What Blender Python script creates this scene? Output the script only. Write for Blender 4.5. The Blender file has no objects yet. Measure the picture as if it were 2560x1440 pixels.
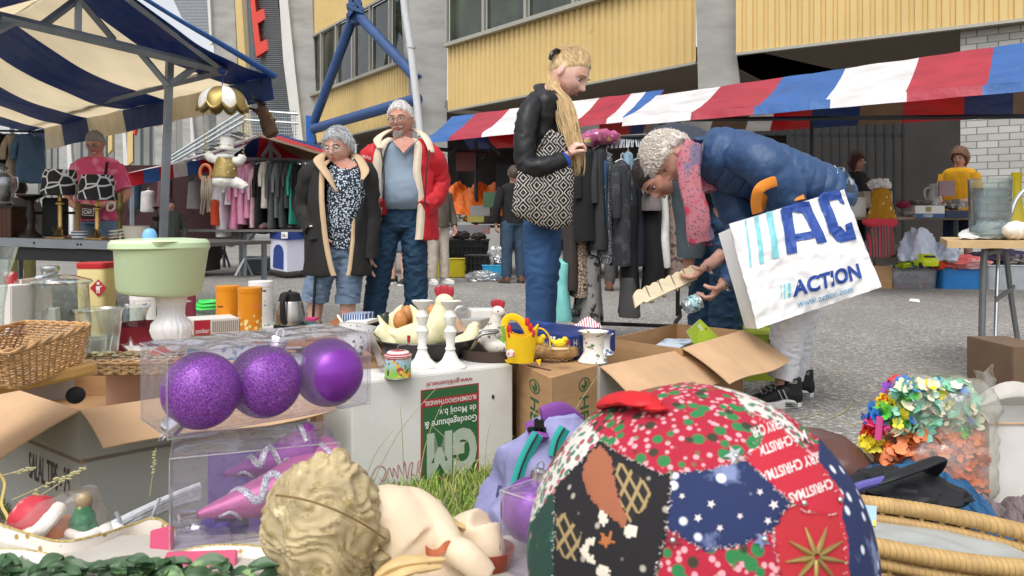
import bpy, bmesh, math, random
import numpy as np
from mathutils import Vector, Matrix, noise, Euler
random.seed(7); RN=np.random.RandomState(5)
SC=bpy.context.scene
# ---------- camera ----------
cd=bpy.data.cameras.new('camera'); cam=bpy.data.objects.new('camera',cd); SC.collection.objects.link(cam)
H=.80; F=2000.0; HY=562.0
cam.location=(0,0,H); cam.rotation_euler=(math.radians(90),0,0)
cd.sensor_width=36; cd.lens=36*F/2560; cd.shift_y=-(720-HY)/2560
cd.clip_start=.02; cd.clip_end=600
cd.dof.use_dof=True; cd.dof.focus_distance=3.4; cd.dof.aperture_fstop=20
SC.camera=cam
# ---------- world, sun, exposure ----------
w=bpy.data.worlds.new("World"); SC.world=w; w.use_nodes=True
nt=w.node_tree; bg=nt.nodes['Background']
sky=nt.nodes.new('ShaderNodeTexSky'); sky.sky_type='NISHITA'; sky.sun_disc=False
SUN_EL=math.radians(58); SUN_AZ=math.radians(200)
sky.sun_elevation=SUN_EL; sky.sun_rotation=SUN_AZ; sky.air_density=1.0; sky.dust_density=4.0; sky.ozone_density=.6
hs=nt.nodes.new('ShaderNodeHueSaturation'); hs.inputs['Saturation'].default_value=.22; hs.inputs['Value'].default_value=1.0
nt.links.new(sky.outputs[0],hs.inputs['Color']); nt.links.new(hs.outputs[0],bg.inputs[0]); bg.inputs[1].default_value=.15
ld=bpy.data.lights.new('sun','SUN'); ld.energy=.55; ld.angle=math.radians(40); ld.color=(1,.96,.9)
sun=bpy.data.objects.new('sun',ld); SC.collection.objects.link(sun)
sd=Vector((math.sin(SUN_AZ)*math.cos(SUN_EL),math.cos(SUN_AZ)*math.cos(SUN_EL),math.sin(SUN_EL)))
sun.rotation_euler=(-sd).to_track_quat('-Z','Y').to_euler()
SC.view_settings.view_transform='Standard'; SC.view_settings.look='None'; SC.view_settings.exposure=.64; SC.view_settings.gamma=1
SC.render.engine='CYCLES'
try: SC.cycles.max_bounces=10; SC.cycles.transparent_max_bounces=24; SC.cycles.caustics_refractive=False; SC.cycles.caustics_reflective=False
except Exception: pass
PI=math.pi
# ---------- coordinates: photo point at a real distance ----------
def P(x,y,Y): return Vector(((x-1280)/F*Y, Y, H+(HY-y)/F*Y))
def PZ(x,y,z):                      # photo point lying on the horizontal plane z
 Y=(H-z)*F/(y-HY); return Vector(((x-1280)/F*Y,Y,z))
def V(*a): return Vector(a)
# ---------- materials ----------
def L(h):
 if not isinstance(h,str): return tuple(h)+(1,) if len(h)==3 else tuple(h)
 h=h.lstrip('#'); o=[]
 for i in (0,2,4):
  c=int(h[i:i+2],16)/255; o.append(c/12.92 if c<=.04045 else ((c+.055)/1.055)**2.4)
 return (o[0],o[1],o[2],1)
MATS={}
class NT:
 def __init__(s,name):
  s.m=bpy.data.materials.new(name); s.m.use_nodes=True; s.t=s.m.node_tree; s.n=s.t.nodes
  s.b=s.n['Principled BSDF']; s.tc=s.n.new('ShaderNodeTexCoord').outputs['Object']
 def lk(s,a,b): s.t.links.new(a,b)
 def tex(s,kind,scale,vec=None,**k):
  t=s.n.new('ShaderNodeTex'+kind); s.lk(vec or s.tc,t.inputs['Vector'])
  if 'Scale' in t.inputs: t.inputs['Scale'].default_value=scale
  for a,b in k.items():
   if a in t.inputs: t.inputs[a].default_value=b
   else: setattr(t,a,b)
  return t
 def ramp(s,fac,a,b,ca=(0,0,0,1),cb=(1,1,1,1)):
  r=s.n.new('ShaderNodeValToRGB'); r.color_ramp.elements[0].position=a; r.color_ramp.elements[1].position=b
  r.color_ramp.elements[0].color=ca; r.color_ramp.elements[1].color=cb; s.lk(fac,r.inputs[0]); return r.outputs[0]
 def mix(s,fac,a,b):
  m=s.n.new('ShaderNodeMix'); m.data_type='RGBA'
  for i,x in ((0,fac),(6,a),(7,b)):
   if hasattr(x,'links'): s.lk(x,m.inputs[i])
   else: m.inputs[i].default_value=x
  return m.outputs[2]
 def math(s,op,a,b=0):
  m=s.n.new('ShaderNodeMath'); m.operation=op
  for i,x in ((0,a),(1,b)):
   if hasattr(x,'links'): s.lk(x,m.inputs[i])
   else: m.inputs[i].default_value=x
  return m.outputs[0]
 def mapping(s,scale,rot=(0,0,0)):
  m=s.n.new('ShaderNodeMapping'); m.inputs['Scale'].default_value=scale; m.inputs['Rotation'].default_value=rot; s.lk(s.tc,m.inputs[0]); return m.outputs[0]
def mat(name,col=None,rough=.6,metal=0,var=.12,vs=6,bump=.15,bs=90,spec=.4,sheen=0,coat=0,layers=(),stretch=None,trans=0,sss=0,alpha=1,bumpd=.002):
 """procedural surface: base colour with noise variation, pattern layers, fine bump"""
 if name in MATS: return MATS[name]
 s=NT(name); b=s.b
 c=L(col); b.inputs['Roughness'].default_value=rough; b.inputs['Metallic'].default_value=metal
 b.inputs['Specular IOR Level'].default_value=spec
 if sheen: b.inputs['Sheen Weight'].default_value=sheen
 if coat: b.inputs['Coat Weight'].default_value=coat; b.inputs['Coat Roughness'].default_value=.08
 if trans: b.inputs['Transmission Weight'].default_value=trans
 if sss: b.inputs['Subsurface Weight'].default_value=sss; b.inputs['Subsurface Radius'].default_value=(.012,.005,.003); b.inputs['Subsurface Scale'].default_value=.6
 if alpha<1: b.inputs['Alpha'].default_value=alpha
 n=s.tex('Noise',vs,s.mapping(stretch) if stretch else None,Detail=6,Roughness=.6)
 f=s.ramp(n.outputs['Fac'],.3,.7)
 col=s.mix(f,tuple(x*(1-var) for x in c[:3])+(1,),tuple(min(1,x*(1+var)) for x in c[:3])+(1,))
 for l in layers:
  k=l[0]; cc=L(l[-1])
  if k=='dots':
   t=s.tex('Voronoi',l[1]); fc=s.ramp(t.outputs['Distance'],l[2]-.04,l[2]+.04,(1,1,1,1),(0,0,0,1))
  elif k=='noise':
   t=s.tex('Noise',l[1],Detail=5,Roughness=.6); fc=s.ramp(t.outputs['Fac'],l[2]-.03,l[2]+.03)
  elif k=='edge':
   t=s.tex('Voronoi',l[1],feature='DISTANCE_TO_EDGE'); fc=s.ramp(t.outputs['Distance'],l[2]-.02,l[2]+.02,(1,1,1,1),(0,0,0,1))
  elif k=='lines':      # scale, threshold, axis
   t=s.tex('Wave',l[1],wave_type='BANDS',bands_direction=l[3],Distortion=l[4] if len(l)>5 else .0); fc=s.ramp(t.outputs['Fac'],l[2]-.05,l[2]+.05)
  elif k=='swirl':
   t=s.tex('Wave',l[1],wave_type='RINGS',Distortion=16.0,Detail=.6); fc=s.ramp(t.outputs['Fac'],l[2]-.06,l[2]+.06)
  elif k=='checker':
   t=s.tex('Checker',l[1]); fc=t.outputs['Fac']
  col=s.mix(fc,col,cc)
 s.lk(col,b.inputs['Base Color'])
 rr=s.ramp(n.outputs['Fac'],.2,.8,(max(0,rough-.08),)*3+(1,),(min(1,rough+.08),)*3+(1,)); s.lk(rr,b.inputs['Roughness'])
 if bump:
  n2=s.tex('Noise',bs,s.mapping(stretch) if stretch else None,Detail=4); bp=s.n.new('ShaderNodeBump'); bp.inputs['Strength'].default_value=bump
  bp.inputs['Distance'].default_value=bumpd; s.lk(n2.outputs['Fac'],bp.inputs['Height']); s.lk(bp.outputs[0],b.inputs['Normal'])
 MATS[name]=s.m; return s.m
def clear(name,tint='#ffffff',amount=.12,diff=.03,rough=.03,bump=.4,bs=9,dcol=None,edge=.6,pw=3.0):
 """thin clear plastic or glass: lets light straight through, glossy at grazing angles"""
 if name in MATS: return MATS[name]
 s=NT(name); n=s.n; n.remove(s.b)
 tr=n.new('ShaderNodeBsdfTransparent'); tr.inputs[0].default_value=L(tint)
 gl=n.new('ShaderNodeBsdfGlossy'); gl.inputs['Roughness'].default_value=rough
 df=n.new('ShaderNodeBsdfDiffuse'); df.inputs[0].default_value=L(dcol or '#e8e8ee')
 nz=s.tex('Noise',bs,Detail=3); bp=n.new('ShaderNodeBump'); bp.inputs['Strength'].default_value=bump; bp.inputs['Distance'].default_value=.01
 s.lk(nz.outputs['Fac'],bp.inputs['Height']); s.lk(bp.outputs[0],gl.inputs['Normal'])
 fr=n.new('ShaderNodeLayerWeight'); fr.inputs[0].default_value=.5
 f=s.math('ADD',s.math('MULTIPLY',s.math('POWER',fr.outputs['Facing'],pw),edge),amount)
 m1=n.new('ShaderNodeMixShader'); m1.inputs[0].default_value=diff; s.lk(tr.outputs[0],m1.inputs[1]); s.lk(df.outputs[0],m1.inputs[2])
 m2=n.new('ShaderNodeMixShader'); s.lk(f,m2.inputs[0]); s.lk(m1.outputs[0],m2.inputs[1]); s.lk(gl.outputs[0],m2.inputs[2])
 s.lk(m2.outputs[0],n['Material Output'].inputs[0]); MATS[name]=s.m; return s.m
# ---------- mesh builder ----------
TS=bpy.data.scenes.new('bake')
def bake(o,mods):
 TS.collection.objects.link(o)
 for k,a in mods:
  m=o.modifiers.new(k,k)
  for x,y in a.items(): setattr(m,x,y)
 TS.view_layers[0].update(); dg=TS.view_layers[0].depsgraph
 me=bpy.data.meshes.new_from_object(o.evaluated_get(dg)); TS.collection.objects.unlink(o); return me
def basis(z,up=Vector((0,0,1))):
 z=z.normalized()
 if abs(z.dot(up))>.98: up=Vector((0,1,0))
 x=up.cross(z).normalized(); return x,z.cross(x)
def spline(pts,k=6):
 pts=[Vector(p) for p in pts]
 if len(pts)<3: return [pts[0].lerp(pts[1],i/k) for i in range(k+1)]
 o=[]
 for i in range(len(pts)-1):
  p0=pts[max(0,i-1)];p1=pts[i];p2=pts[i+1];p3=pts[min(len(pts)-1,i+2)]
  for j in range(k):
   t=j/k; o.append(.5*((2*p1)+(p2-p0)*t+(2*p0-5*p1+4*p2-p3)*t*t+(3*p1-p0-3*p2+p3)*t*t*t))
 o.append(pts[-1]); return o
def interp(vals,n):
 m=len(vals)-1; o=[]
 for i in range(n):
  t=i/(n-1)*m; a=min(int(t),m-1); f=t-a; o.append(vals[a]*(1-f)+vals[a+1]*f)
 return o
class MB:
 def __init__(s,M=None): s.v=[];s.f=[];s.m=[];s.M=M
 def add(s,vs,fs,mi=0):
  n=len(s.v)
  if s.M is not None: vs=[s.M@Vector(v) for v in vs]
  s.v+= [tuple(v) for v in vs]; s.f+=[tuple(i+n for i in f) for f in fs]; s.m+= [mi]*len(fs) if isinstance(mi,int) else list(mi); return s
 def box(s,c,d,R=None,mi=0):
  c=Vector(c); vs=[]
  for z in (-.5,.5):
   for x,y in ((-.5,-.5),(.5,-.5),(.5,.5),(-.5,.5)):
    p=Vector((x*d[0],y*d[1],z*d[2]));
    if R is not None: p=R@p
    vs.append(c+p)
  return s.add(vs,[(3,2,1,0),(4,5,6,7),(0,1,5,4),(1,2,6,5),(2,3,7,6),(3,0,4,7)],mi)
 def slab(s,pts,t,mi=0):
  pts=[Vector(p) for p in pts]; n=len(pts)
  nm=Vector((0,0,0))
  for i in range(n): nm+= (pts[i]-pts[0]).cross(pts[(i+1)%n]-pts[0])
  nm=nm.normalized()*t
  vs=pts+[p-nm for p in pts]
  return s.add(vs,[tuple(range(n)),tuple(range(2*n-1,n-1,-1))]+[(i,i+n,(i+1)%n+n,(i+1)%n) for i in range(n)],mi)
 def tube(s,pts,r,n=8,mi=0,cap=True,closed=False,flat=1.0,k=0,up=None):
  pts=[Vector(p) for p in pts]
  if k: pts=spline(pts,k)
  N=len(pts)
  rs=[r]*N if not hasattr(r,'__len__') else (list(r) if len(r)==N else interp(list(r),N))
  vs=[];x=None
  for i in range(N):
   t=(pts[(i+1)%N]-pts[i-1]) if closed else (pts[min(i+1,N-1)]-pts[max(i-1,0)])
   if t.length<1e-9: t=Vector((0,0,1))
   t.normalize()
   if up is not None: x=Vector(up).cross(t)
   elif x is None: x=basis(t)[0]
   x=(x-t*x.dot(t))
   if x.length<1e-6: x=basis(t)[0]
   x.normalize(); y=t.cross(x)
   for j in range(n):
    a=2*PI*j/n; vs.append(pts[i]+x*math.cos(a)*rs[i]+y*math.sin(a)*rs[i]*flat)
  fs=[]
  for i in range(N if closed else N-1):
   for j in range(n):
    a=i*n+j;b=i*n+(j+1)%n;c=((i+1)%N)*n+(j+1)%n;d=((i+1)%N)*n+j; fs.append((a,b,c,d))
  if cap and not closed: fs+= [tuple(range(n-1,-1,-1)),tuple(range((N-1)*n,N*n))]
  return s.add(vs,fs,mi)
 def lathe(s,prof,n=32,c=(0,0,0),mi=0,R=None,sx=1,sy=1,rib=0,ribn=0):
  vs=[];c=Vector(c)
  for r,z in prof:
   for j in range(n):
    a=2*PI*j/n; rr=r*(1+rib*math.cos(a*ribn)) if rib else r
    p=Vector((rr*math.cos(a)*sx,rr*math.sin(a)*sy,z)); p=R@p if R is not None else p; vs.append(c+p)
  fs=[(i*n+j,i*n+(j+1)%n,(i+1)*n+(j+1)%n,(i+1)*n+j) for i in range(len(prof)-1) for j in range(n)]
  if prof[0][0]>1e-6: fs.append(tuple(range(n-1,-1,-1)))
  if prof[-1][0]>1e-6 : fs.append(tuple(range((len(prof)-1)*n,len(prof)*n)))
  return s.add(vs,fs,mi)
 def ell(s,c,r,nu=20,nv=14,R=None,mi=0,fn=None):
  if not hasattr(r,'__len__'): r=(r,r,r)
  vs=[];c=Vector(c)
  for i in range(nv+1):
   th=PI*i/nv
   for j in range(nu):
    ph=2*PI*j/nu; d=Vector((math.sin(th)*math.cos(ph),math.sin(th)*math.sin(ph),math.cos(th)))
    k=fn(d) if fn else 1
    p=Vector((d.x*r[0],d.y*r[1],d.z*r[2]))*k
    if R is not None: p=R@p
    vs.append(c+p)
  fs=[(i*nu+j,(i+1)*nu+j,(i+1)*nu+(j+1)%nu,i*nu+(j+1)%nu) for i in range(nv) for j in range(nu)]
  return s.add(vs,fs,mi)
 def grid(s,fn,nu,nv,mi=0,cu=False):
  """fn(u,v)->point ; mi int or fn(u,v)"""
  vs=[fn(i/nu,j/nv) for j in range(nv+1) for i in range(nu if cu else nu+1)]
  W=nu if cu else nu+1
  fs=[];ms=[]
  for j in range(nv):
   for i in range(nu):
    fs.append((j*W+i,j*W+(i+1)%W,(j+1)*W+(i+1)%W,(j+1)*W+i)); ms.append(mi((i+.5)/nu,(j+.5)/nv) if callable(mi) else mi)
  return s.add(vs,fs,ms)
 def rings(s,secs,n=28,k=4,mi=0,cap=True,arc=None,pw=2.0):
  """secs: (centre, xvec, yvec); loft of (super)ellipses, optionally an open arc (a0,a1)"""
  C=spline([a[0] for a in secs],k);X=spline([a[1] for a in secs],k);Y=spline([a[2] for a in secs],k)
  vs=[];N=len(C); m=n if arc is None else n+1
  for c,x,y in zip(C,X,Y):
   for j in range(m):
    a=2*PI*j/n if arc is None else arc[0]+(arc[1]-arc[0])*j/n
    ca,sa=math.cos(a),math.sin(a); e=2/pw
    vs.append(c+x*math.copysign(abs(ca)**e,ca)+y*math.copysign(abs(sa)**e,sa))
  fs=[]
  for i in range(N-1):
   for j in range(n):
    fs.append((i*m+j,i*m+(j+1)%m,(i+1)*m+(j+1)%m,(i+1)*m+j))
  if cap and arc is None: fs+= [tuple(range(n-1,-1,-1)),tuple(range((N-1)*n,N*n))]
  return s.add(vs,fs,mi)
 def mesh(s,name,mats,off,smooth=35,wob=None,remesh=0,sm=0,solid=0,bevel=0,sub=0,disp=None,weld=False,offs=-1):
  V_=s.v
  if wob:
   a,sc=wob; V_=[tuple(Vector(p)+noise.noise_vector(Vector(p)*sc)*a) for p in V_]
  me=bpy.data.meshes.new(name); me.from_pydata([(p[0]-off[0],p[1]-off[1],p[2]-off[2]) for p in V_],[],s.f)
  if not isinstance(mats,(list,tuple)): mats=[mats]
  for m in mats: me.materials.append(m)
  if len(mats)>1: me.polygons.foreach_set('material_index',s.m)
  me.update()
  if bevel:
   bm=bmesh.new(); bm.from_mesh(me); bmesh.ops.recalc_face_normals(bm,faces=bm.faces)
   bmesh.ops.bevel(bm,geom=[e for e in bm.edges if e.is_manifold and e.calc_face_angle(0)>.5],offset=bevel,segments=2,affect='EDGES',clamp_overlap=True); bm.to_mesh(me); bm.free()
  mods=[]
  if weld: mods.append(('WELD',dict(merge_threshold=1e-5)))
  if solid: mods.append(('SOLIDIFY',dict(thickness=solid,offset=offs)))
  if remesh: mods.append(('REMESH',dict(mode='VOXEL',voxel_size=remesh,use_smooth_shade=True)))
  if sm: mods.append(('SMOOTH',dict(factor=.5,iterations=sm)))
  if sub: mods.append(('SUBSURF',dict(levels=sub,render_levels=sub)))
  if mods:
   o=bpy.data.objects.new('t',me); m2=bake(o,mods); bpy.data.objects.remove(o); me=m2; me.name=name
   if not me.materials:
    for m in mats: me.materials.append(m)
  if disp is not None:
   a=np.empty(len(me.vertices)*3,dtype=np.float32); me.vertices.foreach_get('co',a); a=a.reshape(-1,3)
   nn=np.empty(len(me.vertices)*3,dtype=np.float32); me.vertex_normals.foreach_get('vector',nn); nn=nn.reshape(-1,3)
   d=np.array([disp(Vector(p)+Vector(off)) for p in a],dtype=np.float32); me.vertices.foreach_set('co',(a+nn*d[:,None]).ravel()); me.update()
  if smooth is not None:
   me.polygons.foreach_set('use_smooth',[True]*len(me.polygons))
   if smooth<180: me.set_sharp_from_angle(angle=math.radians(smooth))
  return me
 def part(s,name,mats,parent,label=None,**k):
  r=parent
  while r.parent: r=r.parent
  o=bpy.data.objects.new(name,s.mesh(name,mats,r.location,**k)); SC.collection.objects.link(o); o.parent=parent
  if label: o['label']=label
  return o
 def one(s,name,label,cat,mats,group=None,kind=None,**k):
  a=np.array(s.v); loc=Vector(((a[:,0].min()+a[:,0].max())/2,(a[:,1].min()+a[:,1].max())/2,a[:,2].min())) if kind!='structure' else Vector((0,0,0))
  o=bpy.data.objects.new(name,s.mesh(name,mats,loc,**k)); SC.collection.objects.link(o); o.location=loc
  tag(o,label,cat,group,kind); return o
def tag(o,label=None,cat=None,group=None,kind=None):
 if label: o['label']=label
 if cat: o['category']=cat
 if group: o['group']=group
 if kind: o['kind']=kind
 return o
def thing(name,label,cat,loc,group=None):
 o=bpy.data.objects.new(name,None); o.empty_display_size=.1; SC.collection.objects.link(o); o.location=Vector(loc); return tag(o,label,cat,group)
def quadmap(q,u,v):      # q=(TL,TR,BR,BL); u right, v up
 return (q[0]*v+q[3]*(1-v))*(1-u)+(q[1]*v+q[2]*(1-v))*u
def sq(q,u0,v0,u1,v1):   # sub-quad of q
 return [quadmap(q,u0,v1),quadmap(q,u1,v1),quadmap(q,u1,v0),quadmap(q,u0,v0)]
def textq(txt,q,m,parent,bold=0.0,t=.0012,name='lettering',fn=None,shear=0,label=None,keep=False):
 """flat lettering whose bounding box fills the quad q"""
 cu=bpy.data.curves.new('t','FONT'); cu.body=txt; cu.offset=bold; cu.shear=shear; cu.resolution_u=3
 o=bpy.data.objects.new('t',cu); me=bake(o,[]); bpy.data.objects.remove(o)
 co=[v.co.copy() for v in me.vertices]
 x0=min(c.x for c in co);x1=max(c.x for c in co);y0=min(c.y for c in co);y1=max(c.y for c in co)
 mb=MB(); q=[Vector(a) for a in q]; nm=(q[3]-q[0]).cross(q[1]-q[0]).normalized()
 f=fn or (lambda u,v: quadmap(q,u,v))
 fs=[tuple(p.vertices) for p in me.polygons]
 front=[f((c.x-x0)/(x1-x0),(c.y-y0)/(y1-y0)) for c in co]
 if fn:
  mb.add(front,fs)
 else:
  a=[p+nm*t*s_ for p in front for s_ in (1,)]; mb.add(a,fs)
 return mb.part(name,m,parent,smooth=None,label=label)
def shapeq(polys,q,m,parent,name='emblem',t=.001,label=None):
 q=[Vector(a) for a in q]; nm=(q[3]-q[0]).cross(q[1]-q[0]).normalized(); mb=MB()
 for poly in polys: mb.add([quadmap(q,u,v)+nm*t for u,v in poly],[tuple(range(len(poly)))])
 return mb.part(name,m,parent,smooth=None,label=label)
def rz(a): return Matrix.Rotation(math.radians(a),3,'Z')
def rot(x=0,y=0,z=0): return Euler((math.radians(x),math.radians(y),math.radians(z))).to_matrix()
def TM(loc,R=None):
 M=Matrix.Translation(loc)
 return M@R.to_4x4() if R is not None else M
def ext(mb,pts,vec,mi=0):
 pts=[Vector(p) for p in pts]; n=len(pts); vec=Vector(vec)
 mb.add(pts+[p+vec for p in pts],[tuple(range(n)),tuple(range(2*n-1,n-1,-1))]+[(i,i+n,(i+1)%n+n,(i+1)%n) for i in range(n)],mi); return mb
def pp(pl,Y): return [P(x,y,Y) for x,y in pl]
def bx(M,d,mi=0,c=(0,0,0)): return MB(M).box(c,d,None,mi)
# ================= SETTING =================
m_dirt=mat('earth','#7d7464',.95,vs=3,var=.25,bump=.8,bs=40,bumpd=.01)
def asphalt():
 s=NT('asphalt'); b=s.b; b.inputs['Roughness'].default_value=.9
 n=s.tex('Noise',.7,Detail=6); base=s.mix(s.ramp(n.outputs['Fac'],.35,.65),L('#737170'),L('#878580'))
 v=s.tex('Voronoi',70); st=s.tex('Voronoi',70);
 hsv=s.n.new('ShaderNodeSeparateColor'); s.lk(v.outputs['Color'],hsv.inputs[0])
 f=s.ramp(hsv.outputs[0],.55,.95); c=s.mix(s.math('MULTIPLY',f,.75),base,L('#c9c5bb'))
 f2=s.ramp(hsv.outputs[1],.62,.8); c=s.mix(s.math('MULTIPLY',f2,.55),c,L('#5c5a57'))
 pt=s.tex('Noise',.16,Detail=4,Roughness=.7); c=s.mix(s.math('MULTIPLY',s.ramp(pt.outputs['Fac'],.52,.56),.28),c,L('#6f6d6a')); pt=s.tex('Noise',1.3,Detail=6,Roughness=.7); c=s.mix(s.math('MULTIPLY',s.ramp(pt.outputs['Fac'],.60,.66),.30),c,L('#66645f')); f3=s.ramp(s.tex('Voronoi',70,feature='DISTANCE_TO_EDGE').outputs['Distance'],.0,.12,(1,1,1,1),(0,0,0,1)); c=s.mix(s.math('MULTIPLY',f3,.35),c,L('#6b6965'))
 n3=s.tex('Noise',220,Detail=3); c=s.mix(s.math('MULTIPLY',s.ramp(n3.outputs['Fac'],.6,.7),.6),c,L('#d8d4ca'))
 s.lk(c,b.inputs['Base Color'])
 bp=s.n.new('ShaderNodeBump'); bp.inputs['Strength'].default_value=.6; bp.inputs['Distance'].default_value=.004; s.lk(v.outputs['Distance'],bp.inputs['Height']); s.lk(bp.outputs[0],b.inputs['Normal'])
 return s.m
MB().grid(lambda u,v:Vector(((u-.5)*300,-20+v*v*300,0)),10,40).one('ground','bare earth verge at the edge of the asphalt','ground',m_dirt,kind='structure')
def edge(x): return 2.9+.05*math.sin(x*3.1)+.04*noise.noise(Vector((x*5,0,0)))+.02*noise.noise(Vector((x*17,3,0)))
def asp(u,v):
 x=(u-.5); x=x*8 if abs(x)<.45 else math.copysign(3.6+(abs(x)-.45)*2600,x)
 y0=edge(x); return Vector((x,y0+(v**3)*150,.004))
MB().grid(asp,240,24).one('asphalt','grey speckled asphalt of the market square','asphalt',asphalt(),kind='structure')
def grass():
 N=30000
 x=RN.uniform(-2.4,1.3,N); y=RN.uniform(1.05,2.85,N);
 foc=RN.rand(N)<.6; x[foc]=RN.uniform(-.6,.25,foc.sum()); y[foc]=RN.uniform(1.4,2.75,foc.sum())
 h=RN.uniform(.012,.045,N)*(1+.7*(RN.rand(N)<.10)); a=RN.uniform(0,2*PI,N); ln=RN.uniform(.1,1.1,N)*h; wd=RN.uniform(.0010,.0024,N)
 z0=.012*np.sin(x*9)*np.cos(y*7)
 dx=np.cos(a);dy=np.sin(a)
 vs=np.zeros((N,5,3)); px,py=-dy*wd,dx*wd
 vs[:,0]=np.stack([x-px,y-py,z0],1); vs[:,1]=np.stack([x+px,y+py,z0],1)
 vs[:,2]=np.stack([x-px*.8+dx*ln*.35,y-py*.8+dy*ln*.35,z0+h*.65],1); vs[:,3]=np.stack([x+px*.8+dx*ln*.35,y+py*.8+dy*ln*.35,z0+h*.65],1)
 vs[:,4]=np.stack([x+dx*ln,y+dy*ln,z0+h],1)
 n=np.arange(N)[:,None]*5
 f=[]; q=n+np.array([[0,1,3,2]]); t=n+np.array([[2,3,4]])
 me=bpy.data.meshes.new('grass'); me.from_pydata(vs.reshape(-1,3).tolist(),[],q.tolist()+t.tolist())
 for m in (mat('grass_green','#6f8f35',.7,var=.4,vs=60,bump=0),mat('grass_dry','#b0a468',.8,var=.3,vs=60,bump=0),mat('grass_pale','#93ab52',.7,var=.4,vs=60,bump=0)): me.materials.append(m)
 k=RN.choice([0,1,2],N,p=[.45,.2,.35]); me.polygons.foreach_set('material_index',np.concatenate([k,k]))
 o=bpy.data.objects.new('grass',me); SC.collection.objects.link(o); tag(o,'short green and straw coloured grass in front of the cartons','grass',None,'stuff')
grass()
m_stalk=mat('stalk','#a8a27a',.8)
mb=MB()
for x0,y0,x1,y1,Y in ((905,1190,1100,960,2.2),(1040,1230,1110,1000,2.1),(1180,1150,1075,1060,2.3),(1130,1230,1185,1080,2.2),(1010,1200,1000,1010,2.25),(1290,1180,1345,1010,2.3),(1240,1200,1285,1090,2.35),(1330,1180,1370,1045,2.3),(1100,1230,1240,1130,2.15),(890,1170,985,1075,2.2),(700,1170,760,1080,2.1),(1360,1160,1500,930,2.2),(1210,1220,1225,1060,2.3)):
 a=P(x0,y0,Y); a.z=min(a.z,.03); b=P(x1,y1,Y); mb.tube([a,a.lerp(b,.5)+V(random.uniform(-.02,.02),0,.03),b],[.0016,.0013,.0006],5,k=5)
for x0,y0,x1,y1,Y in ((30,1250,215,1168,1.3),(90,1270,90,1225,1.3),(100,1240,215,1165,1.3),(0,1190,90,1168,1.3),(375,1240,390,1120,1.6)):
 a=P(x0,y0,Y); b=P(x1,y1,Y); mb.tube([a,b],[.0012,.0009],5)
 for i in range(12):
  p=a.lerp(b,.45+.045*i); mb.ell(p+V(random.uniform(-.003,.003),0,random.uniform(-.003,.003)),(.004,.002,.002),6,4)
mb.one('dry_grass_stalks','long dry grass stalks sprouting in front of the white carton','grass',m_stalk,kind='stuff')
mb=MB()
for i in range(80):
 p=PZ(random.uniform(1350,2500),random.uniform(740,1090),.007); a=random.uniform(0,6); l=random.uniform(.01,.06)
 mb.tube([p,p+V(math.cos(a)*l*.5,math.sin(a)*l*.5,.003),p+V(math.cos(a+.6)*l,math.sin(a+.6)*l,0)],.0016,4)
p=PZ(2120,1018,.008); mb.tube([PZ(2075,1045,.008),PZ(2110,1030,.01),PZ(2130,1005,.01)],.0022,5,k=4); mb.tube([PZ(1990,1050,.008),PZ(2060,1030,.01)],.0016,5)
mb.one('litter_twigs','small straw bits and twigs scattered on the asphalt','litter',m_stalk,kind='stuff')
MB().slab([PZ(2272,752,.012),PZ(2300,756,.012),PZ(2298,748,.02),PZ(2276,746,.016)],.002).one('paper_scrap','white scrap of paper lying on the asphalt','litter',mat('paper','#f0eeea',.8))
# ---------- stadium ----------
m_conc=mat('concrete','#a3a29e',.85,vs=.9,var=.2,bump=.25,bs=14,stretch=(1,1,3))
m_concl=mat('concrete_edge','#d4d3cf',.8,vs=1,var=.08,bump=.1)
m_clad=mat('yellow_cladding','#d3b87c',.5,vs=.8,var=.06,bump=.05,layers=(('noise',1.7,.71,'#c4a566'),))
m_alu=mat('aluminium_trim','#a9a79b',.45,metal=.3,var=.06)
m_tubeb=mat('blue_steel_tube','#34507f',.45,var=.15,vs=2)
m_plate=mat('blue_steel_plate','#1d5fae',.5,var=.15)
m_dark=mat('dark_recess','#33302e',.95,var=.2,vs=1)  # dark tone stands in for shade under the stand and behind stalls
m_pipe=mat('grey_drainpipe','#c7c9cc',.4,var=.05)
m_grille=mat('steel_grille','#7e8284',.5,metal=.5,var=.1,vs=1)
m_redsign=mat('red_sign','#d9483a',.5,var=.05)
def winglass():
 s=NT('window_glass'); s.b.inputs['Roughness'].default_value=.06; s.b.inputs['Specular IOR Level'].default_value=.9
 n=s.tex('Noise',.55,Detail=8,Roughness=.65); s.lk(s.ramp(n.outputs['Fac'],.42,.62,L('#0e100f'),L('#38402c')),s.b.inputs['Base Color']); return s.m
m_glass=winglass()
B=thing('stadium_building','grey concrete stadium with yellow corrugated cladding and curved pillars behind the market','building',(0,20,0))
def corr(p0,p1,z0,z1,pitch=.2,d=.045):
 p0=Vector((p0[0],p0[1],0));p1=Vector((p1[0],p1[1],0)); t=(p1-p0); Lh=t.length; t/=Lh; nrm=Vector((t.y,-t.x,0));
 if nrm.y>0: nrm=-nrm
 n=int(Lh/pitch); mb=MB(); pr=[]
 for i in range(n):
  a=i*pitch
  for f,o in ((0,0),(.5,0),(.62,1),(.88,1)): pr.append((a+f*pitch,o*-d))
 pr.append((Lh,0))
 vs=[];
 for a,o in pr:
  q=p0+t*a+nrm*o; vs+= [(q.x,q.y,z0),(q.x,q.y,z1)]
 mb.add(vs,[(2*i,2*i+2,2*i+3,2*i+1) for i in range(len(pr)-1)])
 return mb,t,nrm
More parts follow.
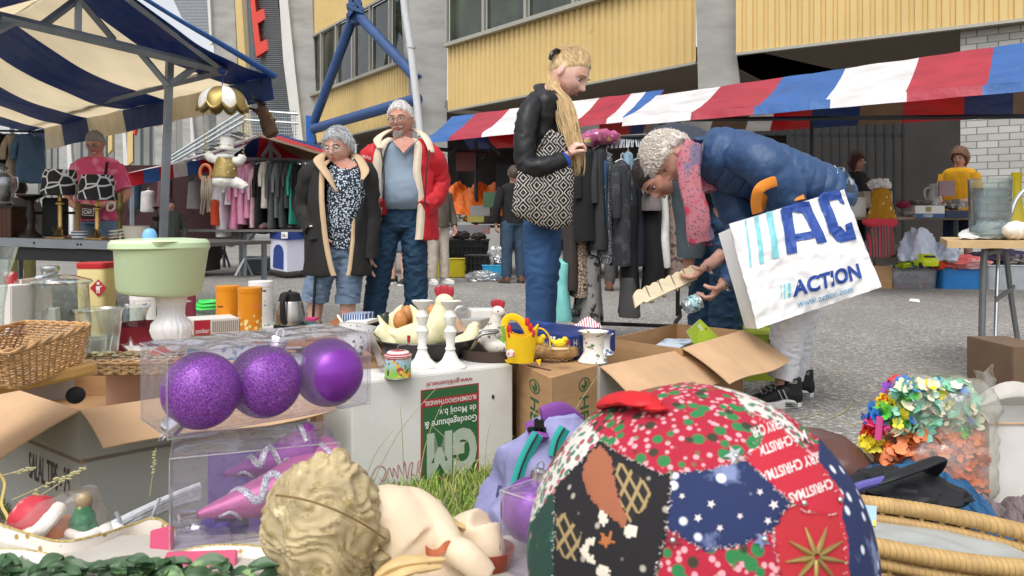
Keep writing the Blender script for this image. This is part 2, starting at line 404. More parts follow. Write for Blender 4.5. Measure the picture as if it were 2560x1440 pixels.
def bay(p0,p1,zb,zs,zt,ztop,nwin):
 p0=Vector((p0[0],p0[1],0));p1=Vector((p1[0],p1[1],0))
 mb,t,nr=corr(p0,p1,zb,zs); mb.part('cladding',m_clad,B,smooth=None)
 mb,t,nr=corr(p0,p1,zt,ztop); mb.part('cladding',m_clad,B,smooth=None)
 Z=Vector((0,0,1)); Lh=(p1-p0).length
 R=Matrix((t,-nr,Z)).transposed()
 mid=(p0+p1)/2
 MB().box(mid+Z*(zs+.05)+nr*.06,(Lh,.22,.10),R).part('sill',m_alu,B,smooth=None)
 MB().box(mid+Z*(zb-.02)-nr*.03,(Lh,.10,.05),R).part('cladding_trim',m_alu,B,smooth=None)
 W=MB()
 for i in range(nwin+1): W.box(p0+t*(Lh*i/nwin)+Z*(zs+zt)/2+nr*.02,(.09,.1,zt-zs-.1),R)
 W.box(mid+Z*(zt-.04)+nr*.03,(Lh,.1,.08),R)
 for i in range(nwin):
  fr=MB(); c=p0+t*(Lh*(i+.5)/nwin)
  if i==0: [fr.box(b_.copy(),(1,1,1)) for b_ in []]
  g=MB().box(c+Z*(zs+zt)/2-nr*.06,(Lh/nwin-.09,.03,zt-zs-.16),R).part('window',m_glass,B,smooth=None)
 W.part('window_frame',m_alu,B,smooth=None)
 MB().box(mid-nr*2.9+Z*(zb+.3),(Lh+1.5,5,.2),R).part('soffit',mat('soffit','#85786b',.9),B,smooth=None)
A0=(-8.1,31.8);A1=(-3.05,24.4);B0=(-1.8,22.4);B1=(3.61,15.7);C0=(4.17,14.9);C1=(10.5,10.7)
bay(A0,A1,4.0,5.8,8.2,11,6); bay(B0,B1,4.0,5.75,8.5,10,5); bay(C0,C1,4.0,5.9,8.0,9,5)
def fin(name,poly,Y,dY,m,dx=0):
 mb=MB(); ext(mb,pp(poly,Y),(dx,dY,0)); return mb.part(name,m,B,smooth=None)
fin('pillar',[(1018,-60),(1125,-60),(1118,120),(1117,280),(1122,560),(1060,580),(1052,420),(1045,260),(1030,110)],23.6,1.2,m_conc,-.4)
fin('pillar',[(1062,560),(1125,540),(1250,560),(1250,640),(1062,650)],22.9,.4,m_conc)
fin('pillar',[(1738,-60),(1840,-60),(1840,120),(1850,205),(1850,560),(1752,560),(1745,200)],15.2,1.0,m_conc,.3)
fin('pillar',[(712,-60),(778,-60),(790,230),(800,360),(800,600),(765,600),(760,420),(735,180)],31.2,1.5,m_conc,.8)
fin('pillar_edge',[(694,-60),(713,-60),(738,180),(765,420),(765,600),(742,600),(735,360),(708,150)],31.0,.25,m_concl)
MBg=MB()
for i in range(90):
 y=-40+i*4.9; Yd=33+.2*0
 x0=622+ (y/350)*30 if y<190 else 636+(y-190)*.12
 xl=x0; xr=694+max(0,(y+0))*.12
 MBg.slab([P(xl,y,34.5),P(xr,y+0,33.0),P(xr,y+3.1,32.9),P(xl,y+3.1,34.4)],.05)
MBg.part('louvre_panel',m_grille,B,smooth=None)
MB().slab([P(620,-60,34.9),P(700,-60,33.5),P(748,440,33.5),P(640,440,34.9)],.1).part('louvre_backing',mat('louvre_back','#5b6063',.8),B,smooth=None)
e=[(622,-30),(634,-30),(640,30),(665,18),(668,45),(644,58),(650,105),(678,93),(681,118),(640,142)]
mb=MB(); ext(mb,pp(e,33.6)[::-1],(0,.35,0)); mb.part('sign_letter',m_redsign,B,smooth=None,label='big red letter E on the grey louvres')
mb=MB(); ext(mb,pp([(640,50),(668,45),(664,68),(644,60)],33.7),(0,.2,0))
fin('side_cladding',[(584,-60),(600,-60),(620,240),(640,420),(622,420),(600,240)],35.5,.6,m_clad)
fin('pillar',[(522,-60),(583,-60),(596,230),(618,430),(600,600),(545,600),(540,200)],36,2,m_conc)
fin('roof_overhang',[(405,-60),(522,-60),(522,90),(455,45)],40,4,mat('roof_sheet','#8c9196',.6,layers=(('lines',2,.8,'Z','#74797e'),)),0)
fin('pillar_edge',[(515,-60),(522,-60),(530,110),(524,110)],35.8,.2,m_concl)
for i,(x0,x1,Y) in enumerate(((455,520,41),(385,440,46),(285,330,52),(225,270,58),(145,190,66))):
 s=1-i*.05
 fin('pillar',[(x0,150),(x1,150),(x1+6,600),(x0+4,600)],Y,3,m_conc)
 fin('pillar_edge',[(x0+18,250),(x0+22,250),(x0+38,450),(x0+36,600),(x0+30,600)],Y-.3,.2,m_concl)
for (x0,y0,x1,y1,Y) in ((388,232,425,315,44),(475,200,560,262,40),(318,280,332,415,50),(270,290,280,385,54)):
 fin('cladding',[(x0,y0),(x1,y0-8),(x1,y1-12),(x0,y1)],Y,.3,m_clad)
for (x0,y0,x1,y1,Y) in ((440,270,545,600,44),(335,280,388,600,50),(190,330,285,600,60),(95,350,150,600,70),(260,300,330,600,57)):
 fin('wall',[(x0,y0),(x1,y0),(x1,y1),(x0,y1)],Y,.3,mat('far_wall','#8b8c88',.8,vs=.4,layers=(('lines',.55,.7,'X','#4d5255'),)))
mb=MB(); ext(mb,pp([(326,290),(333,282),(336,310),(340,322),(336,338),(328,322)],49),(0,.3,0)); mb.part('sign_letter',m_redsign,B,smooth=None)
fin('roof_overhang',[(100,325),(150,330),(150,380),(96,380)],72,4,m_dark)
tr=[]
def bt(a,b,r): MB().tube([a,b],r,20).part('truss_tube',m_tubeb,B)
n0=P(888,30,26.2); bt(n0,P(785,305,28.0),.16); bt(n0,P(1045,200,23.6),.16); bt(P(785,322,28.0),P(1045,247,23.2),.17); bt(n0,P(870,-120,25.6),.14)
mb=MB();
for a in range(5): mb.box(P(886+a*5-10,20+(a%2)*14-6,26.0),(.12,.5,.5),rot(0,a*36,10))
mb.tube([P(886,-10,26.2),P(892,60,26.2)],.2,10); mb.part('truss_joint',m_tubeb,B,smooth=None)
mb=MB(); ext(mb,pp([(764,288),(779,290),(782,320),(788,355),(780,362),(766,362)],28.1),(0,.3,0)); mb.part('truss_plate',m_plate,B,smooth=None)
mb=MB().tube([P(1004,-60,22.6),P(1012,20,22.6),P(1026,115,22.5),P(1040,235,22.4),P(1052,340,22.3)],.105,16,k=4)
for x,y in ((1028,118),(1047,300)): mb.tube([P(x-.5,y,22.5)-V(0,0,.03),P(x,y,22.5)+V(0,0,.03)],.13,16)
mb.part('drainpipe',m_pipe,B)
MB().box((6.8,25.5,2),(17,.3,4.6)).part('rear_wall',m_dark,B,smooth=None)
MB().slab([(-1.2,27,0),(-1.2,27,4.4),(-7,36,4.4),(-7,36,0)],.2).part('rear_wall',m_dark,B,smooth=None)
def brick():
 s=NT('white_brick'); m=s.mapping((1,1,1),(math.radians(90),0,0)); t=s.tex('Brick',1.0,m); t.inputs['Color1'].default_value=L('#b4b3af'); t.inputs['Color2'].default_value=L('#a2a29e'); t.inputs['Mortar'].default_value=L('#747472')
 t.inputs['Brick Width'].default_value=.25; t.inputs['Row Height'].default_value=.113; t.inputs['Mortar Size'].default_value=.008
 s.lk(t.outputs['Color'],s.b.inputs['Base Color']); s.b.inputs['Roughness'].default_value=.8
 bp=s.n.new('ShaderNodeBump'); bp.inputs['Strength'].default_value=.5; bp.inputs['Distance'].default_value=.01; bp.invert=True; s.lk(t.outputs['Fac'],bp.inputs['Height']); s.lk(bp.outputs[0],s.b.inputs['Normal']); return s.m
bw=MB().slab([(7.48,13.3,0),(12.2,10.17,0),(12.2,10.17,4.02),(7.48,13.3,4.02)],-.3).one('brick_wall','white painted brick wall at the right behind the stalls','wall',brick(),smooth=None)
Fn=thing('bar_fence','dark steel bar fence in the shadow behind the stalls','fence',(3.5,13.4,0))
m_bar=mat('fence_bar','#1f2528',.5,metal=.3)
mb=MB()
for i in range(36): mb.box((1.3+i*.15,13.4,1.25),(.035,.035,2.5))
mb.part('bars',m_bar,Fn,smooth=None)
MB().box((3.9,13.43,.25),(5.4,.03,.05)).box((3.9,13.43,2.3),(5.4,.03,.05)).box((3.9,13.43,1.2),(5.4,.03,.05)).part('rail',m_bar,Fn,smooth=None)
MB().box((5.2,20,.55),(6,.2,1.1)).one('low_wall','pale low wall seen in daylight through the fence','wall',mat('pale_wall','#aab0ae',.8),smooth=None)
MB().box((3.9,17.5,1.75),(1.1,.1,1.4)).part('passage_panel',mat('bluegrey_panel','#8fa3aa',.6),B,smooth=None)
St=thing('steel_staircase','galvanised outdoor stair with mesh railing beside the pillar','staircase',P(560,500,26))
mb=MB()
for dy in (0,14,28): mb.tube([P(430,390+dy*.6,26),P(612,275+dy,26)],.045,8)
mb.tube([P(612,275,26),P(745,285,26)],.04,8); mb.tube([P(612,300,26),P(745,308,26)],.03,8)
mb.part('handrail',mat('galvanised','#b4babd',.4,metal=.6),St)
mb=MB()
for i in range(24): mb.tube([P(610+i*5.6,276,26),P(610+i*5.6,345,26)],.012,4)
for i in range(9): mb.tube([P(610,282+i*8,26),P(745,288+i*8,26)],.012,4)
for i in range(14): mb.tube([P(470+i*10,365-i*6.3,26),P(470+i*10,430,26)],.015,4)
mb.part('mesh_railing',mat('galvanised',None),St)
mb=MB()
for i in range(10): mb.box(P(445+i*17,425-i*10,26.3),(.3,1.2,.05))
mb.part('steps',m_grille,St,smooth=None)
# ================= MARKET STALLS =================
def vinyl(name,c,c2=None): return mat(name,c,.45,vs=3,var=.16,bump=.7,bs=4,bumpd=.05,spec=.5)
m_navy=vinyl('tarp_navy','#21488a'); m_cream=mat('tarp_cream','#f1e8d4',.7,vs=2,var=.06,bump=.3,bs=6,bumpd=.02)
m_red=vinyl('tarp_red','#c24254'); m_white=vinyl('tarp_white','#eceaea'); m_blue=vinyl('tarp_blue','#4173b8'); m_dred=vinyl('tarp_scarlet','#cf1f30')
m_brown=vinyl('tarp_brown','#98826a'); m_steel=mat('stall_steel','#8f959b',.45,metal=.5,var=.15,vs=5,bump=.1); m_dsteel=mat('dark_stall_steel','#3b3f43',.5,metal=.4)
def translucent(m,amt):
 t=m.node_tree; n=t.nodes; b=n['Principled BSDF']; tl=n.new('ShaderNodeBsdfTranslucent'); mx=n.new('ShaderNodeMixShader'); mx.inputs[0].default_value=amt
 src=b.inputs['Base Color'].links[0].from_socket; t.links.new(src,tl.inputs[0])
 t.links.new(b.outputs[0],mx.inputs[1]); t.links.new(tl.outputs[0],mx.inputs[2]); t.links.new(mx.outputs[0],n['Material Output'].inputs[0])
translucent(m_cream,.8); translucent(m_navy,.4); translucent(m_red,.35); translucent(m_white,.3); translucent(m_blue,.3); translucent(m_brown,.4); translucent(m_dred,.35)
def canopy(q,bounds,mis,sag=.1,nu=60,nv=16,ruf=.015,edge_sag=0):
 q=[Vector(a) for a in q]
 def fn(u,v):
  p=quadmap(q,u,1-v); s=math.sin(PI*v)*sag
  st=abs(math.sin(PI*u*3))*edge_sag*v
  return p+Vector((0,0,-s-st+ruf*noise.noise(Vector((u*14,v*4,q[0].x)))))
 def mi(u,v):
  for b,m in zip(bounds,mis):
   if u<b: return m
  return mis[-1]
 return MB().grid(fn,nu,nv,mi)
def valance(a,b,h,bounds,mis,nu=60,amp=.02,hb=None):
 a=Vector(a);b=Vector(b)
 def fn(u,v):
  p=a.lerp(b,u); d=(b-a).cross(Vector((0,0,1))).normalized()
  hh=h+( (hb if hb else h)-h)*u
  return p+Vector((0,0,-hh*v))+d*(amp*math.sin(u*40)*v+.03*v)
 def mi(u,v):
  for bb,m in zip(bounds,mis):
   if u<bb: return m
  return mis[-1]
 return MB().grid(fn,nu,4,mi)
def bar(mb,a,b,w=.035): mb.tube([a,b],w*.62,4)
# ---- left stall (blue and cream) ----
LS=thing('market_stall','market stall under a navy blue and cream striped canopy on a galvanised frame, front left','market stall',(-3,6,0))
E0=P(676,190,6.3); E1=P(70,330,9.9); vec=E1-E0
Rg=P(250,-75,5.15)
nb=[.115,.33,.50,.66,.80,.9,1.01]; nm=[0,1,0,1,0,1,0]
canopy([Rg,Rg+vec,E1,E0],nb,nm,sag=.10,nu=80,nv=24,ruf=.02).part('canopy',[m_navy,m_cream],LS,solid=.004)
R2=Rg+(Rg-E0)+Vector((0,0,-2*(Rg.z-E0.z)))
canopy([Rg,Rg+vec,R2+vec,R2],nb,nm,sag=.10,nu=60,nv=12,ruf=.02).part('canopy',[m_navy,m_cream],LS,solid=.004,label='far slope of the canopy')
valance(E0,E1,.18,nb,nm,hb=.26,amp=.012).part('valance',[m_navy,mat('valance_cream','#ded1b8',.7)],LS,solid=.004)
mb=MB().tube([E0+V(.03,0,0),E0.lerp(Rg,.33)+V(.05,-.02,-.02),E0.lerp(Rg,.66)+V(.04,-.02,-.03),Rg],[.035,.028,.02,.02],10,k=6,flat=.7); mb.part('canopy_hem',m_blue,LS)
mb=MB()
post=P(425,140,6.0)
bar(mb,P(404,700,6.0),P(425,140,6.0),.055)
bar(mb,P(0,42,4.85),P(565,178,6.15),.055)
for a,b in (((195,85),(197,-60)),((197,-5),(100,68)),((197,-5),(285,100)),((345,125),(418,212)),((430,210),(505,155)),((-5,75),(40,52)),((197,-60),(205,-90))):
 ya=4.85+1.3*a[0]/565; yb=4.85+1.3*b[0]/565
 bar(mb,P(a[0],a[1],ya),P(b[0],b[1],yb),.042)
bar(mb,P(555,178,6.15),P(30,310,9.9),.05); bar(mb,P(195,-70,5.2),P(195,-70,5.2)+vec,.04)
bar(mb,P(560,178,6.1),Rg+V(0,0,-.05),.04)
p4=P(30,310,9.9); bar(mb,p4,V(p4.x,p4.y,0),.05)
mb.part('frame',m_steel,LS,smooth=None)
mb=MB()
ta,tb=P(-420,555,5.9),P(418,612,5.6); dv=V(.35,1.25,0)
def gradz(p,z): return V(p.x,p.y,z)
ta.z=.735; tb.z=.665
mb.slab([ta,tb,tb+dv,ta+dv+V(0,0,.0)],.03); mb.part('table_top',mat('grey_board','#6d6c6a',.7,var=.2),LS,smooth=None)
mb=MB(); R=Matrix(((tb-ta).normalized(),Vector((0,1,0)),Vector((0,0,1)))).transposed()
ap,bp_=ta+V(0,-.02,-.025),tb+V(0,-.02,-.025)
mb.box((ap+bp_)/2+V(0,0,.005),((bp_-ap).length,.04,.06),R); mb.part('front_rail',m_steel,LS,smooth=None)
mb=MB().box((ap+bp_)/2+V(.0,.03,-.075),((bp_-ap).length,.03,.09),R); mb.part('lower_rail',mat('dark_rail','#2b2b2c',.6),LS,smooth=None)
mb=MB()
for p in (ta.lerp(tb,.1),ta.lerp(tb,.1)+dv,ta.lerp(tb,.97)+dv): mb=MB(); bar(mb,V(p.x,p.y+.05,0),V(p.x,p.y+.05,p.z-.03),.04); mb.part('leg',m_steel,LS,smooth=None)
for i,x in enumerate((104,210,218)):
 pb=ta.lerp(tb,(x+420)/838); MB().ell(pb+V(0,-.042,-.02),(.008,.004,.008),8,6).part('bolt',m_dark,LS)
# ---- red white blue stall, left of centre ----
S2=thing('market_stall','red, white and blue market stall with a clothes rail, left of the couple','market stall',P(600,690,12.3))
S2.location.z=0
Rk=P(690,338,12.0); tl=P(300,432,11.3)
ridge2=P(620,335,14.5)
qa=[P(640,337,11.6),P(600,345,14.6),P(290,436,13.4),P(318,432,10.9)]
mc=[m_white,m_red,m_blue,m_dred,m_brown,m_navy]
canopy([P(640,338,11.5),P(700,336,14.5),P(440,405,14.2),P(318,433,11.0)],[.28,.5,.7,1.1],[0,1,2,0],sag=.05,nu=40).part('canopy',mc,S2,solid=.005)
canopy([P(640,338,11.5),P(700,336,14.5),P(905,395,14.4),P(815,392,11.6)],[.22,.62,1.1],[4,3,5],sag=-.0,nu=40).part('canopy',mc,S2,solid=.005,label='right slope, brown and red from below')
valance(P(318,430,11.0),P(645,376,13.6),.20,[.1,.2,.3,.4,.5,.62,.74,.87,1.1],[3,2,3,0,2,3,0,2,3],amp=.01).part('valance',mc,S2,solid=.005)
canopy([P(636,345,12.3),P(690,345,12.3),P(905,402,12.6),P(560,402,12.6)],[.25,.6,1.1],[5,3,4],sag=.02,nu=30).part('canopy_lining',mc,S2,solid=.005)
mb=MB()
for a,b in (((677,340),(677,395)),((655,392),(677,362)),((700,392),(677,362)),((590,398),(830,402)),((565,425),(600,400)),((757,402),(757,690)),((602,402),(602,690)),((722,402),(760,440)),((640,402),(606,436))):
 bar(mb,P(a[0],a[1],12.25),P(b[0],b[1],12.25),.05)
mb.part('frame',m_steel,S2,smooth=None); mb=MB(); bar(mb,P(330,440,11.1),P(330,705,11.1),.05); mb.part('post',m_steel,S2,smooth=None)
MB().box(P(650,576,12.6),(2.3,1.3,.035)).part('table_top',mat('grey_board',None),S2,smooth=None)
def trestle(mb,x,y0,y1,Y,s=40):
 bar(mb,P(x,y0,Y),P(x,y1,Y),.045); bar(mb,P(x,y1-45,Y),P(x-s*.6,y1,Y-.15),.035); bar(mb,P(x,y1-45,Y),P(x+s*.5,y1,Y+.1),.035)
mb=MB(); trestle(mb,560,580,668,13.2,30); mb.part('trestle',m_steel,S2,smooth=None); mb=MB(); trestle(mb,612,580,690,12.2); bar(mb,P(612,648,12.2),P(672,645,12.2),.03); bar(mb,P(612,616,12.2),P(640,580,12.2),.03)
mb.part('trestle',m_steel,S2,smooth=None)
MB().box((P(425,530,14.6)),(1.9,.1,1.7)).one('stall_shade_panel','dark maroon cloth backdrop inside the red, white and blue stall','cloth',mat('maroon_shade','#3a2226',.9,vs=1,layers=(('noise',1.5,.58,'#1c1b1d'),)),smooth=None)  # added panel; its dark colour stands in for the shaded stall interior
# ---- long stalls on the right ----
def longstall(label,ridge,eave,back,bounds,mis,loc,val,umis,sag=.03,bb=None):
 S=thing('market_stall',label,'market stall',loc)
 canopy([ridge[0],ridge[1],eave[1],eave[0]],bounds,mis,sag=sag,nu=80,nv=12,ruf=.012,edge_sag=.015).part('canopy',mc,S,solid=.005)
 canopy([ridge[0],ridge[1],back[1],back[0]],bb or bounds,umis,sag=.05,nu=60,nv=8).part('canopy',mc,S,solid=.005,label='rear slope, seen from below')
 valance(eave[0],eave[1],val,bounds,[ {0:0,1:1,2:2,3:3}[m] if m<4 else m for m in mis],amp=.01).part('valance',mc,S,solid=.005)
 return S
SA=longstall('red, white and blue striped stall with an orange tarp behind the girl, centre','' or (P(1130,292,13.3),P(1660,225,11.6)),(P(1062,348,12.2),P(1600,288,10.4)),(P(1180,378,14.3),P(1640,330,13)),
   [.13,.30,.48,.58,.72,.86,.93,1.1],[2,1,0,1,0,1,0,2],(-.2,12.3,0),.07,[5,3,5,3,0,3,5,3])
mb=MB(); bar(mb,P(1085,372,12.4),P(1262,388,12.8),.05); bar(mb,P(1120,392,12.4),P(1160,352,12.4),.04); bar(mb,P(1190,352,12.3),P(1190,372,12.3),.04); bar(mb,P(1215,352,12.4),P(1250,385,12.4),.04)
bar(mb,P(1190,376,12.9),P(1190,700,12.9),.05); bar(mb,P(1192,420,12.9),P(1228,370,12.9),.04); mb.part('frame',m_dsteel,SA,smooth=None); mb=MB(); bar(mb,P(1540,340,12),P(1540,695,12),.05); mb.part('post',m_dsteel,SA,smooth=None)
MB().box(P(1230,566,13.0)+V(.4,.3,0),(4.6,1.2,.04)).part('table_top',mat('grey_board',None),SA,smooth=None)
ey=8.4
SB=longstall('long red, white and blue striped stall running off the right edge','' or (P(1640,240,11.1),P(2640,96,8.6)),(P(1558,296,9.7),P(2640,196,7.3)),(P(1600,345,12.6),P(2640,284,9.9)),
   [.195,.370,.542,.709,.870,1.1],[0,1,2,0,1,2],(2.8,9.6,0),.10,[0,4,0,3,5,4,3,5,4],bb=[.2,.3,.36,.47,.58,.68,.82,.92,1.1])
mb=MB()
for a,b in (((1628,298),(1700,330)),((1680,290),(1720,335))): bar(mb,P(a[0],a[1],10.2),P(b[0],b[1],10.2),.04)
bar(mb,P(1600,300,9.8),P(2640,290,8.1),.04); mb.part('frame',m_dsteel,SB,smooth=None); mb=MB(); bar(mb,P(2030,300,10.6),P(2030,710,10.6),.045); mb.part('post',m_dsteel,SB,smooth=None)
MB().box(P(2260,546,10.4)+V(0,.2,0),(4.2,.9,.035)).part('table_top',mat('board_wood','#8b7b66',.7),SB,smooth=None)
mb=MB()
for x in (2030,2170,2390,2480): mb=MB(); bar(mb,P(x,550,10.2),P(x,718,10.2),.05); mb.part('leg',m_dsteel,SB,smooth=None)
# ---- right folding table (close) ----
RT=thing('folding_table','plywood folding table with bent steel legs at the right edge','table',P(2455,1000,3.7)); RT.location.z=0
mb=MB(); tz=.725
a,b,c,d=P(2368,604,3.75),P(2660,607,3.65),P(2660,600,4.9),P(2350,595,4.9)
for p in (a,b,c,d): p.z=tz
mb.slab([a,b,c,d],.034).part('table_top',mat('plywood','#c3a67a',.6,stretch=(1,12,1),vs=4,var=.15),RT,smooth=None)
m_leg=mat('table_leg_steel','#7f8385',.4,metal=.6)
mb=MB().tube([P(2500,625,3.85),P(2470,632,3.85),P(2459,660,3.85),P(2452,1000,3.85)],.016,10,k=5); mb.part('leg',m_leg,RT)
MB().tube([P(2496,628,4.0),P(2491,760,3.95),P(2483,995,3.9)],.009,8).part('leg',mat('chrome','#c9cdd0',.2,metal=1),RT)
MB().tube([P(2514,628,4.0),P(2530,760,4.0),P(2560,950,4.0)],.013,8).part('leg',m_leg,RT)
MB().slab([P(2485,745,3.95),P(2535,712,3.95),P(2535,722,3.95),P(2489,755,3.95)],.01).part('brace',m_leg,RT,smooth=None)
# ================= PEOPLE =================
def skinm(n,c): return mat(n,c,.52,vs=22,var=.13,layers=(('noise',16,.60,tuple(x*k for x,k in zip(L(c)[:3],(.98,.78,.72)))),),bump=.45,bs=170,spec=.35,sss=.12)
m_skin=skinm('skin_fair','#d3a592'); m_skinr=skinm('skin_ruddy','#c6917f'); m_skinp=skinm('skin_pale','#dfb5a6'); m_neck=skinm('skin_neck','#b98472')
m_lip=mat('lips','#b06a62',.5,var=.05); m_eye=mat('eye_dark','#2c2622',.15,var=0,bump=0); m_eyew=mat('eye_white','#ded6d0',.3,var=0,bump=0)
def hairm(n,c,v=.3): return mat(n,c,.55,vs=70,var=v,bump=.6,bs=200,sheen=.1,stretch=(1,1,.25))
def g2(x,z,x0,z0,sx,sz): return math.exp(-((x-x0)/sx)**2-((z-z0)/sz)**2)
def headpt(d,fat=0):
 x=.074*d.x*(1+fat*.12); y=.094*d.y; z=.115*d.z; zz=z/.115
 if zz<0:
  x*=1-(.30-fat*.15)*(-zz)**1.6
  if d.y<0: y*=1-.45*(-zz)**1.2
  else: y*=1-.04*zz*zz
 if d.y>.15:
  k=min(1,(d.y-.15)*3); f=0
  f+=.024*g2(x,z,0,-.026,.010,.014)+.014*g2(x,z,0,-.004,.008,.024)
  for s in (-1,1):
   f+=.005*g2(x,z,s*.011,-.030,.006,.006)-.011*g2(x,z,s*.030,.004,.017,.011)+.005*g2(x,z,s*.028,.024,.02,.007)+.005*g2(x,z,s*.042,-.03,.018,.02)
  f+=.007*g2(x,z,0,-.053,.019,.005)+.006*g2(x,z,0,-.064,.017,.005)-.006*g2(x,z,0,-.0585,.022,.0028)+.009*g2(x,z,0,-.094,.02,.013)
  y+=f*k
 return Vector((x,y,z))
def frame(front,up=(0,0,1)):
 f=Vector(front).normalized(); u=Vector(up); r=f.cross(u).normalized(); u=r.cross(f); return Matrix((r,f,u)).transposed()
def add_head(mb,c,R,s=1,fat=0,nu=72,nv=60):
 vs=[];
 for i in range(nv+1):
  th=PI*i/nv
  for j in range(nu):
   ph=2*PI*j/nu; d=Vector((math.sin(th)*math.cos(ph),math.sin(th)*math.sin(ph),math.cos(th))); vs.append(c+R@headpt(d,fat)*s)
 mb.add(vs,[(i*nu+j,(i+1)*nu+j,(i+1)*nu+(j+1)%nu,i*nu+(j+1)%nu) for i in range(nv) for j in range(nu)])
 for sx in (-1,1):
  mb.ell(c+R@Vector((sx*.074*(1+fat*.1),-.008,-.004))*s,(.009*s,.020*s,.032*s),12,10,R@rot(8,0,sx*-22))
def face_parts(root,c,R,s=1,brow='#8a7a6a',glasses=None,eyes=True,lip=True,fat=0):
 def W(x,y,z): return c+R@Vector((x,y,z))*s
 if eyes:
  for sx in (-1,1):
   e=MB().ell(W(sx*.030,.077,.003),(.0135*s,.006*s,.0065*s),12,8,R).part('eye',m_eyew,root)
   MB().ell(W(sx*.030,.0815,.003),(.0058*s,.003*s,.0058*s),10,8,R).part('iris',m_eye,e)
   MB().tube([W(sx*.014,.083,.0115),W(sx*.030,.0865,.0135),W(sx*.046,.074,.008)],[.002*s,.0026*s,.0016*s],6,k=4).part('eyelid',mat('eyelid','#8d5f50',.6,var=.05),root)
  mb=MB()
  for sx in (-1,1): mb.tube([W(sx*.013,.092,.024),W(sx*.03,.092,.030),W(sx*.047,.077,.025)],[.003*s,.0042*s,.002*s],6,k=4)
  mb.part('eyebrow',mat('brow_'+brow,brow,.8),root)
 if lip:
  MB().ell(W(0,.0915,-.0535),(.021*s,.0045*s,.0036*s),14,8,R).ell(W(0,.0905,-.063),(.018*s,.0045*s,.0042*s),14,8,R).part('lips',m_lip,root)
 if glasses:
  gr=MB()
  for sx in (-1,1):
   gr.tube([W(sx*.031+.021*math.cos(a)*(1+.1*math.sin(a)),.101-abs(.021*math.cos(a)*.1),-.002+.0165*math.sin(a)) for a in [2*PI*i/20 for i in range(20)]],.0017*s,6,closed=True)
   gr.tube([W(sx*.052,.098,.002),W(sx*.078,.06,.003),W(sx*.084,-.005,.002)],.0017*s,6)
  gr.tube([W(-.010,.103,.004),W(0,.105,.006),W(.010,.103,.004)],.0016*s,6)
  g=gr.part('glasses',mat('frame_'+glasses,glasses,.3,metal=.6,bump=0),root)
  for sx in (-1,1): MB().ell(W(sx*.031,.1,-.002),(.020*s,.0008*s,.0155*s),16,6,R).part('lens',clear('lens_clear',amount=.10),g)
def hair_cap(root,c,R,s,m,front=.045,low=-.03,thick=.014,curl=0,strands=700,length=.03,seed=1,comb=(0,-1,-.4),clump=.006,fat=0,rad=.0016):
 """hair over the skull: a noisy shell plus individual locks"""
 rnd=random.Random(seed); mb=MB(); nu,nv=56,40; vs=[];keep=[]
 def line(d):   # height of the hairline for a direction
  if d.y>0: return low+(front-low)*min(1,max(0,(d.y-.05))*1.35)**.8
  return low+(-.055)*min(1,-d.y)
 for i in range(nv+1):
  th=PI*.80*i/nv
  for j in range(nu):
   ph=2*PI*j/nu; d=Vector((math.sin(th)*math.cos(ph),math.sin(th)*math.sin(ph),math.cos(th)))
   q=headpt(d,fat); z=q.z; l=line(d); t=max(0,min(1,(z-l)/.012)); k=thick*t-.004*(1-t)
   k+= t*clump*noise.noise(q*60+Vector((seed,0,0)))
   vs.append(c+R@(q+Vector((q.x,q.y,q.z)).normalized()*k)*s)
 mb.add(vs,[(i*nu+j,(i+1)*nu+j,(i+1)*nu+(j+1)%nu,i*nu+(j+1)%nu) for i in range(nv) for j in range(nu)])
 cmb=Vector(comb)
 for i in range(strands):
  d=Vector((rnd.gauss(0,1),rnd.gauss(0,1),rnd.gauss(.4,1))).normalized(); q=headpt(d,fat)
  if q.z<line(d)+.004: continue
  n=q.normalized(); p=q+n*(thick-.003)
  t=(cmb-n*cmb.dot(n)); t=t.normalized() if t.length>.1 else Vector((rnd.uniform(-1,1),rnd.uniform(-1,1),0)).normalized()
  t=(t+Vector((rnd.uniform(-.4,.4),rnd.uniform(-.4,.4),rnd.uniform(-.3,.3)))).normalized(); Ls=length*rnd.uniform(.5,1.2)
  if curl:
   b=n.cross(t); rr=curl*rnd.uniform(.6,1.3)
   pts=[p+t*(Ls*.25*k/3)+ (n*math.sin(k*1.1)+b*math.cos(k*1.1))*rr+n*rr*.8 for k in range(7)]
   mb.tube([c+R@x*s for x in pts],[rad*2.2*s*f for f in (.6,1,1,1,1,.9,.5)],5)
  else:
   mb.tube([c+R@x*s for x in (p,p+t*Ls*.5+n*.006,p+t*Ls+n*.002)],[rad*s,rad*s,rad*.4*s],4)
 return mb.part('hair',m,root,smooth=60)
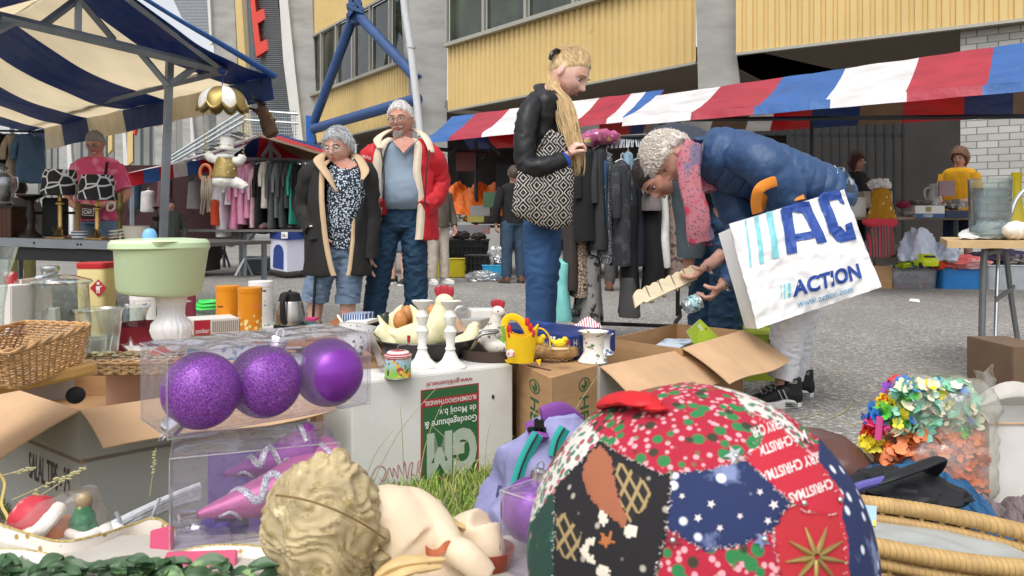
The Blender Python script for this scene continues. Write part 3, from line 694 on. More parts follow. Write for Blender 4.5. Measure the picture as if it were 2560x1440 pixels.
def add_hand(mb,w,d,n,curl=.5,thumb=1,s=1,spread=.0,tc=.5):
 d=Vector(d).normalized(); n=Vector(n); n=(n-d*n.dot(d)).normalized(); sd=n.cross(d)*thumb; w=Vector(w)
 R=Matrix((sd,d,n)).transposed()
 mb.tube([w-d*.02*s,w+d*.02*s],[.024*s,.026*s],10,flat=.8)
 mb.ell(w+d*.048*s,(.041*s,.052*s,.015*s),18,12,R)
 for i,(l,o) in enumerate(((.070,.030),(.078,.010),(.073,-.010),(.056,-.029))):
  p=w+d*(.082-.004*(i==3)-.003*abs(i-1))*s+sd*o*s; a=0; dd=d+sd*(spread*(1.5-i)*.3); pts=[p-d*.02*s,p]
  for k,fr in enumerate((.46,.30,.24)):
   a+=curl*(48,58,38)[k]*(1+.06*i); q=math.radians(a); v=(dd.normalized()*math.cos(q)+n*math.sin(q)); p=p+v*l*fr*s; pts.append(p)
  mb.tube(pts,[.0098*s,.0094*s,.0088*s,.0080*s,.0066*s],10)
 p=w+d*.022*s+sd*.026*s; pts=[p]
 for k,(l,aa) in enumerate(((.036,10),(.034,30),(.027,50))):
  q=math.radians(aa*tc*1.4); v=((d*.62+sd*.78)*math.cos(q)+(n*.9-sd*.4)*math.sin(q)).normalized(); p=p+v*l*s; pts.append(p)
 mb.tube(pts,[.014*s,.0118*s,.0105*s,.0078*s],10)
def limb(mb,pts,r,k=5,n=16): mb.tube(pts,r,n,k=k)
def folds(a,f,st=(1,1,.5),seed=0):
 def d(p):
  q=Vector((p.x*f*st[0]+seed,p.y*f*st[1],p.z*f*st[2])); n=noise.noise(q); return a*(1-2*abs(n))*.8+a*.5*noise.noise(q*2.7)
 return d
def shoe(root,p,d,m,sole,L_=.27,name='shoe',hi=.09,w=.048):
 """p = ground point under the ankle; d = toe direction"""
 d=Vector((d[0],d[1],0)).normalized(); s=Vector((d.y,-d.x,0)); z=Vector((0,0,1)); p=Vector(p)
 def q(f,u,v): return p+d*f*L_+s*u+z*v
 o=MB().rings([(q(-.30,0,.05),s*.028,z*.03),(q(-.2,0,.055),s*.036,z*.045),(q(-.05,0,.06),s*.038,z*.05),(q(.15,0,.05),s*w*.85,z*.04),(q(.42,0,.037),s*w,z*.028),(q(.62,0,.03),s*w*.8,z*.02),(q(.71,0,.026),s*w*.3,z*.01)],n=20,k=3,pw=2.4).tube([q(-.12,0,.05),q(-.13,0,hi+.03)],[.045,.042],16).part(name,m,root,remesh=.005,sm=3)
 so=MB()
 N=28; pts=[]
 for i in range(N):
  a=2*PI*i/N; f=.205+.515*math.cos(a); pts.append((f*1.03,(w*1.12 if f>.2 else w*.98)*math.sin(a)))
 vs=[q(f,u,.002) for f,u in pts]+[q(f,u*1.02,.024+.010*(f<.2)) for f,u in pts]+[q(f,u*.9,.030+.010*(f<.2)) for f,u in pts]
 so.add(vs,[tuple(range(N-1,-1,-1)),tuple(range(2*N,3*N))]+[(i,(i+1)%N,(i+1)%N+N,i+N) for i in range(N)]+[(i+N,(i+1)%N+N,(i+1)%N+2*N,i+2*N) for i in range(N)])
 so.part('sole',sole,o)
 return o
def openshell(secs,gaps,n=34,k=5):
 """coat body open at the front: secs (centre, xvec, yvec(front)); gaps (g_left,g_right) degrees"""
 C=spline([a[0] for a in secs],k);X=spline([a[1] for a in secs],k);Y=spline([a[2] for a in secs],k)
 N=len(C); ga=interp([g[0] for g in gaps],N); gb=interp([g[1] for g in gaps],N); mb=MB(); vs=[];e1=[];e2=[]
 for c,x,y,a,b in zip(C,X,Y,ga,gb):
  a0=math.radians(90+a); a1=math.radians(450-b)
  for j in range(n+1):
   t=a0+(a1-a0)*j/n; vs.append(c+x*math.cos(t)+y*math.sin(t))
  e1.append(vs[-(n+1)]); e2.append(vs[-1])
 mb.add(vs,[(i*(n+1)+j,i*(n+1)+j+1,(i+1)*(n+1)+j+1,(i+1)*(n+1)+j) for i in range(N-1) for j in range(n)])
 return mb,e1,e2
X_=Vector((1,0,0)); Yc=Vector((0,-1,0)); Zu=Vector((0,0,1))
m_jean=mat('denim_blue','#2f4a6e',.85,vs=9,var=.22,bump=.4,bs=300,stretch=(1,1,.4)); m_jeanl=mat('denim_light','#6f8299',.85,vs=7,var=.18,bump=.4,bs=300)
m_jeand=mat('denim_dark','#23405a',.85,vs=6,var=.3,bump=.4,bs=300,stretch=(1,1,.5))
m_blk=mat('black_cloth','#1d1d1f',.8,vs=6,var=.2,bump=.3); m_shoeb=mat('shoe_brown','#6f635a',.7,vs=20,var=.2); m_solew=mat('sole_white','#dcdcda',.6); m_soled=mat('sole_dark','#3a3532',.7)
# ---- man in the red jacket ----
def man_red():
 Y0=5.9; Q=lambda x,y,d=0:P(x,y,Y0+d)
 r=thing('person','man with white hair and goatee in an open red jacket, hands in pockets','person',Q(1000,833))
 hc=Q(1003,298,-.03); R=frame((-.22,-1,-.12),(-.03,0,1)); s=1.13
 mb=MB(); add_head(mb,hc,R,s,fat=.35)
 mb.tube([Q(1005,330,.0),Q(1008,370,.03)],[.068,.08],16)
 mb.rings([(Q(1008,372),X_*.12,Yc*.08),(Q(1006,440),X_*.16,Yc*.12),(Q(1006,520),X_*.15,Yc*.12)],n=20)
 for sx,sh,el,wr in ((-1,(945,385),(918,455),(955,515)),(1,(1070,385),(1092,455),(1062,515))):
  limb(mb,[Q(*sh),Q(*el,.05),Q(*wr,-.08)],[.055,.045,.03]); add_hand(mb,Q(*wr,-.08),(-.3*sx,0,-1),(0,1,0),.3,1,1)
 for kn,an in (((950,665),(932,808)),((1036,665),(1040,808))): limb(mb,[Q(985 if kn[0]<1000 else 1025,540),Q(*kn),Q(*an)],[.08,.055,.04])
 mb.part('body',m_skinr,r,remesh=.0055,sm=1)
 face_parts(r,hc,R,s,'#b9b0a8','#8a7a6c',fat=.35)
 hair_cap(r,hc,R,s,hairm('hair_white','#d8d4d0',.12),front=.062,low=-.01,thick=.007,strands=900,length=.02,seed=3,comb=(.3,.5,-.2),clump=.003,fat=.35)
 b=MB()
 for i in range(420):
  x=random.gauss(0,.013); z=-.090+random.gauss(0,.010)
  if i%4==0: x=random.uniform(-.028,.028); z=-.044-.25*abs(x)+random.uniform(-.003,.003)
  p=hc+R@Vector((x*1.1,.090-.45*abs(x)**1.3-.08*max(0,-z-.095),z))*s; b.tube([p-R@Vector((0,.006,0)),p+R@Vector((x*.1,.004,-.007))],[.0016,.0006],4)
 b.part('goatee',hairm('hair_grizzled','#c4bcb3',.3),r)
 sw=MB().rings([(Q(1010,352,.02),X_*.095,Yc*.07),(Q(1008,372),X_*.16,Yc*.105),(Q(1006,420,-.0),X_*.175,Yc*.14),(Q(1008,470,-.02),X_*.182,Yc*.175),(Q(1008,503,-.02),X_*.180,Yc*.175),(Q(1006,524,0),X_*.165,Yc*.15)],n=48,k=8).part('sweater',mat('grey_blue_knit','#8494a5',.9,vs=3,var=.06,bump=.5,bs=350),r,disp=folds(.006,7,(1,1,1.3),3),weld=True,sub=1)
 MB().tube([Q(978,352,-.145),Q(992,372,-.165),Q(1008,386,-.18),Q(1024,372,-.165),Q(1044,350,-.145)],.006,8,k=4,flat=.5).part('neckband',mat('knit_band','#6f7f90',.9),sw)
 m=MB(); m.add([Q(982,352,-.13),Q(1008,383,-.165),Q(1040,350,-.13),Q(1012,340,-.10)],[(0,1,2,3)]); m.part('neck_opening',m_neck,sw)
 m_rj=mat('red_shell','#c5202c',.55,vs=5,var=.14,bump=.35,bs=30,bumpd=.004); m_cr=mat('cream_lining','#dccdb6',.85,vs=5,var=.1)
 secs=[(Q(1010,350,.05),X_*.15,Yc*.12),(Q(1006,372,.03),X_*.24,Yc*.17),(Q(1003,430,.02),X_*.255,Yc*.2),(Q(1003,520,.02),X_*.255,Yc*.21),(Q(1006,598,.03),X_*.265,Yc*.21)]
 mb,e1,e2=openshell(secs,[(50,45),(42,42),(46,40),(44,50),(58,40)])
 J=mb.part('jacket',m_rj,r,solid=.012,disp=folds(.020,8,(1,1,.7),4),sub=1)
 for e,sx in ((e1,-1),(e2,1)):
  L1=MB().grid(lambda u,v:e[min(int(v*(len(e)-1)),len(e)-1)]+V(-sx*(.048)*u,-.014-.02*math.sin(u*PI),0)+V(-sx*.01*u,0,0),6,len(e)-1).part('lining',m_cr,J,solid=.008)
 MB().tube([Q(952,372,-.16),Q(944,348,-.10),Q(972,328,.0),Q(1010,322,.09),Q(1045,328,.0),Q(1068,350,-.10),Q(1080,382,-.15)],[.024,.033,.030,.028,.030,.034,.024],14,k=5,flat=.42,up=(0,0,1)).part('collar',m_cr,J,sub=1)
 for x in (952,1074): MB().tube([Q(x,375,-.18),Q(x+ (8 if x<1000 else -8),430,-.2),Q(x+(6 if x<1000 else -12),515,-.2)],.006,6,k=4).part('zip',mat('zip_dark','#3a2f2c',.5),J)
 for sx,pts in ((-1,[Q(950,378,.0),Q(928,400,0),Q(912,452,.06),Q(925,490,0),Q(957,520,-.14)]),(1,[Q(1062,378,.0),Q(1082,400,0),Q(1096,452,.06),Q(1088,490,0),Q(1062,520,-.14)])):
  MB().tube(pts,[.075,.088,.078,.07,.055],20,k=8).part('sleeve',m_rj,J,disp=folds(.015,15,(1,1,1.3),5+sx))
 textq('NAUTICA',[Q(906,386,-.11),Q(928,393,-.12),Q(927,400,-.12),Q(905,393,-.11)],mat('white_print','#eeeeee',.6),J,bold=.01)
 jb=MB().rings([(Q(1004,515),X_*.155,Yc*.13),(Q(1004,545),X_*.17,Yc*.13),(Q(1004,575),X_*.165,Yc*.12)],n=24)
 limb(jb,[Q(975,560),Q(952,660,-.03),Q(932,812,0)],[.098,.085,.075]); limb(jb,[Q(1034,560),Q(1038,660,-.02),Q(1040,812,.05)],[.098,.085,.078])
 jb.part('trousers',m_jeand,r,remesh=.010,sm=3,disp=folds(.013,15,(1,1,1.5),1))
 shoe(r,Q(930,833)*1,(-.35,-1),m_shoeb,m_soled); p=Q(1040,833,.05); p.z=0; shoe(r,p,(.3,-1),m_shoeb,m_soled)
man_red()
# ---- woman with the cane ----
def woman_cane():
 Y0=5.6; Q=lambda x,y,d=0:P(x,y,Y0+d)
 r=thing('person','woman with short grey hair and glasses in a black coat, leaning on a cane','person',Q(850,848))
 hc=Q(845,368,-.03); R=frame((-.25,-1,-.22),(-.04,0,1)); s=1.12
 mb=MB(); add_head(mb,hc,R,s,fat=.6)
 mb.tube([Q(853,392,.02),Q(865,425,.03)],[.062,.075],16); mb.rings([(Q(868,420),X_*.11,Yc*.08),(Q(868,450),X_*.13,Yc*.1),(Q(868,560),X_*.13,Yc*.1)],n=20)
 limb(mb,[Q(785,440),Q(770,520,.05),Q(786,588,-.12)],[.05,.042,.028])
 add_hand(mb,Q(786,586,-.13),(.25,-.35,-.8),(.3,.8,-.2),1.15,-1,1.1)
 limb(mb,[Q(925,440),Q(935,540,.03),Q(925,640,0)],[.05,.042,.028]); add_hand(mb,Q(925,640),(0,0,-1),(1,0,0),.3,1)
 limb(mb,[Q(845,620),Q(800,700,-.03),Q(788,775),Q(785,835)],[.08,.06,.052,.036]); limb(mb,[Q(880,620),Q(875,700),Q(869,775),Q(872,835)],[.08,.06,.055,.038])
 mb.part('body',m_skin,r,remesh=.0055,sm=1)
 face_parts(r,hc,R,s,'#a59a90','#c9c2b8',fat=.6)
 hair_cap(r,hc,R,s,hairm('hair_grey','#b9bbbd',.2),front=.058,low=-.02,thick=.016,strands=1500,length=.035,seed=8,comb=(-.6,.5,-.3),clump=.006,fat=.6)
 MB().rings([(Q(868,402,0),X_*.07,Yc*.06),(Q(866,425,-.01),X_*.125,Yc*.10),(Q(868,470,-.02),X_*.135,Yc*.15),(Q(866,540,-.02),X_*.14,Yc*.15),(Q(866,600,-.01),X_*.135,Yc*.14),(Q(868,622,-.01),X_*.125,Yc*.13)],n=40,k=6).part('blouse',mat('speckled_blouse','#1d2636',.8,var=.1,layers=(('dots',75,.42,'#c3ced8'),),bump=.2),r,disp=folds(.01,9,(1,1,.5),2),weld=True,sub=1)
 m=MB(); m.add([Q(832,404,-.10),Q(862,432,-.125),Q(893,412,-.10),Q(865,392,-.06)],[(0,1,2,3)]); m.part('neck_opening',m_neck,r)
 m_ct=mat('black_coat','#232120',.8,vs=5,var=.15,bump=.3); m_bg=mat('beige_lining','#c4a987',.8,vs=5,var=.1)
 secs=[(Q(858,400,.05),X_*.13,Yc*.10),(Q(852,425,.03),X_*.195,Yc*.15),(Q(848,500,.02),X_*.21,Yc*.2),(Q(846,600,.02),X_*.22,Yc*.21),(Q(848,684,.02),X_*.235,Yc*.22)]
 mb,e1,e2=openshell(secs,[(34,45),(34,46),(26,44),(14,42),(0,30)])
 J=mb.part('coat',m_ct,r,solid=.012,disp=folds(.02,7,(1,1,.35),9),sub=1)
 for e,sx in ((e1,-1),(e2,1)):
  MB().grid(lambda u,v:e[int(v*(len(e)-1))]+V(-sx*.028*u,-.008-.010*math.sin(u*PI),0),5,len(e)-1).part('lining',m_bg,J,solid=.006)
 MB().tube([Q(842,480,-.2),Q(820,440,-.17),Q(797,400,-.08),Q(825,380,.02),Q(860,380,.08),Q(893,392,-.02),Q(912,425,-.12),Q(905,450,-.17)],[.014,.035,.042,.035,.03,.036,.034,.014],14,k=5,flat=.4,up=(0,0,1)).part('collar',m_bg,J,sub=1)
 MB().tube([Q(800,420,.0),Q(778,440,0),Q(763,515,.04),Q(774,550,-.04),Q(783,575,-.10)],[.062,.074,.070,.062,.055],20,k=8).part('sleeve',m_ct,J,disp=folds(.018,11,(1,1,1),2))
 MB().tube([Q(905,425,.0),Q(918,445,0),Q(926,540,.02),Q(922,645,-.02)],[.062,.068,.064,.058],20,k=8).part('sleeve',m_ct,J,disp=folds(.018,11,(1,1,1),6))
 MB().box(Q(777,565,-.16),(.02,.004,.008)).part('cuff_tag',mat('white_print',None),J)
 jb=MB().rings([(Q(864,600),X_*.12,Yc*.11),(Q(862,640),X_*.15,Yc*.12)],n=20)
 limb(jb,[Q(838,630),Q(800,690,-.05),Q(789,748,-.02)],[.105,.09,.086]); limb(jb,[Q(880,630),Q(874,690,-.02),Q(869,752,-.01)],[.105,.085,.08])
 T_=jb.part('trousers',m_jeanl,r,remesh=.010,sm=3,disp=folds(.012,16,(1,1,1.5),1))
 MB().tube([Q(790,733,-.02),Q(788,752,-.02)],.094,22).tube([Q(869,738,-.01),Q(869,757,-.01)],.088,22).part('cuff',m_jeanl,T_,disp=folds(.004,20))
 for x in (784,872):
  p=Q(x,848); p.z=0; shoe(r,p,(-.3 if x<800 else .2,-1),m_blk,m_soled,L_=.24)
 c=thing('walking_cane','thin black walking cane in the woman\'s hand','cane',Q(780,845,-.2)); c.location.z=0
 MB().tube([Q(780,845,-.15),Q(788,700,-.16),Q(797,605,-.17)],[.010,.010,.010],10).part('shaft',m_blk,c)
 MB().tube([Q(797,606,-.17),Q(797,598,-.17),Q(785,596,-.18),Q(772,600,-.18)],.011,10,k=3).part('handle',m_blk,c)
woman_cane()
# ---- girl with the long blond ponytail ----
m_tote=None
def girl():
 global m_tote
 Y0=4.0; Q=lambda x,y,d=0:P(x,y,Y0+d)
 r=thing('person','girl with a long wavy blond ponytail in a black leather jacket, looking down','person',Q(1355,962))
 hc=Q(1421,184,0); R=frame((.74,-.40,-.58),(.25,0,1)); s=1.09
 mb=MB(); add_head(mb,hc,R,s,fat=-.3)
 mb.tube([Q(1400,205,.0),Q(1378,232,0),Q(1362,255,.0)],[.048,.05,.06],16,k=3); mb.rings([(Q(1358,245),X_*.07,V(0,-.12,0)),(Q(1355,300),X_*.09,V(0,-.13,0)),(Q(1352,420),X_*.085,V(0,-.11,0))],n=20)
 limb(mb,[Q(1340,262,-.13),Q(1322,405,-.2),Q(1402,400,-.22),Q(1412,394,-.22)],[.028,.028,.026,.025],k=4)
 add_hand(mb,Q(1414,394,-.22),(.55,-.1,.7),(.5,.2,-.6),1.0,1,.95)
 limb(mb,[Q(1375,262,.15),Q(1385,380,.15),Q(1435,400,.0)],[.04,.036,.025]);
 for d in (-.07,.08): limb(mb,[Q(1355,560,d),Q(1350,700,d),Q(1345,900,d)],[.07,.05,.035])
 mb.part('body',m_skinp,r,remesh=.0048,sm=1)
 face_parts(r,hc,R,s,'#a88a66',fat=-.3)
 m_bl=hairm('hair_blond','#cbb083',.28)
 hair_cap(r,hc,R,s,m_bl,front=.066,low=.0,thick=.006,strands=1600,length=.05,seed=5,comb=(0,-1,.5),clump=.003,rad=.0012,fat=-.3)
 mb=MB(); rnd=random.Random(4)
 base=[(1398,150,.02),(1395,200,.06),(1412,250,-.02),(1415,300,-.14),(1432,350,-.2),(1445,400,-.22),(1440,455,-.2)]
 base=[(1385,160,.04),(1383,215,-.06),(1408,250,-.12),(1420,300,-.16),(1430,350,-.19),(1440,395,-.2),(1443,440,-.19)]
 for i in range(240):
  ox,oy=rnd.gauss(0,1),rnd.gauss(0,1); ph=rnd.uniform(0,6); am=rnd.uniform(.002,.006); pts=[]
  for k,(x,y,d) in enumerate(spline([Vector(b) for b in base],4)):
   w=.008+.011*min(1,k/12); w*= (1 if k<20 else 1-.1*(k-20))
   pts.append(Q(x,y,d)+V(ox*w+am*math.sin(ph+k*.95),oy*w*.7,am*.5*math.cos(ph+k)))
  n=rnd.randint(17,len(pts)); mb.tube(pts[:n],[.0022]*(n-2)+[.0015,.0005],4)
 mb.part('ponytail',m_bl,r)
 MB().ell(Q(1392,146,.0),(.032,.03,.035),16,10).part('bun',m_bl,r,wob=(.008,60))
 MB().tube([Q(1376,150,-.05),Q(1380,134,-.04),Q(1394,127,-.02),Q(1402,134,.0)],[.008,.013,.013,.008],8,k=4).part('hair_claw',mat('claw_black','#151416',.2),r,wob=(.004,90))
 m_le=mat('black_leather','#1b1c1f',.48,vs=8,var=.2,bump=.5,bs=70,spec=.4)
 J=MB().rings([(Q(1366,232,0),X_*.075,V(0,-.09,0)),(Q(1360,258,0),X_*.095,V(0,-.17,0)),(Q(1354,320,0),X_*.105,V(0,-.16,0)),(Q(1352,400,0),X_*.098,V(0,-.14,0)),(Q(1350,450,0),X_*.105,V(0,-.16,0))],n=40,k=8).part('jacket',m_le,r,disp=folds(.009,14,(1,1,.8),3),sub=1)
 MB().tube([Q(1343,252,-.12),Q(1320,290,-.18),Q(1312,360,-.21),Q(1318,412,-.22),Q(1350,418,-.26),Q(1406,403,-.23)],[.042,.053,.051,.050,.046,.041],30,k=12).part('sleeve',m_le,J,disp=folds(.006,20,(1,1,1.4),8))
 MB().tube([Q(1375,262,.15),Q(1395,370,.15),Q(1432,400,.0)],[.06,.055,.04],16,k=6).part('sleeve',m_le,J,disp=folds(.008,16))
 MB().tube([Q(1404,405,-.23),Q(1411,401,-.22)],[.045,.044],16).part('knit_cuff',mat('blue_knit','#2d56b5',.9,bump=.8,bs=200),J)
 MB().tube([Q(1392,268,-.10),Q(1372,246,-.13),Q(1352,228,-.08),Q(1348,214,.0),Q(1368,212,.08)],[.012,.024,.03,.028,.02],12,k=5,flat=.35,up=(0,0,1)).part('collar',m_le,J)
 MB().tube([Q(1398,262,-.10),Q(1404,310,-.13),Q(1414,360,-.14)],.02,8,k=3,flat=.4).part('lapel',m_le,J)
 jb=MB().rings([(Q(1355,440),X_*.10,V(0,-.14,0)),(Q(1357,520),X_*.10,V(0,-.15,0)),(Q(1357,570),X_*.095,V(0,-.14,0))],n=20)
 limb(jb,[Q(1352,560,-.07),Q(1352,660,-.08),Q(1349,745,-.07),Q(1340,900,-.07)],[.092,.082,.068,.06]); limb(jb,[Q(1360,560,.08),Q(1362,660,.06),Q(1360,745,.06),Q(1355,900,.08)],[.088,.078,.066,.058])
 jb.part('trousers',mat('denim_mid','#2e4f78',.85,vs=8,var=.2,bump=.4,bs=300,stretch=(1,1,.4)),r,remesh=.008,sm=3,disp=lambda p:.006*(1-2.2*abs(noise.noise(Vector((p.x*9,p.y*9,p.z*26+3*noise.noise(p*6))))))*(.35+.65*max(0,math.sin(p.z*9.5+2.2)))+.002*noise.noise(p*30))
 for d in (-.07,.08): p=Q(1342,962,d); p.z=0; shoe(r,p,(1,-.3),m_blk,m_solew,L_=.25)
 s=NT('ethnic_print'); mp=s.mapping((16,16,16),(0,math.radians(0),0))
 sep=s.n.new('ShaderNodeSeparateXYZ'); s.lk(mp,sep.inputs[0])
 fx=s.math('ABSOLUTE',s.math('SUBTRACT',s.math('FRACT',sep.outputs[0]),.5)); fz=s.math('ABSOLUTE',s.math('SUBTRACT',s.math('FRACT',s.math('ADD',s.math('MULTIPLY',sep.outputs[2],.9),s.math('MULTIPLY',s.math('FLOOR',sep.outputs[0]),.5))),.5))
 dd=s.math('ADD',fx,fz); nz=s.tex('Noise',60); dd=s.math('ADD',dd,s.math('MULTIPLY',s.math('SUBTRACT',nz.outputs['Fac'],.5),.14))
 w=s.math('FRACT',s.math('MULTIPLY',dd,3.6)); s.lk(s.mix(s.ramp(w,.70,.77),L('#1c1b1b'),L('#cfc9c0')),s.b.inputs['Base Color']); s.b.inputs['Roughness'].default_value=.85
 m_tote=s.m
 T=thing('tote_bag','black and white patterned cloth tote on the girl\'s arm','bag',Q(1358,575,-.25))
 out=[(1296,428),(1335,395),(1358,345),(1376,322),(1408,340),(1424,400),(1436,440),(1432,500),(1428,560),(1390,576),(1340,562),(1280,534),(1286,480)]
 mb=MB()
 cx,cy=1360,460
 def tf(u,v):
  a=u*len(out); i=int(a)%len(out); f=a-int(a); x=out[i][0]*(1-f)+out[(i+1)%len(out)][0]*f; y=out[i][1]*(1-f)+out[(i+1)%len(out)][1]*f
  w=math.sin(v*PI);
  return Q(cx+(x-cx)*w,cy+(y-cy)*w,-.235+(.045 if v>.5 else -.045)*(1-w*w)**.5+ (.03 if y<400 else 0)*w)
 mb.grid(tf,52,16,cu=True); mb.part('bag_body',m_tote,T,disp=folds(.006,12,seed=7),weld=True,sub=1)
 MB().tube([Q(1335,400,-.2),Q(1380,330,-.28),Q(1425,385,-.27)],.008,6,k=4,flat=.4).part('strap',m_tote,T)
girl()
# ---- woman bending over with the big shopping bag ----
def woman_bag():
 Y0=3.6; Q=lambda x,y,d=0:P(x,y,Y0+d)
 r=thing('person','woman with curly white hair in a quilted navy jacket, bending over the cartons','person',Q(1960,1008))
 fr=Vector((-.34,-.22,-.86)); hc=Q(1676,392,0); R=frame(fr,(-.85,0,.3)); s=1.0
 mb=MB(); add_head(mb,hc,R,s,fat=.1)
 mb.tube([Q(1700,375,0),Q(1745,390,.02),Q(1790,400,.03)],[.058,.058,.08],16)
 ax=(Q(2070,490)-Q(1790,395)).normalized(); pu=Vector((-ax.z,0,ax.x)); pu=pu if pu.z>0 else -pu; Yv=V(0,-1,0)
 mb.rings([(Q(1790,400),pu*.08,Yv*.12),(Q(1900,430),pu*.10,Yv*.14),(Q(2050,490),pu*.12,Yv*.15)],n=20)
 limb(mb,[Q(1830,420,.16),Q(1858,560,.12),Q(1800,640,.02),Q(1768,664,-.02)],[.05,.042,.03,.026]); limb(mb,[Q(1880,420,-.18),Q(1965,500,-.16),Q(1850,660,-.05),Q(1806,712,-.02)],[.05,.045,.034,.027])
 add_hand(mb,Q(1766,664,-.02),(-.55,-.1,-.45),(-.30,.1,.65),.55,1,.95,tc=.8)
 add_hand(mb,Q(1806,712,-.02),(-.6,-.1,-.62),(-.45,.2,.55),.75,1,.98,tc=1.0)
 limb(mb,[Q(2050,500,-.08),Q(1985,760,-.08),Q(1962,930,-.08),Q(1960,975,-.08)],[.07,.055,.04,.036]); limb(mb,[Q(2060,500,.12),Q(2000,760,.12),Q(1990,930,.12),Q(1990,975,.12)],[.07,.055,.04,.036])
 mb.part('body',m_skin,r,remesh=.0048,sm=1)
 face_parts(r,hc,R,s,'#a8927c')
 hair_cap(r,hc,R,s,hairm('hair_silver','#dcd5cc',.14),front=.032,low=.012,thick=.022,curl=.006,strands=3000,length=.05,seed=21,comb=(0,-.6,-.5),clump=.014,rad=.0006)
 MB().tube([hc+R@Vector((-.085+.0,-.01+.012*math.cos(a),-.045+.012*math.sin(a))) for a in [2*PI*i/16 for i in range(16)]],.002,6,closed=True).part('earring',mat('silver','#d8d8da',.2,metal=1),r)
 m_qn=mat('quilted_navy','#2c4a73',.5,vs=6,var=.14,bump=.9,bs=32,bumpd=.006,spec=.45)
 a0=Q(1752,372)
 def quilt(p):
  t=(p-a0).dot(ax); q=abs(math.sin(PI*t/.052)); return .006*(q**.4-.7)+.005*(1-2*abs(noise.noise(p*20)))+.012*noise.noise(p*7)
 J=MB().rings([(Q(1752,372,.02),pu*.075,Yv*.09),(Q(1772,382,.02),pu*.115,Yv*.15),(Q(1830,402,.02),pu*.140,Yv*.19),(Q(1900,424,.02),pu*.138,Yv*.19),(Q(1980,454,.02),pu*.128,Yv*.20),(Q(2040,480,.02),pu*.125,Yv*.2),(Q(2085,500,.02),pu*.11,Yv*.19),(Q(2100,505,.02),pu*.09,Yv*.17)],n=60,k=24).part('jacket',m_qn,r,disp=quilt,sub=0)
 def slq(pts,st):
  b=Vector(pts[0]); d=(Vector(pts[1])-b).normalized()
  return lambda p:.005*(abs(math.sin(PI*(p-b).length/st))**.5-.6)+.012*noise.noise(p*10)+.006*(1-2*abs(noise.noise(p*19)))
 pn=[Q(1850,385,-.12),Q(1915,415,-.22),Q(1968,485,-.22),Q(1950,545,-.15),Q(1880,640,-.06),Q(1826,698,-.02)]
 MB().tube(pn,[.082,.092,.080,.068,.058,.050],36,k=16).part('sleeve',m_qn,J,disp=slq(pn,.06))
 pf=[Q(1800,400,.12),Q(1825,470,.12),Q(1855,560,.09),Q(1835,610,.05),Q(1806,634,.02)]
 MB().tube(pf,[.09,.092,.078,.062,.048],30,k=12).part('sleeve',m_qn,J,disp=slq(pf,.06))
 MB().tube([Q(1748,345,-.12),Q(1738,365,-.02),Q(1745,395,.08)],[.02,.03,.02],12,k=4,flat=.5).part('collar',m_qn,J)
 MB().tube([Q(1836,690,-.03),Q(1818,708,-.03)],.047,18).part('cuff',m_qn,J);
 for x,y,n in ((1770,672,'bracelet'),(1812,715,'wrist_watch')):
  c=Q(x,y,-.02); MB().tube([c+V(.018*math.cos(a)-.0*math.sin(a),.032*math.sin(a),-.02*math.cos(a)) for a in [2*PI*i/24 for i in range(24)]],.0045,6,closed=True).part(n,mat('silver',None),r)
 m_sc=mat('scarf_print','#b5707a',.85,vs=8,var=.15,layers=(('noise',5,.55,'#7d6f8d'),('dots',70,.30,'#6d5a6c'),('dots',12,.24,'#b33a55'),('dots',16,.10,'#4a5a58')),bump=.5,bs=160)
 MB().tube([Q(1738,360,-.12),Q(1722,400,-.13),Q(1728,470,-.15),Q(1745,540,-.16),Q(1752,600,-.14)],[.040,.050,.044,.050,.056],22,k=7,flat=.45,up=(0,1,0)).tube([Q(1745,360,.08),Q(1750,410,.05),Q(1765,480,.02)],[.05,.06,.05],18,k=6,flat=.5).part('scarf',m_sc,r,disp=folds(.008,26,(1,1,.25),4))
 mb=MB()
 for i in range(14): p=Q(1724+i*4.3,608+random.uniform(-4,4),-.14); mb.tube([p+V(0,0,.03),p+V(random.uniform(-.004,.004),0,-.012)],.0014,4)
 mb.part('scarf_fringe',m_sc,r)
 m_wt=mat('white_denim','#dcdce0',.8,vs=6,var=.05,bump=.3,bs=200)
 jb=MB().rings([(Q(2050,470),pu*.11,Yv*.16),(Q(2075,515),pu*.12,Yv*.16),(Q(2050,560),X_*.13,Yv*.15)],n=20)
 for d,a in ((-.08,0),(.12,28)): limb(jb,[Q(2055,540,d),Q(1992+a*.5,745,d),Q(1968+a*.7,850,d),Q(1955+a,942,d)],[.11,.083,.072,.056])
 T=jb.part('trousers',m_wt,r,remesh=.008,sm=3,disp=folds(.009,20,(1,1,1.7),2))
 for d,a in ((-.08,0),(.12,28)): MB().tube([Q(1962+a,912,d),Q(1955+a,944,d)],[.064,.061],22).part('cuff',m_wt,T,disp=folds(.004,30))
 MB().rings([(Q(2078,470,.0),pu*.1,Yv*.17),(Q(2100,505,.0),pu*.10,Yv*.17)],n=30).part('shirt_hem',mat('print_shirt','#39434e',.8,layers=(('noise',22,.55,'#a7aeb0'),)),r)
 m_sn=mat('sneaker_black','#1c1d1f',.6,vs=10,var=.15,bump=.3);
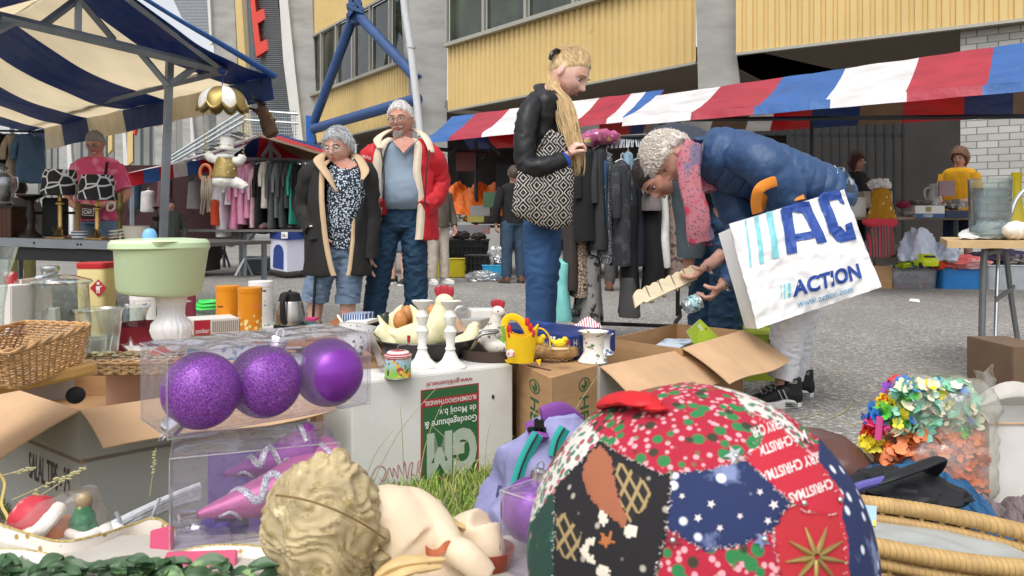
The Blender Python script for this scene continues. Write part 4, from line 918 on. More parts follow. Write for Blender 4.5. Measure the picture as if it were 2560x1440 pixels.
 for x,y,d in ((1962,1016,-.10),(1994,985,.10)):
  p=Q(x,y,d); p.z=0.004
  o=shoe(r,p,(-1,-.12),m_sn,m_solew,L_=.24,name='sneaker',hi=.10,w=.043)
  st=MB();
  for k in range(3): st.box(p+V(.015+.0,-.043,.012+.007*k),(.055,.004,.003))
  st.part('sole_stripes',m_sn,o)
  l=MB()
  for k in range(5): l.ell(p+V(-.052-.020*k,-.030+.000*k,.088-.011*k),(.004,.003,.004),8,6)
  for k in range(4): l.tube([p+V(-.045-.02*k,-.036,.10-.012*k),p+V(-.06-.02*k,-.02,.108-.012*k),p+V(-.06-.02*k,.01,.104-.012*k)],.003,5,k=3)
  l.part('laces',mat('lace','#8f9294',.5),o)
  l=MB().box(p+V(-.035,-.047,.062),(.004,.003,.045),rot(0,-25,0)).box(p+V(-.015,-.047,.064),(.006,.003,.045),rot(0,-25,0)).part('trim_strip',mat('silver',None),o)
  textq('XELO',[p+V(-.0,-.052,.125),p+V(.035,-.052,.125),p+V(.035,-.050,.112),p+V(-.0,-.050,.112)],m_solew,o)
 g=thing('slatted_wooden_frame','pale wooden strip with grey pegs in the bending woman\'s hand','wooden frame',Q(1655,725,-.05))
 def G(u,v,w): # u along, v across, w thick
  a=Q(1583,752,-.12); b=Q(1738,680,.02); d=(b-a); n=V(-.1,.5,.86).normalized(); nn=d.cross(n).normalized()
  return a+d*u+n*(.075*(v-.5))+nn*w
 mb=MB(); out=[(0,.15),(.02,-.15)]+[(.02+.96*k/40,-.12+.13*abs(math.sin(k*.62))) for k in range(41)]+[(1,1),(.17,1),(.12,.8)]
 mb.slab([G(u,1-v,0) for u,v in [(0,1),(0,.25)]+[(.02+.96*k/40,.12-.12*abs(math.sin(k*.62))) for k in range(41)]+[(1,1.0),(.16,1.0),(.13,.86)]],.012)
 mb.part('board',mat('pale_wood','#d6c7a8',.7,stretch=(1,8,8)),g,smooth=None)
 mb=MB(); ho=MB()
 for k in range(4):
  u=.20+k*.2; mb.tube([G(u+.05,-.12,.004),G(u,1.0,.008)],[.008,.006],8).ell(G(u+.05,-.1,.012),.009,10,6)
  for a,b in ((.07,.35),(.10,.7),(.15,.45)): ho.ell(G(u+a-.02,b,.001),(.012,.006,.002),12,6,frame(Vector((1,.3,.5)),V(0,-.6,.6)))
 mb.part('pegs',mat('peg_grey','#7d725d',.7),g); ho.part('cutouts',mat('hole_shade','#5b5648',.8),g)  # dark discs stand in for the shade inside the holes
 c=thing('cup','small glass cup with a printed band in the bending woman\'s lower hand','cup',Q(1730,772,-.08))
 Rg=rot(0,65,10)
 MB().lathe([(.030,0),(.034,.03),(.036,.075),(.033,.075),(.030,.01)],24,Q(1712,770,-.06),0,Rg).part('cup_body',mat('cup_grey','#7d8488',.3,layers=(('noise',60,.55,'#d6e4e6'),)),c)
 MB().lathe([(.0372,.025),(.0382,.055)],24,Q(1712,770,-.06),0,Rg).part('band',mat('aqua_band','#9fc7cb',.5,layers=(('noise',70,.55,'#3c5b66'),)),c)
woman_bag()
# ---- white shopping bag with lettering ----
def shop_bag():
 Y0=3.3; Q=lambda x,y,d=0:P(x,y,Y0+d)
 B_=thing('shopping_bag','big white plastic bag with blue ACTION lettering and orange handles on the bending woman\'s arm','bag',Q(2020,800))
 TL,TR,BR,BL=Q(1822,560,.0),Q(2108,474,.02),Q(2203,717,-.02),Q(1892,822,-.05)
 q=[TL,TR,BR,BL]; n=(BL-TL).cross(TR-TL).normalized(); n=n if n.y<0 else -n
 bk=-n*.16
 m_w=mat('woven_plastic_white','#ecedee',.35,vs=4,var=.03,bump=.6,bs=7,bumpd=.012,spec=.5); m_wg=mat('woven_plastic_side','#d9dadc',.4,vs=4,var=.05,bump=.6,bs=9,bumpd=.01)
 def wr(u,v):
  p=Vector((u*3.1,v*2.6,2.2)); return .016*noise.noise(p*1.2)+.006*(1-2*abs(noise.noise(p*2.6)))+.004*(1-2*abs(noise.noise(p*6)))
 front=lambda u,v: quadmap(q,u,v)+n*(wr(u,v)+.03*math.sin(u*PI)*math.sin(min(1,v*1.1)*PI))
 mb=MB().grid(front,60,48); mb.part('front_panel',m_w,B_,solid=.002,offs=1 if False else -1)
 bl2=[TL+bk*.55+V(-.02,0,-.03),TR+bk*.55,BR+bk,BL+bk]
 mb=MB().grid(lambda u,v:quadmap(bl2,u,v)-n*.012*noise.noise(Vector((u*4,v*4,1))),30,24)
 mb.part('back_panel',m_wg,B_,solid=.002)
 def side(a,b,c,d,k):
  return lambda u,v: quadmap([a,b,c,d],u,v)-(((TR-TL).normalized()*k)*.05*math.sin(u*PI)*v)
 s1=[TL,bl2[0],BL+bk,BL]; mb=MB().grid(side(bl2[0],TL,BL,BL+bk,-1),12,24).grid(side(TR,bl2[1],BR+bk,BR,1),12,24).grid(lambda u,v:quadmap([BL,BR,BR+bk,BL+bk],u,v),24,10)
 mb.part('side_panel',m_wg,B_,solid=.002)
 m_bl=mat('print_blue','#2b4c9c',.4,vs=3,var=.06,bump=.2,bs=9); m_aq=mat('print_aqua','#86cfd8',.4,var=.05)
 off=lambda u,v:front(u,v)+n*.0055
 def poly(pl,m,nm='print'):
  mb=MB()
  for a,b,c,d in pl:
   mb.grid(lambda s_,t_:off(*[ (a[k]*(1-t_)+d[k]*t_)*(1-s_)+(b[k]*(1-t_)+c[k]*t_)*s_ for k in (0,1)]),8,8)
  mb.part(nm,m,B_,smooth=None)
 def uv(x,y):
  u=v=.5
  for _ in range(12):
   p=quadmap(q,u,v); px=1280+p.x/p.y*F; py=HY-(p.z-H)/p.y*F
   e=1e-3; a=quadmap(q,u+e,v); b=quadmap(q,u,v+e)
   ax_=1280+a.x/a.y*F-px; ay=HY-(a.z-H)/a.y*F-py; bx_=1280+b.x/b.y*F-px; by=HY-(b.z-H)/b.y*F-py
   D=(ax_*by-bx_*ay)/e; dx,dy=x-px,y-py; u+=(dx*by-dy*bx_)/D; v+=(ax_*dy-ay*dx)/D
  return u,v
 W=lambda l:[[uv(*p) for p in qd] for qd in l]
 Z=lambda cx,cy:(1560+cx/1.8457,260+cy/1.8457)
 C=lambda l:[[Z(*p) for p in qd] for qd in l]
 poly(W(C([[(555,536),(562,535),(583,750),(574,752)],[(598,520),(617,518),(638,730),(618,740)],[(652,500),(680,495),(706,708),(675,718)]])),m_aq)
 poly(W(C([[(716,492),(770,470),(782,690),(740,697)],[(716,492),(730,478),(800,455),(835,505)],[(800,455),(850,450),(920,640),(875,650)],[(765,605),(855,590),(862,622),(768,640)]])),m_bl)
 poly(W(C([[(890,440),(935,422),(985,590),(935,600)],[(890,440),(905,412),(990,400),(1000,440)],[(905,412),(975,400),(990,440),(930,450)],[(935,590),(985,565),(1020,600),(975,640)],[(965,600),(1050,585),(1068,625),(985,642)],[(1010,560),(1042,545),(1069,622),(1030,630)],[(980,402),(992,402),(1016,465),(990,455)]])),m_bl)
 def T(txt,pts,m,bold):
  uvq=[uv(*Z(*p)) for p in pts]
  def f(u,v):
   a=[(uvq[0][k]*v+uvq[3][k]*(1-v))*(1-u)+(uvq[1][k]*v+uvq[2][k]*(1-v))*u for k in (0,1)]; return off(*a)
  textq(txt,q,m,B_,bold=bold,fn=f)
 T('ACTION',[(765,818),(1072,735),(1090,805),(772,893)],m_bl,.035)
 poly(W(C([[(715,836),(719,835),(722,900),(718,901)],[(728,832),(735,831),(738,896),(731,898)],[(746,828),(757,826),(762,890),(750,893)]])),m_aq)
 T('www.action.com',[(790,910),(1043,840),(1050,868),(797,940)],mat('print_lightblue','#6fa6c9',.4),.0)
 sp=[Q(1868,766,.02),Q(1903,764,.0),Q(1909,783,.0),Q(1872,784,.02)];
 textq('AC',[p+n*.045 for p in sp],mat('print_dark','#3a4668',.5),B_,bold=.03)
 m_or=mat('orange_webbing','#d9852c',.6,bump=.5,bs=120)
 MB().tube([Q(1893,532,-.0),Q(1890,500,-.03),Q(1903,468,-.05),Q(1950,452,-.0),Q(1985,470,.02),Q(2000,500,.0)],.022,10,k=5,flat=.2,up=(0,1,0)).tube([Q(1900,528,.1),Q(1907,490,.06),Q(1925,440,.06),Q(1965,455,.08),Q(1975,500,.1)],.022,10,k=5,flat=.2,up=(0,1,0)).part('handle',m_or,B_)
shop_bag()
# ---- second bent person behind her ----
def man_behind():
 Y0=4.25; Q=lambda x,y,d=0:P(x,y,Y0+d)
 r=thing('person','person with short dark hair bending down behind the woman in the quilted jacket','person',Q(1800,934))
 fr=Vector((-.30,-.35,-.85)); hc=Q(1642,441,-.1); R=frame(fr,(-.9,0,.2)); s=1.08
 mb=MB(); add_head(mb,hc,R,s,fat=.2)
 mb.tube([Q(1665,410,.02),Q(1710,420,.05)],[.06,.07],16); mb.rings([(Q(1700,425,.05),Zu*.1,Yc*.15),(Q(1820,470,.1),Zu*.12,Yc*.15)],n=20)
 limb(mb,[Q(1720,450,-.1),Q(1728,560,-.05),Q(1722,660,-.05)],[.05,.04,.03]); add_hand(mb,Q(1722,660,-.05),(-.3,0,-1),(-1,0,0),.5,1)
 limb(mb,[Q(1820,520),Q(1815,720),Q(1815,900)],[.08,.06,.04])
 mb.part('body',m_skinr,r,remesh=.0055,sm=1)
 face_parts(r,hc,R,s,'#3a2f28')
 hair_cap(r,hc,R,s,hairm('hair_dark','#2e2723',.3),front=.05,low=-.03,thick=.008,strands=700,length=.02,seed=31,comb=(0,-.6,-.3),clump=.003,fat=.2)
 m_g=mat('slate_jacket','#333a44',.8,vs=5,var=.15,bump=.3)
 J=MB().rings([(Q(1612,395,.12),V(.02,0,.10),Yc*.12),(Q(1640,385,.1),V(0,0,.14),Yc*.18),(Q(1720,400,.1),V(0,0,.19),Yc*.22),(Q(1810,450,.12),V(-.03,0,.19),Yc*.22),(Q(1850,520,.1),V(-.08,0,.15),Yc*.2)],n=36,k=6).part('jacket',m_g,r,disp=folds(.012,9,seed=2),sub=1)
 MB().tube([Q(1715,440,-.12),Q(1726,540,-.08),Q(1724,640,-.05)],[.09,.078,.065],20,k=8).part('sleeve',mat('slate_sleeve','#56636b',.85),J,disp=folds(.01,12))
 jb=MB().rings([(Q(1850,500,.1),X_*.15,Yc*.16),(Q(1835,560,.05),X_*.16,Yc*.16)],n=20)
 limb(jb,[Q(1830,560,-.02),Q(1818,700,-.02),Q(1812,920,-.02)],[.11,.088,.078]); limb(jb,[Q(1800,560,.14),Q(1765,700,.14),Q(1758,915,.14)],[.11,.085,.075])
 jb.part('trousers',m_jeand,r,remesh=.010,sm=3,disp=folds(.013,15,(1,1,1.4),3))
 for x,d in ((1812,-.02),(1758,.14)): p=Q(x,930,d); p.z=0; shoe(r,p,(-1,-.3),m_blk,m_soled)
man_behind()
# ---- people further away: one adjustable standing figure ----
def stander(label,x,Y,h,face,top,bot,hair,skin=None,arms='down',shorts=False,shoes=None,low=-.03,thick=.012,glasses=None,yoff=0,lean=0,upto=None,soles=None,glen=.02,wid=1,topm=None):
 skin=skin or m_skin; X0=(x-1280)/F*Y; r=thing('person',label,'person',V(X0,Y,0)); k=h/1.72
 W=lambda a,b,c:V(X0+a*k+lean*c,Y+b*k,c*k)
 hc=W(.0,-.03,1.585); R=frame(face); mb=MB()
 fx=Vector((face[0],face[1],0)).normalized(); sx=Vector((-fx.y,fx.x,0)); sx=sx if sx.x>0 else -sx
 add_head(mb,hc,R,k,fat=.2,nu=40,nv=32); mb.tube([W(0,.0,1.4),W(0,0,1.52)],[.06*k,.052*k],14)
 mb.rings([(W(0,0,1.4),sx*.15*k,fx*.09*k),(W(0,0,1.15),sx*.13*k,fx*.1*k),(W(0,0,.95),sx*.15*k,fx*.11*k)],n=18)
 sl=[]
 for s in (-1,1):
  S=W(0,0,1.375)+sx*s*.172*k
  if arms=='down': E=W(0,.02,1.10)+sx*s*.25*k; Wr=W(0,0,.86)+sx*s*.24*k+fx*.08; hd=(0,0,-1)
  elif arms=='folded': E=W(0,0,1.09)+sx*s*.27*k; Wr=W(0,0,.99)+sx*s*.07*k+fx*.22*k; hd=-sx*s+fx*.2
  elif arms=='front': E=W(0,0,1.10)+sx*s*.22*k+fx*.03; Wr=W(0,0,1.02)+sx*s*.10*k+fx*.27*k; hd=fx+V(0,0,-.3)
  limb(mb,[S,E,Wr],[.045*k,.04*k,.027*k]); add_hand(mb,Wr,hd,fx*-1 if arms!='down' else -sx*s,.5,1,k); sl.append((S,E,Wr))
 for s in (-1,1): limb(mb,[W(0,0,.92)+sx*s*.09*k,W(0,-.01,.5)+sx*s*.10*k,W(0,.02,.08)+sx*s*.11*k],[.08*k,.052*k,.036*k])
 mb.part('body',skin,r,remesh=.009,sm=1)
 face_parts(r,hc,R,k,hair,glasses=glasses)
 hair_cap(r,hc,R,k,hairm('hair_'+hair,hair,.25),low=low,thick=thick,strands=350,length=glen,seed=int(x))
 tm=topm or mat('top_'+top,top,.85,vs=5,var=.12,bump=.3)
 T=MB().rings([(W(0,0,1.455),sx*.09*k,fx*.07*k),(W(0,0,1.40),sx*.19*k*wid,fx*.11*k),(W(0,0,1.2),sx*.18*k*wid,fx*.135*k),(W(0,0,1.0),sx*.17*k*wid,fx*.145*k),(W(0,0,.86),sx*.18*k*wid,fx*.145*k)],n=32,k=5).part('top',tm,r,disp=folds(.012,9,seed=x),sub=1)
 for S,E,Wr in sl:
  end=E.lerp(Wr,.85) if shorts!='tee' and not (isinstance(shorts,str)) else S.lerp(E,.75)
  pts=[S+V(0,0,.0),E,end] if end!=S.lerp(E,.75) else [S,S.lerp(E,.4),end]
  MB().tube(pts,[.068*k,.058*k,.05*k] if len(pts)==3 and pts[1]==E else [.07*k,.07*k,.072*k],18,k=5).part('sleeve',tm,T,disp=folds(.008,14))
 jb=MB().rings([(W(0,0,.98),sx*.15*k,fx*.12*k),(W(0,0,.84),sx*.17*k,fx*.125*k)],n=20)
 zb=.48 if shorts else .08
 for s in (-1,1): limb(jb,[W(0,0,.88)+sx*s*.085*k,W(0,0,.5)+sx*s*.10*k]+([] if shorts else [W(0,.02,.09)+sx*s*.11*k]),[.10*k,.09*k] if shorts else [.10*k,.08*k,.07*k])
 jb.part('shorts' if shorts else 'trousers',mat('bot_'+bot,bot,.85,vs=6,var=.2,bump=.3),r,remesh=.014,sm=3,disp=folds(.008,12))
 for s in (-1,1):
  p=W(0,.02,0)+sx*s*.115*k; shoe(r,p,fx+sx*s*.25,mat('shoe_'+(shoes or '#2b2826'),shoes or '#2b2826',.6),m_solew if soles else m_soled,L_=.26*k)
 return r,W,hc,R,k
m_pink=mat('tie_dye_pink','#d8557f',.9,vs=3,var=.12,layers=(('noise',9,.56,'#e78aa6'),),bump=.3)
r,W,hc,R,k=stander('man in a pink tie-dye T-shirt with a cigarette behind the lamp table',243,7.2,1.66,(.0,-1,-.45),'#d8557f','#6f87a0','#8e8a86',m_skinr,'folded','tee',glasses='#7a7470',topm=m_pink,wid=1.05,low=-.01,thick=.008)
MB().tube([hc+R@Vector((.0,.09,-.058)),hc+R@Vector((-.045,.12,-.05))],.004,8).part('cigarette',m_solew,r)
MB().tube([P(268,405,7.02),P(262,450,7.0),P(248,490,6.98)],.014,8,flat=.3).part('shoulder_strap',m_blk,r)
c_=P(278,517,6.93); MB().tube([c_+V(.034*math.cos(a),.02*math.sin(a),.036*math.sin(a)) for a in [2*PI*i/20 for i in range(20)]],.009,8,closed=True).part('wrist_watch',m_solew,r)
fb=thing('belt_bag','brown belt bag with white letters on the man in pink','bag',P(218,548,6.9)); q_=[P(192,508,6.85),P(242,514,6.85),P(240,548,6.85),P(196,548,6.85)]
mb=MB(); ext(mb,q_,(0,.08,0)); mb.part('pouch',mat('brown_bag','#4b2f2b',.6),fb,bevel=.015)
textq('CAP.',[P(209,524,6.84),P(232,527,6.84),P(231,536,6.84),P(208,534,6.84)],mat('white_print',None),fb,bold=.03)
shapeq([[(0,0),(1,0),(1,.08),(0,.08)],[(0,.92),(1,.92),(1,1),(0,1)],[(0,0),(.04,0),(.04,1),(0,1)],[(.96,0),(1,0),(1,1),(.96,1)]],[P(206,520,6.84),P(235,524,6.84),P(234,540,6.84),P(205,538,6.84)],mat('white_print',None),fb,'badge_outline')
m_yel=mat('yellow_top','#e0a51c',.8,var=.08,bump=.3)
stander('woman in a mustard yellow top with shoulder-length brown hair at the far right stall',2398,10.9,1.86,(-.75,-.6,-.25),'#e0a51c','#2c3b55','#6b4a38',m_skin,'front','tee',low=-.10,thick=.03,glen=.06,topm=m_yel,glasses='#8a7060')
stander('woman in dark clothes and glasses seated in the shade behind the right stall',2140,11.2,1.82,(.5,-.8,-.1),'#211c20','#222022','#4a2d22',m_skinr,'front',low=-.12,thick=.03,glen=.06,glasses='#999999')
stander('small dark haired seller in the shade behind the steel post',428,11.6,1.18,(.6,-.8,-.1),'#3b4038','#22252a','#2a211c',m_skinr)
stander('person in a black jacket and jeans turned away behind the girl',1284,10.9,1.62,(-.3,.95,-.3),'#1c1b1d','#34485c','#4a3d33',m_skinr,shoes='#6b4c36',low=-.05)
stander('bald person in a grey top standing right behind the man in the red jacket',1096,10.8,1.52,(.6,-.7,0),'#5a5148','#b8aea0','#3a2a24',m_skinr,shoes='#cfcac2',soles=True,thick=.002)
stander('passer-by in shorts and black trainers, legs seen between the couple',996,10.6,1.50,(-.5,-.8,0),'#4c4642','#5d6c80','#3a2a24',m_skin,shorts='tee',shoes='#22272a',soles=True)
stander('person in grey trousers walking behind the right end of the clothes rail',1545,9.6,1.55,(.3,.9,0),'#26292c','#4c4a48','#2a2320',m_skin,shoes='#6f4a34')
stander('person in olive shorts and grey trousers behind the far left of the lamp table',55,9.0,1.3,(.2,-1,0),'#55504a','#8a8554','#4a4038',m_skin)
# ================= GOODS ON THE CARTONS =================
m_card=mat('cardboard','#ae8962',.9,vs=5,var=.14,layers=(('noise',5,.68,'#9a7651'),),bump=.25,bs=120,stretch=(1,1,6)); m_cardl=mat('cardboard_light','#c3a07c',.9,vs=5,var=.13,layers=(('noise',6,.68,'#b08c66'),),bump=.2,bs=90)
m_cw=mat('white_carton','#d6d5d1',.75,vs=7,var=.08,bump=.15,bs=40); m_cg=mat('grey_carton','#a9a8a4',.8,vs=4,var=.06,bump=.15,bs=40)
m_pw=mat('white_paint','#e4e1da',.55,vs=12,var=.06,bump=.2,bs=80); m_wp=mat('white_plastic','#ecebea',.35,var=.03)
m_ink=mat('ink_black','#2a2926',.7); m_green=mat('print_green','#2f6139',.6,vs=6,var=.08); m_redp=mat('print_red','#a52a33',.6); m_whp=mat('print_white','#dfe3dd',.6)
m_glass=clear('clear_glass',tint='#f6faf9',amount=.07,diff=.012,rough=.02,bump=.25,bs=18,dcol='#dfe6e6',edge=.95,pw=2.2)
def lab(o,l): o['label']=l; return o
def carton(name,label,plan,z0,z1,m,flaps=(),parent=None,bottom=True,t=.005,closed=False,inner=None):
 """plan: 4 ground corners; flaps: (edge index, length, droop degrees, flare)"""
 a=[V(p[0],p[1],0) for p in plan]; c=sum(a,V(0,0,0))/4
 r=thing(name,label,'box',V(c.x,c.y,z0))
 mb=MB()
 for i in range(4):
  p,q=a[i],a[(i+1)%4]; n=(q-p).cross(Zu).normalized(); n=-n if n.dot(c-p)<0 else n   # inward
  i0,i1=p+n*t,q+n*t
  d=(q-p).normalized()*t*(1 if i%2 else 0)
  mb.add([p+d+Zu*z0,q-d+Zu*z0,q-d+Zu*z1,p+d+Zu*z1,i0+d+Zu*z0,i1-d+Zu*z0,i1-d+Zu*z1,i0+d+Zu*z1],[(0,1,2,3),(7,6,5,4),(3,2,6,7),(0,4,5,1),(0,3,7,4),(1,5,6,2)])
 if bottom: mb.slab([p.lerp(c,.03)+Zu*(z0+.008) for p in a],.004)
 if closed:
  k=[p+Zu*(z1+.004) for p in a]; mb.slab(k,.004)
 mb.part('box_body',m,r,smooth=None)
 for (i,ln,dr,fl) in flaps:
  p,q=a[i]+Zu*z1,a[(i+1)%4]+Zu*z1; n=(q-p).cross(Zu).normalized(); n=-n if n.dot(c+Zu*z1-p)>0 else n  # outward
  dr=math.radians(dr); o=n*math.cos(dr)-Zu*math.sin(dr); e=(q-p).normalized()
  fmb=MB().grid(lambda u,v:p.lerp(q,u)+o*ln*v+e*fl*v*(u-.5)*2+Zu*(.012*math.sin(u*5+i)*v-.03*v*v),14,8)
  fmb.part('flap',inner or m_cardl,r,solid=.004,smooth=60)
 return r,a
def boxq(name,label,a,b,dep,z0,z1,m,cat='box',group=None,bevel=.003,wob=None):
 """closed box: front bottom edge a->b (ground plan), depth away, z0..z1; returns object and quads"""
 a=V(a[0],a[1],0);b=V(b[0],b[1],0); n=V(-(b-a).y,(b-a).x,0).normalized(); n=n if n.y>0 else -n; n=n*dep
 mb=MB(); mb.add([a+Zu*z0,b+Zu*z0,b+n+Zu*z0,a+n+Zu*z0,a+Zu*z1,b+Zu*z1,b+n+Zu*z1,a+n+Zu*z1],[(3,2,1,0),(4,5,6,7),(0,1,5,4),(1,2,6,5),(2,3,7,6),(3,0,4,7)])
 o=mb.one(name,label,cat,m,group,smooth=None,bevel=bevel)
 return o,dict(front=[a+Zu*z1,b+Zu*z1,b+Zu*z0,a+Zu*z0],right=[b+Zu*z1,b+n+Zu*z1,b+n+Zu*z0,b+Zu*z0],left=[a+n+Zu*z1,a+Zu*z1,a+Zu*z0,a+n+Zu*z0],top=[a+n+Zu*z1,b+n+Zu*z1,b+Zu*z1,a+Zu*z1])
# --- white carton with green print (stands upside down) ---
o,q=boxq('flower_carton','white flower carton standing upside down with a green and red print','' or (-.468,2.34),(.003,2.66),.42,0,.335,m_cw,bevel=.004)
Fq=q['front']; fl=lambda u0,v0,u1,v1: sq(Fq,u0,v0,u1,v1)
shapeq([[(0,0),(1,0),(1,1),(0,1)]],fl(.395,.015,.765,.865),m_redp,o,'print',t=.0012)
shapeq([[(0,0),(1,0),(1,1),(0,1)]],fl(.405,.02,.755,.855),m_green,o,'print',t=.0020)
shapeq([[(0,0),(1,0),(1,1),(0,1)]],fl(.405,.70,.755,.775),m_redp,o,'print',t=.0028)
def rot180(qd): return [qd[2],qd[3],qd[0],qd[1]]
def tri(s,qd,m,b=0.0,**k): textq(s,rot180(qd),m,o,bold=b,t=.0036,**k)
tri('www.gmbloemen.nl',fl(.43,.885,.72,.945),m_redp,.01)
tri('BLOEMENGROOTHANDEL',fl(.415,.715,.745,.758),m_whp,.01)
tri('de Mooij b.v.',fl(.50,.60,.745,.685),m_whp,.01); tri('Goedegebuure &',fl(.415,.50,.750,.59),m_whp,.01)
m_gg=mat('print_sage','#a9b6a6',.6)
tri('GM',fl(.43,.03,.75,.46),m_gg,.06)
mb=MB(); f0=lambda u,v: quadmap(Fq,u,v)+V(.0,-.002,0)
cur=[(.10,.13),(.13,.22),(.16,.24),(.19,.19),(.17,.10),(.19,.12),(.21,.21),(.23,.12),(.235,.2),(.26,.1),(.262,.22),(.29,.12),(.30,.24),(.315,.08),(.33,.2),(.35,.21),(.34,.12),(.37,.1),(.38,.2),(.40,.22),(.385,.12),(.42,.11)]
mb.tube([f0(*c) for c in cur],.0009,4,k=5); mb.part('handwriting',m_redp,o)
MB().ell(quadmap(Fq,.86,.71),(.006,.003,.008),10,6).part('hole',m_ink,o)
# --- brown carton with plant logo ---
Pz=lambda x,y,z=.33:PZ(x,y,z)
a=PZ(1290,905,.33);b=PZ(1376,945,.33);c_=PZ(1497,912,.33); d_=a+(c_-b)
r,pl=carton('plant_carton','closed brown cardboard carton with green leaf logo right of the white carton',[a,b,c_,d_],0,.325,m_card,closed=True)
ql=[V(a.x,a.y,.325),V(b.x,b.y,.325),V(b.x,b.y,0),V(a.x,a.y,0)]; qr=[V(b.x,b.y,.325),V(c_.x,c_.y,.325),V(c_.x,c_.y,0),V(b.x,b.y,0)]
def vtext(txt,qd,u0,v0,u1,v1,m,par,bold=.02):   # text reading downwards
 s_=sq(qd,u0,v0,u1,v1); textq(txt,[s_[1],s_[2],s_[3],s_[0]],m,par,bold=bold,t=.0015)
for qd,u0,u1 in ((ql,.42,.72),(qr,.56,.80)):
 vtext('HERBA',qd,u0+.03,.12,u1-.03,.74,m_green,r,.01)
 ring=[(.5+.5*math.cos(t)*(1 if k==0 else .84),.5+.5*math.sin(t)*(1 if k==0 else .84)) for k in (0,1) for t in [2*PI*i/24 for i in range(25)]]
 s_=sq(qd,u0,.79,u1,.93)
 shapeq([[ring[i],ring[i+1],ring[26+i],ring[25+i]] for i in range(24)]+[[(.5,.12),(.75,.35),(.78,.6),(.5,.9),(.5,.5)],[(.5,.12),(.25,.35),(.22,.55),(.48,.45)]],s_,m_green,r,'leaf_logo',t=.0015)
MB().slab([PZ(1318,914,.331),PZ(1375,926,.331),PZ(1378,924,.331),PZ(1320,912,.331)],.001).part('slit',mat('dark_slit','#5c4530',.9),r)
# --- two open cartons right ---
k0=PZ(1520,846,.34);k1=PZ(1706,872,.34);k2=PZ(1858,826,.34);k3=PZ(1690,809,.34)
r1,_=carton('open_carton','open brown carton with books inside and a wide flap, the farther of two',[k0,k1,k2,k3],0,.34,m_card,[(1,.21,24,.03)],bottom=True)
Fc=PZ(1500,918,.325);Rc=PZ(1701,876,.325);Lc=PZ(1513,851,.325)
r2,_=carton('open_carton','open carton, grey outside, drooping front flap, the nearer of two',[Fc,Rc,Lc,Fc+Lc-Rc],0,.325,m_cg,[(0,.17,22,.02)],inner=m_cardl)
MB().slab([PZ(1640,862,.30),PZ(1700,868,.30),PZ(1745,848,.30),PZ(1665,846,.30)],.01).one('picture_book','pale blue picture book lying in the farther open carton','book',mat('pale_book','#c4d0dc',.5,layers=(('noise',14,.55,'#7f97ae'),)),smooth=None)
gb=[P(1752,797,3.35),P(1795,843,3.35),P(1760,870,3.15),P(1716,826,3.15)]
gb=[P(1750,797,3.45),P(1796,842,3.45),P(1742,872,3.25),P(1716,828,3.25)]
g=thing('game_box','small green game box tilted up out of the open carton','box',gb[3]); mb=MB(); ext(mb,gb,(.02,.03,-.02)); mb.part('box_body',mat('lime_print','#9db52e',.5,layers=(('noise',26,.66,'#7c3f24'),)),g,bevel=.001,smooth=None)
shapeq([[(0,0),(1,0),(1,.07),(0,.07)],[(0,.93),(1,.93),(1,1),(0,1)],[(0,0),(.05,0),(.05,1),(0,1)],[(.95,0),(1,0),(1,1),(.95,1)]],gb,m_whp,g,'border',t=-.002)
for k in range(4): shapeq([[(.15+.08*k,.62),(.15+.08*k,.9),(.18+.08*k,.9),(.18+.08*k,.62)]],gb,m_whp,g,'print',t=-.0025)
tb=thing('storage_tub','lime green storage tub with a dark handle behind the open cartons','tub',PZ(1890,955,0))
c0=PZ(1895,952,0)
MB().rings([(V(c0.x,c0.y+.12,0),X_*.10,Yc*.14),(V(c0.x,c0.y+.12,.24),X_*.125,Yc*.17),(V(c0.x,c0.y+.12,.245),X_*.135,Yc*.18)],n=32,k=3,pw=6).part('tub_body',mat('lime_plastic','#a9b83c',.35),tb)
MB().tube([V(c0.x+.04,c0.y-.06,.21),V(c0.x+.075,c0.y-.075,.225),V(c0.x+.11,c0.y-.05,.235)],.014,8).part('handle',m_blk,tb)
o,q=boxq('white_box','white box with a black label under the carton flap','' or PZ(1735,1010,0)[:2],PZ(1860,985,0)[:2],.15,0,.15,m_cw)
shapeq([[(0,0),(1,0),(1,1),(0,1)]],sq(q['front'],.05,.3,.45,.85),m_ink,o,'print'); textq('1',sq(q['front'],.68,.2,.85,.7),m_ink,o)
# --- things on the white carton ---
def candlestick(x,yb,z,hgt,label):
 p=PZ(x,yb,z); s=hgt/.215
 pr=[(0,0),(.050,0),(.051,.006),(.040,.014),(.026,.028),(.018,.045),(.014,.055),(.017,.062),(.013,.07),(.016,.10),(.021,.118),(.016,.126),(.012,.135),(.017,.15),(.021,.165),(.015,.178),(.012,.186),(.02,.196),(.026,.203),(.032,.211),(.034,.215),(.018,.215),(.016,.20),(0,.20)]
 t=thing('candlestick',label,'candlestick',p,'pair of white candlesticks')
 MB().lathe([(a*s*1.02,b*s) for a,b in pr],32,p).part('stem',m_pw,t,wob=(.0012,60))
 return t
candlestick(1056,918,.335,.218,'white turned wood candlestick in front of the pan, left of the pair')
candlestick(1126,920,.335,.218,'white turned wood candlestick in front of the pan, right of the pair')
p=PZ(995,944,.337); t=thing('music_tin','small round tin with a red lid and crank on the corner of the white carton','tin',p)
s=NT('meadow_print'); n=s.tex('Noise',38,Detail=3); sp=s.n.new('ShaderNodeSeparateXYZ'); s.lk(s.tc,sp.inputs[0])
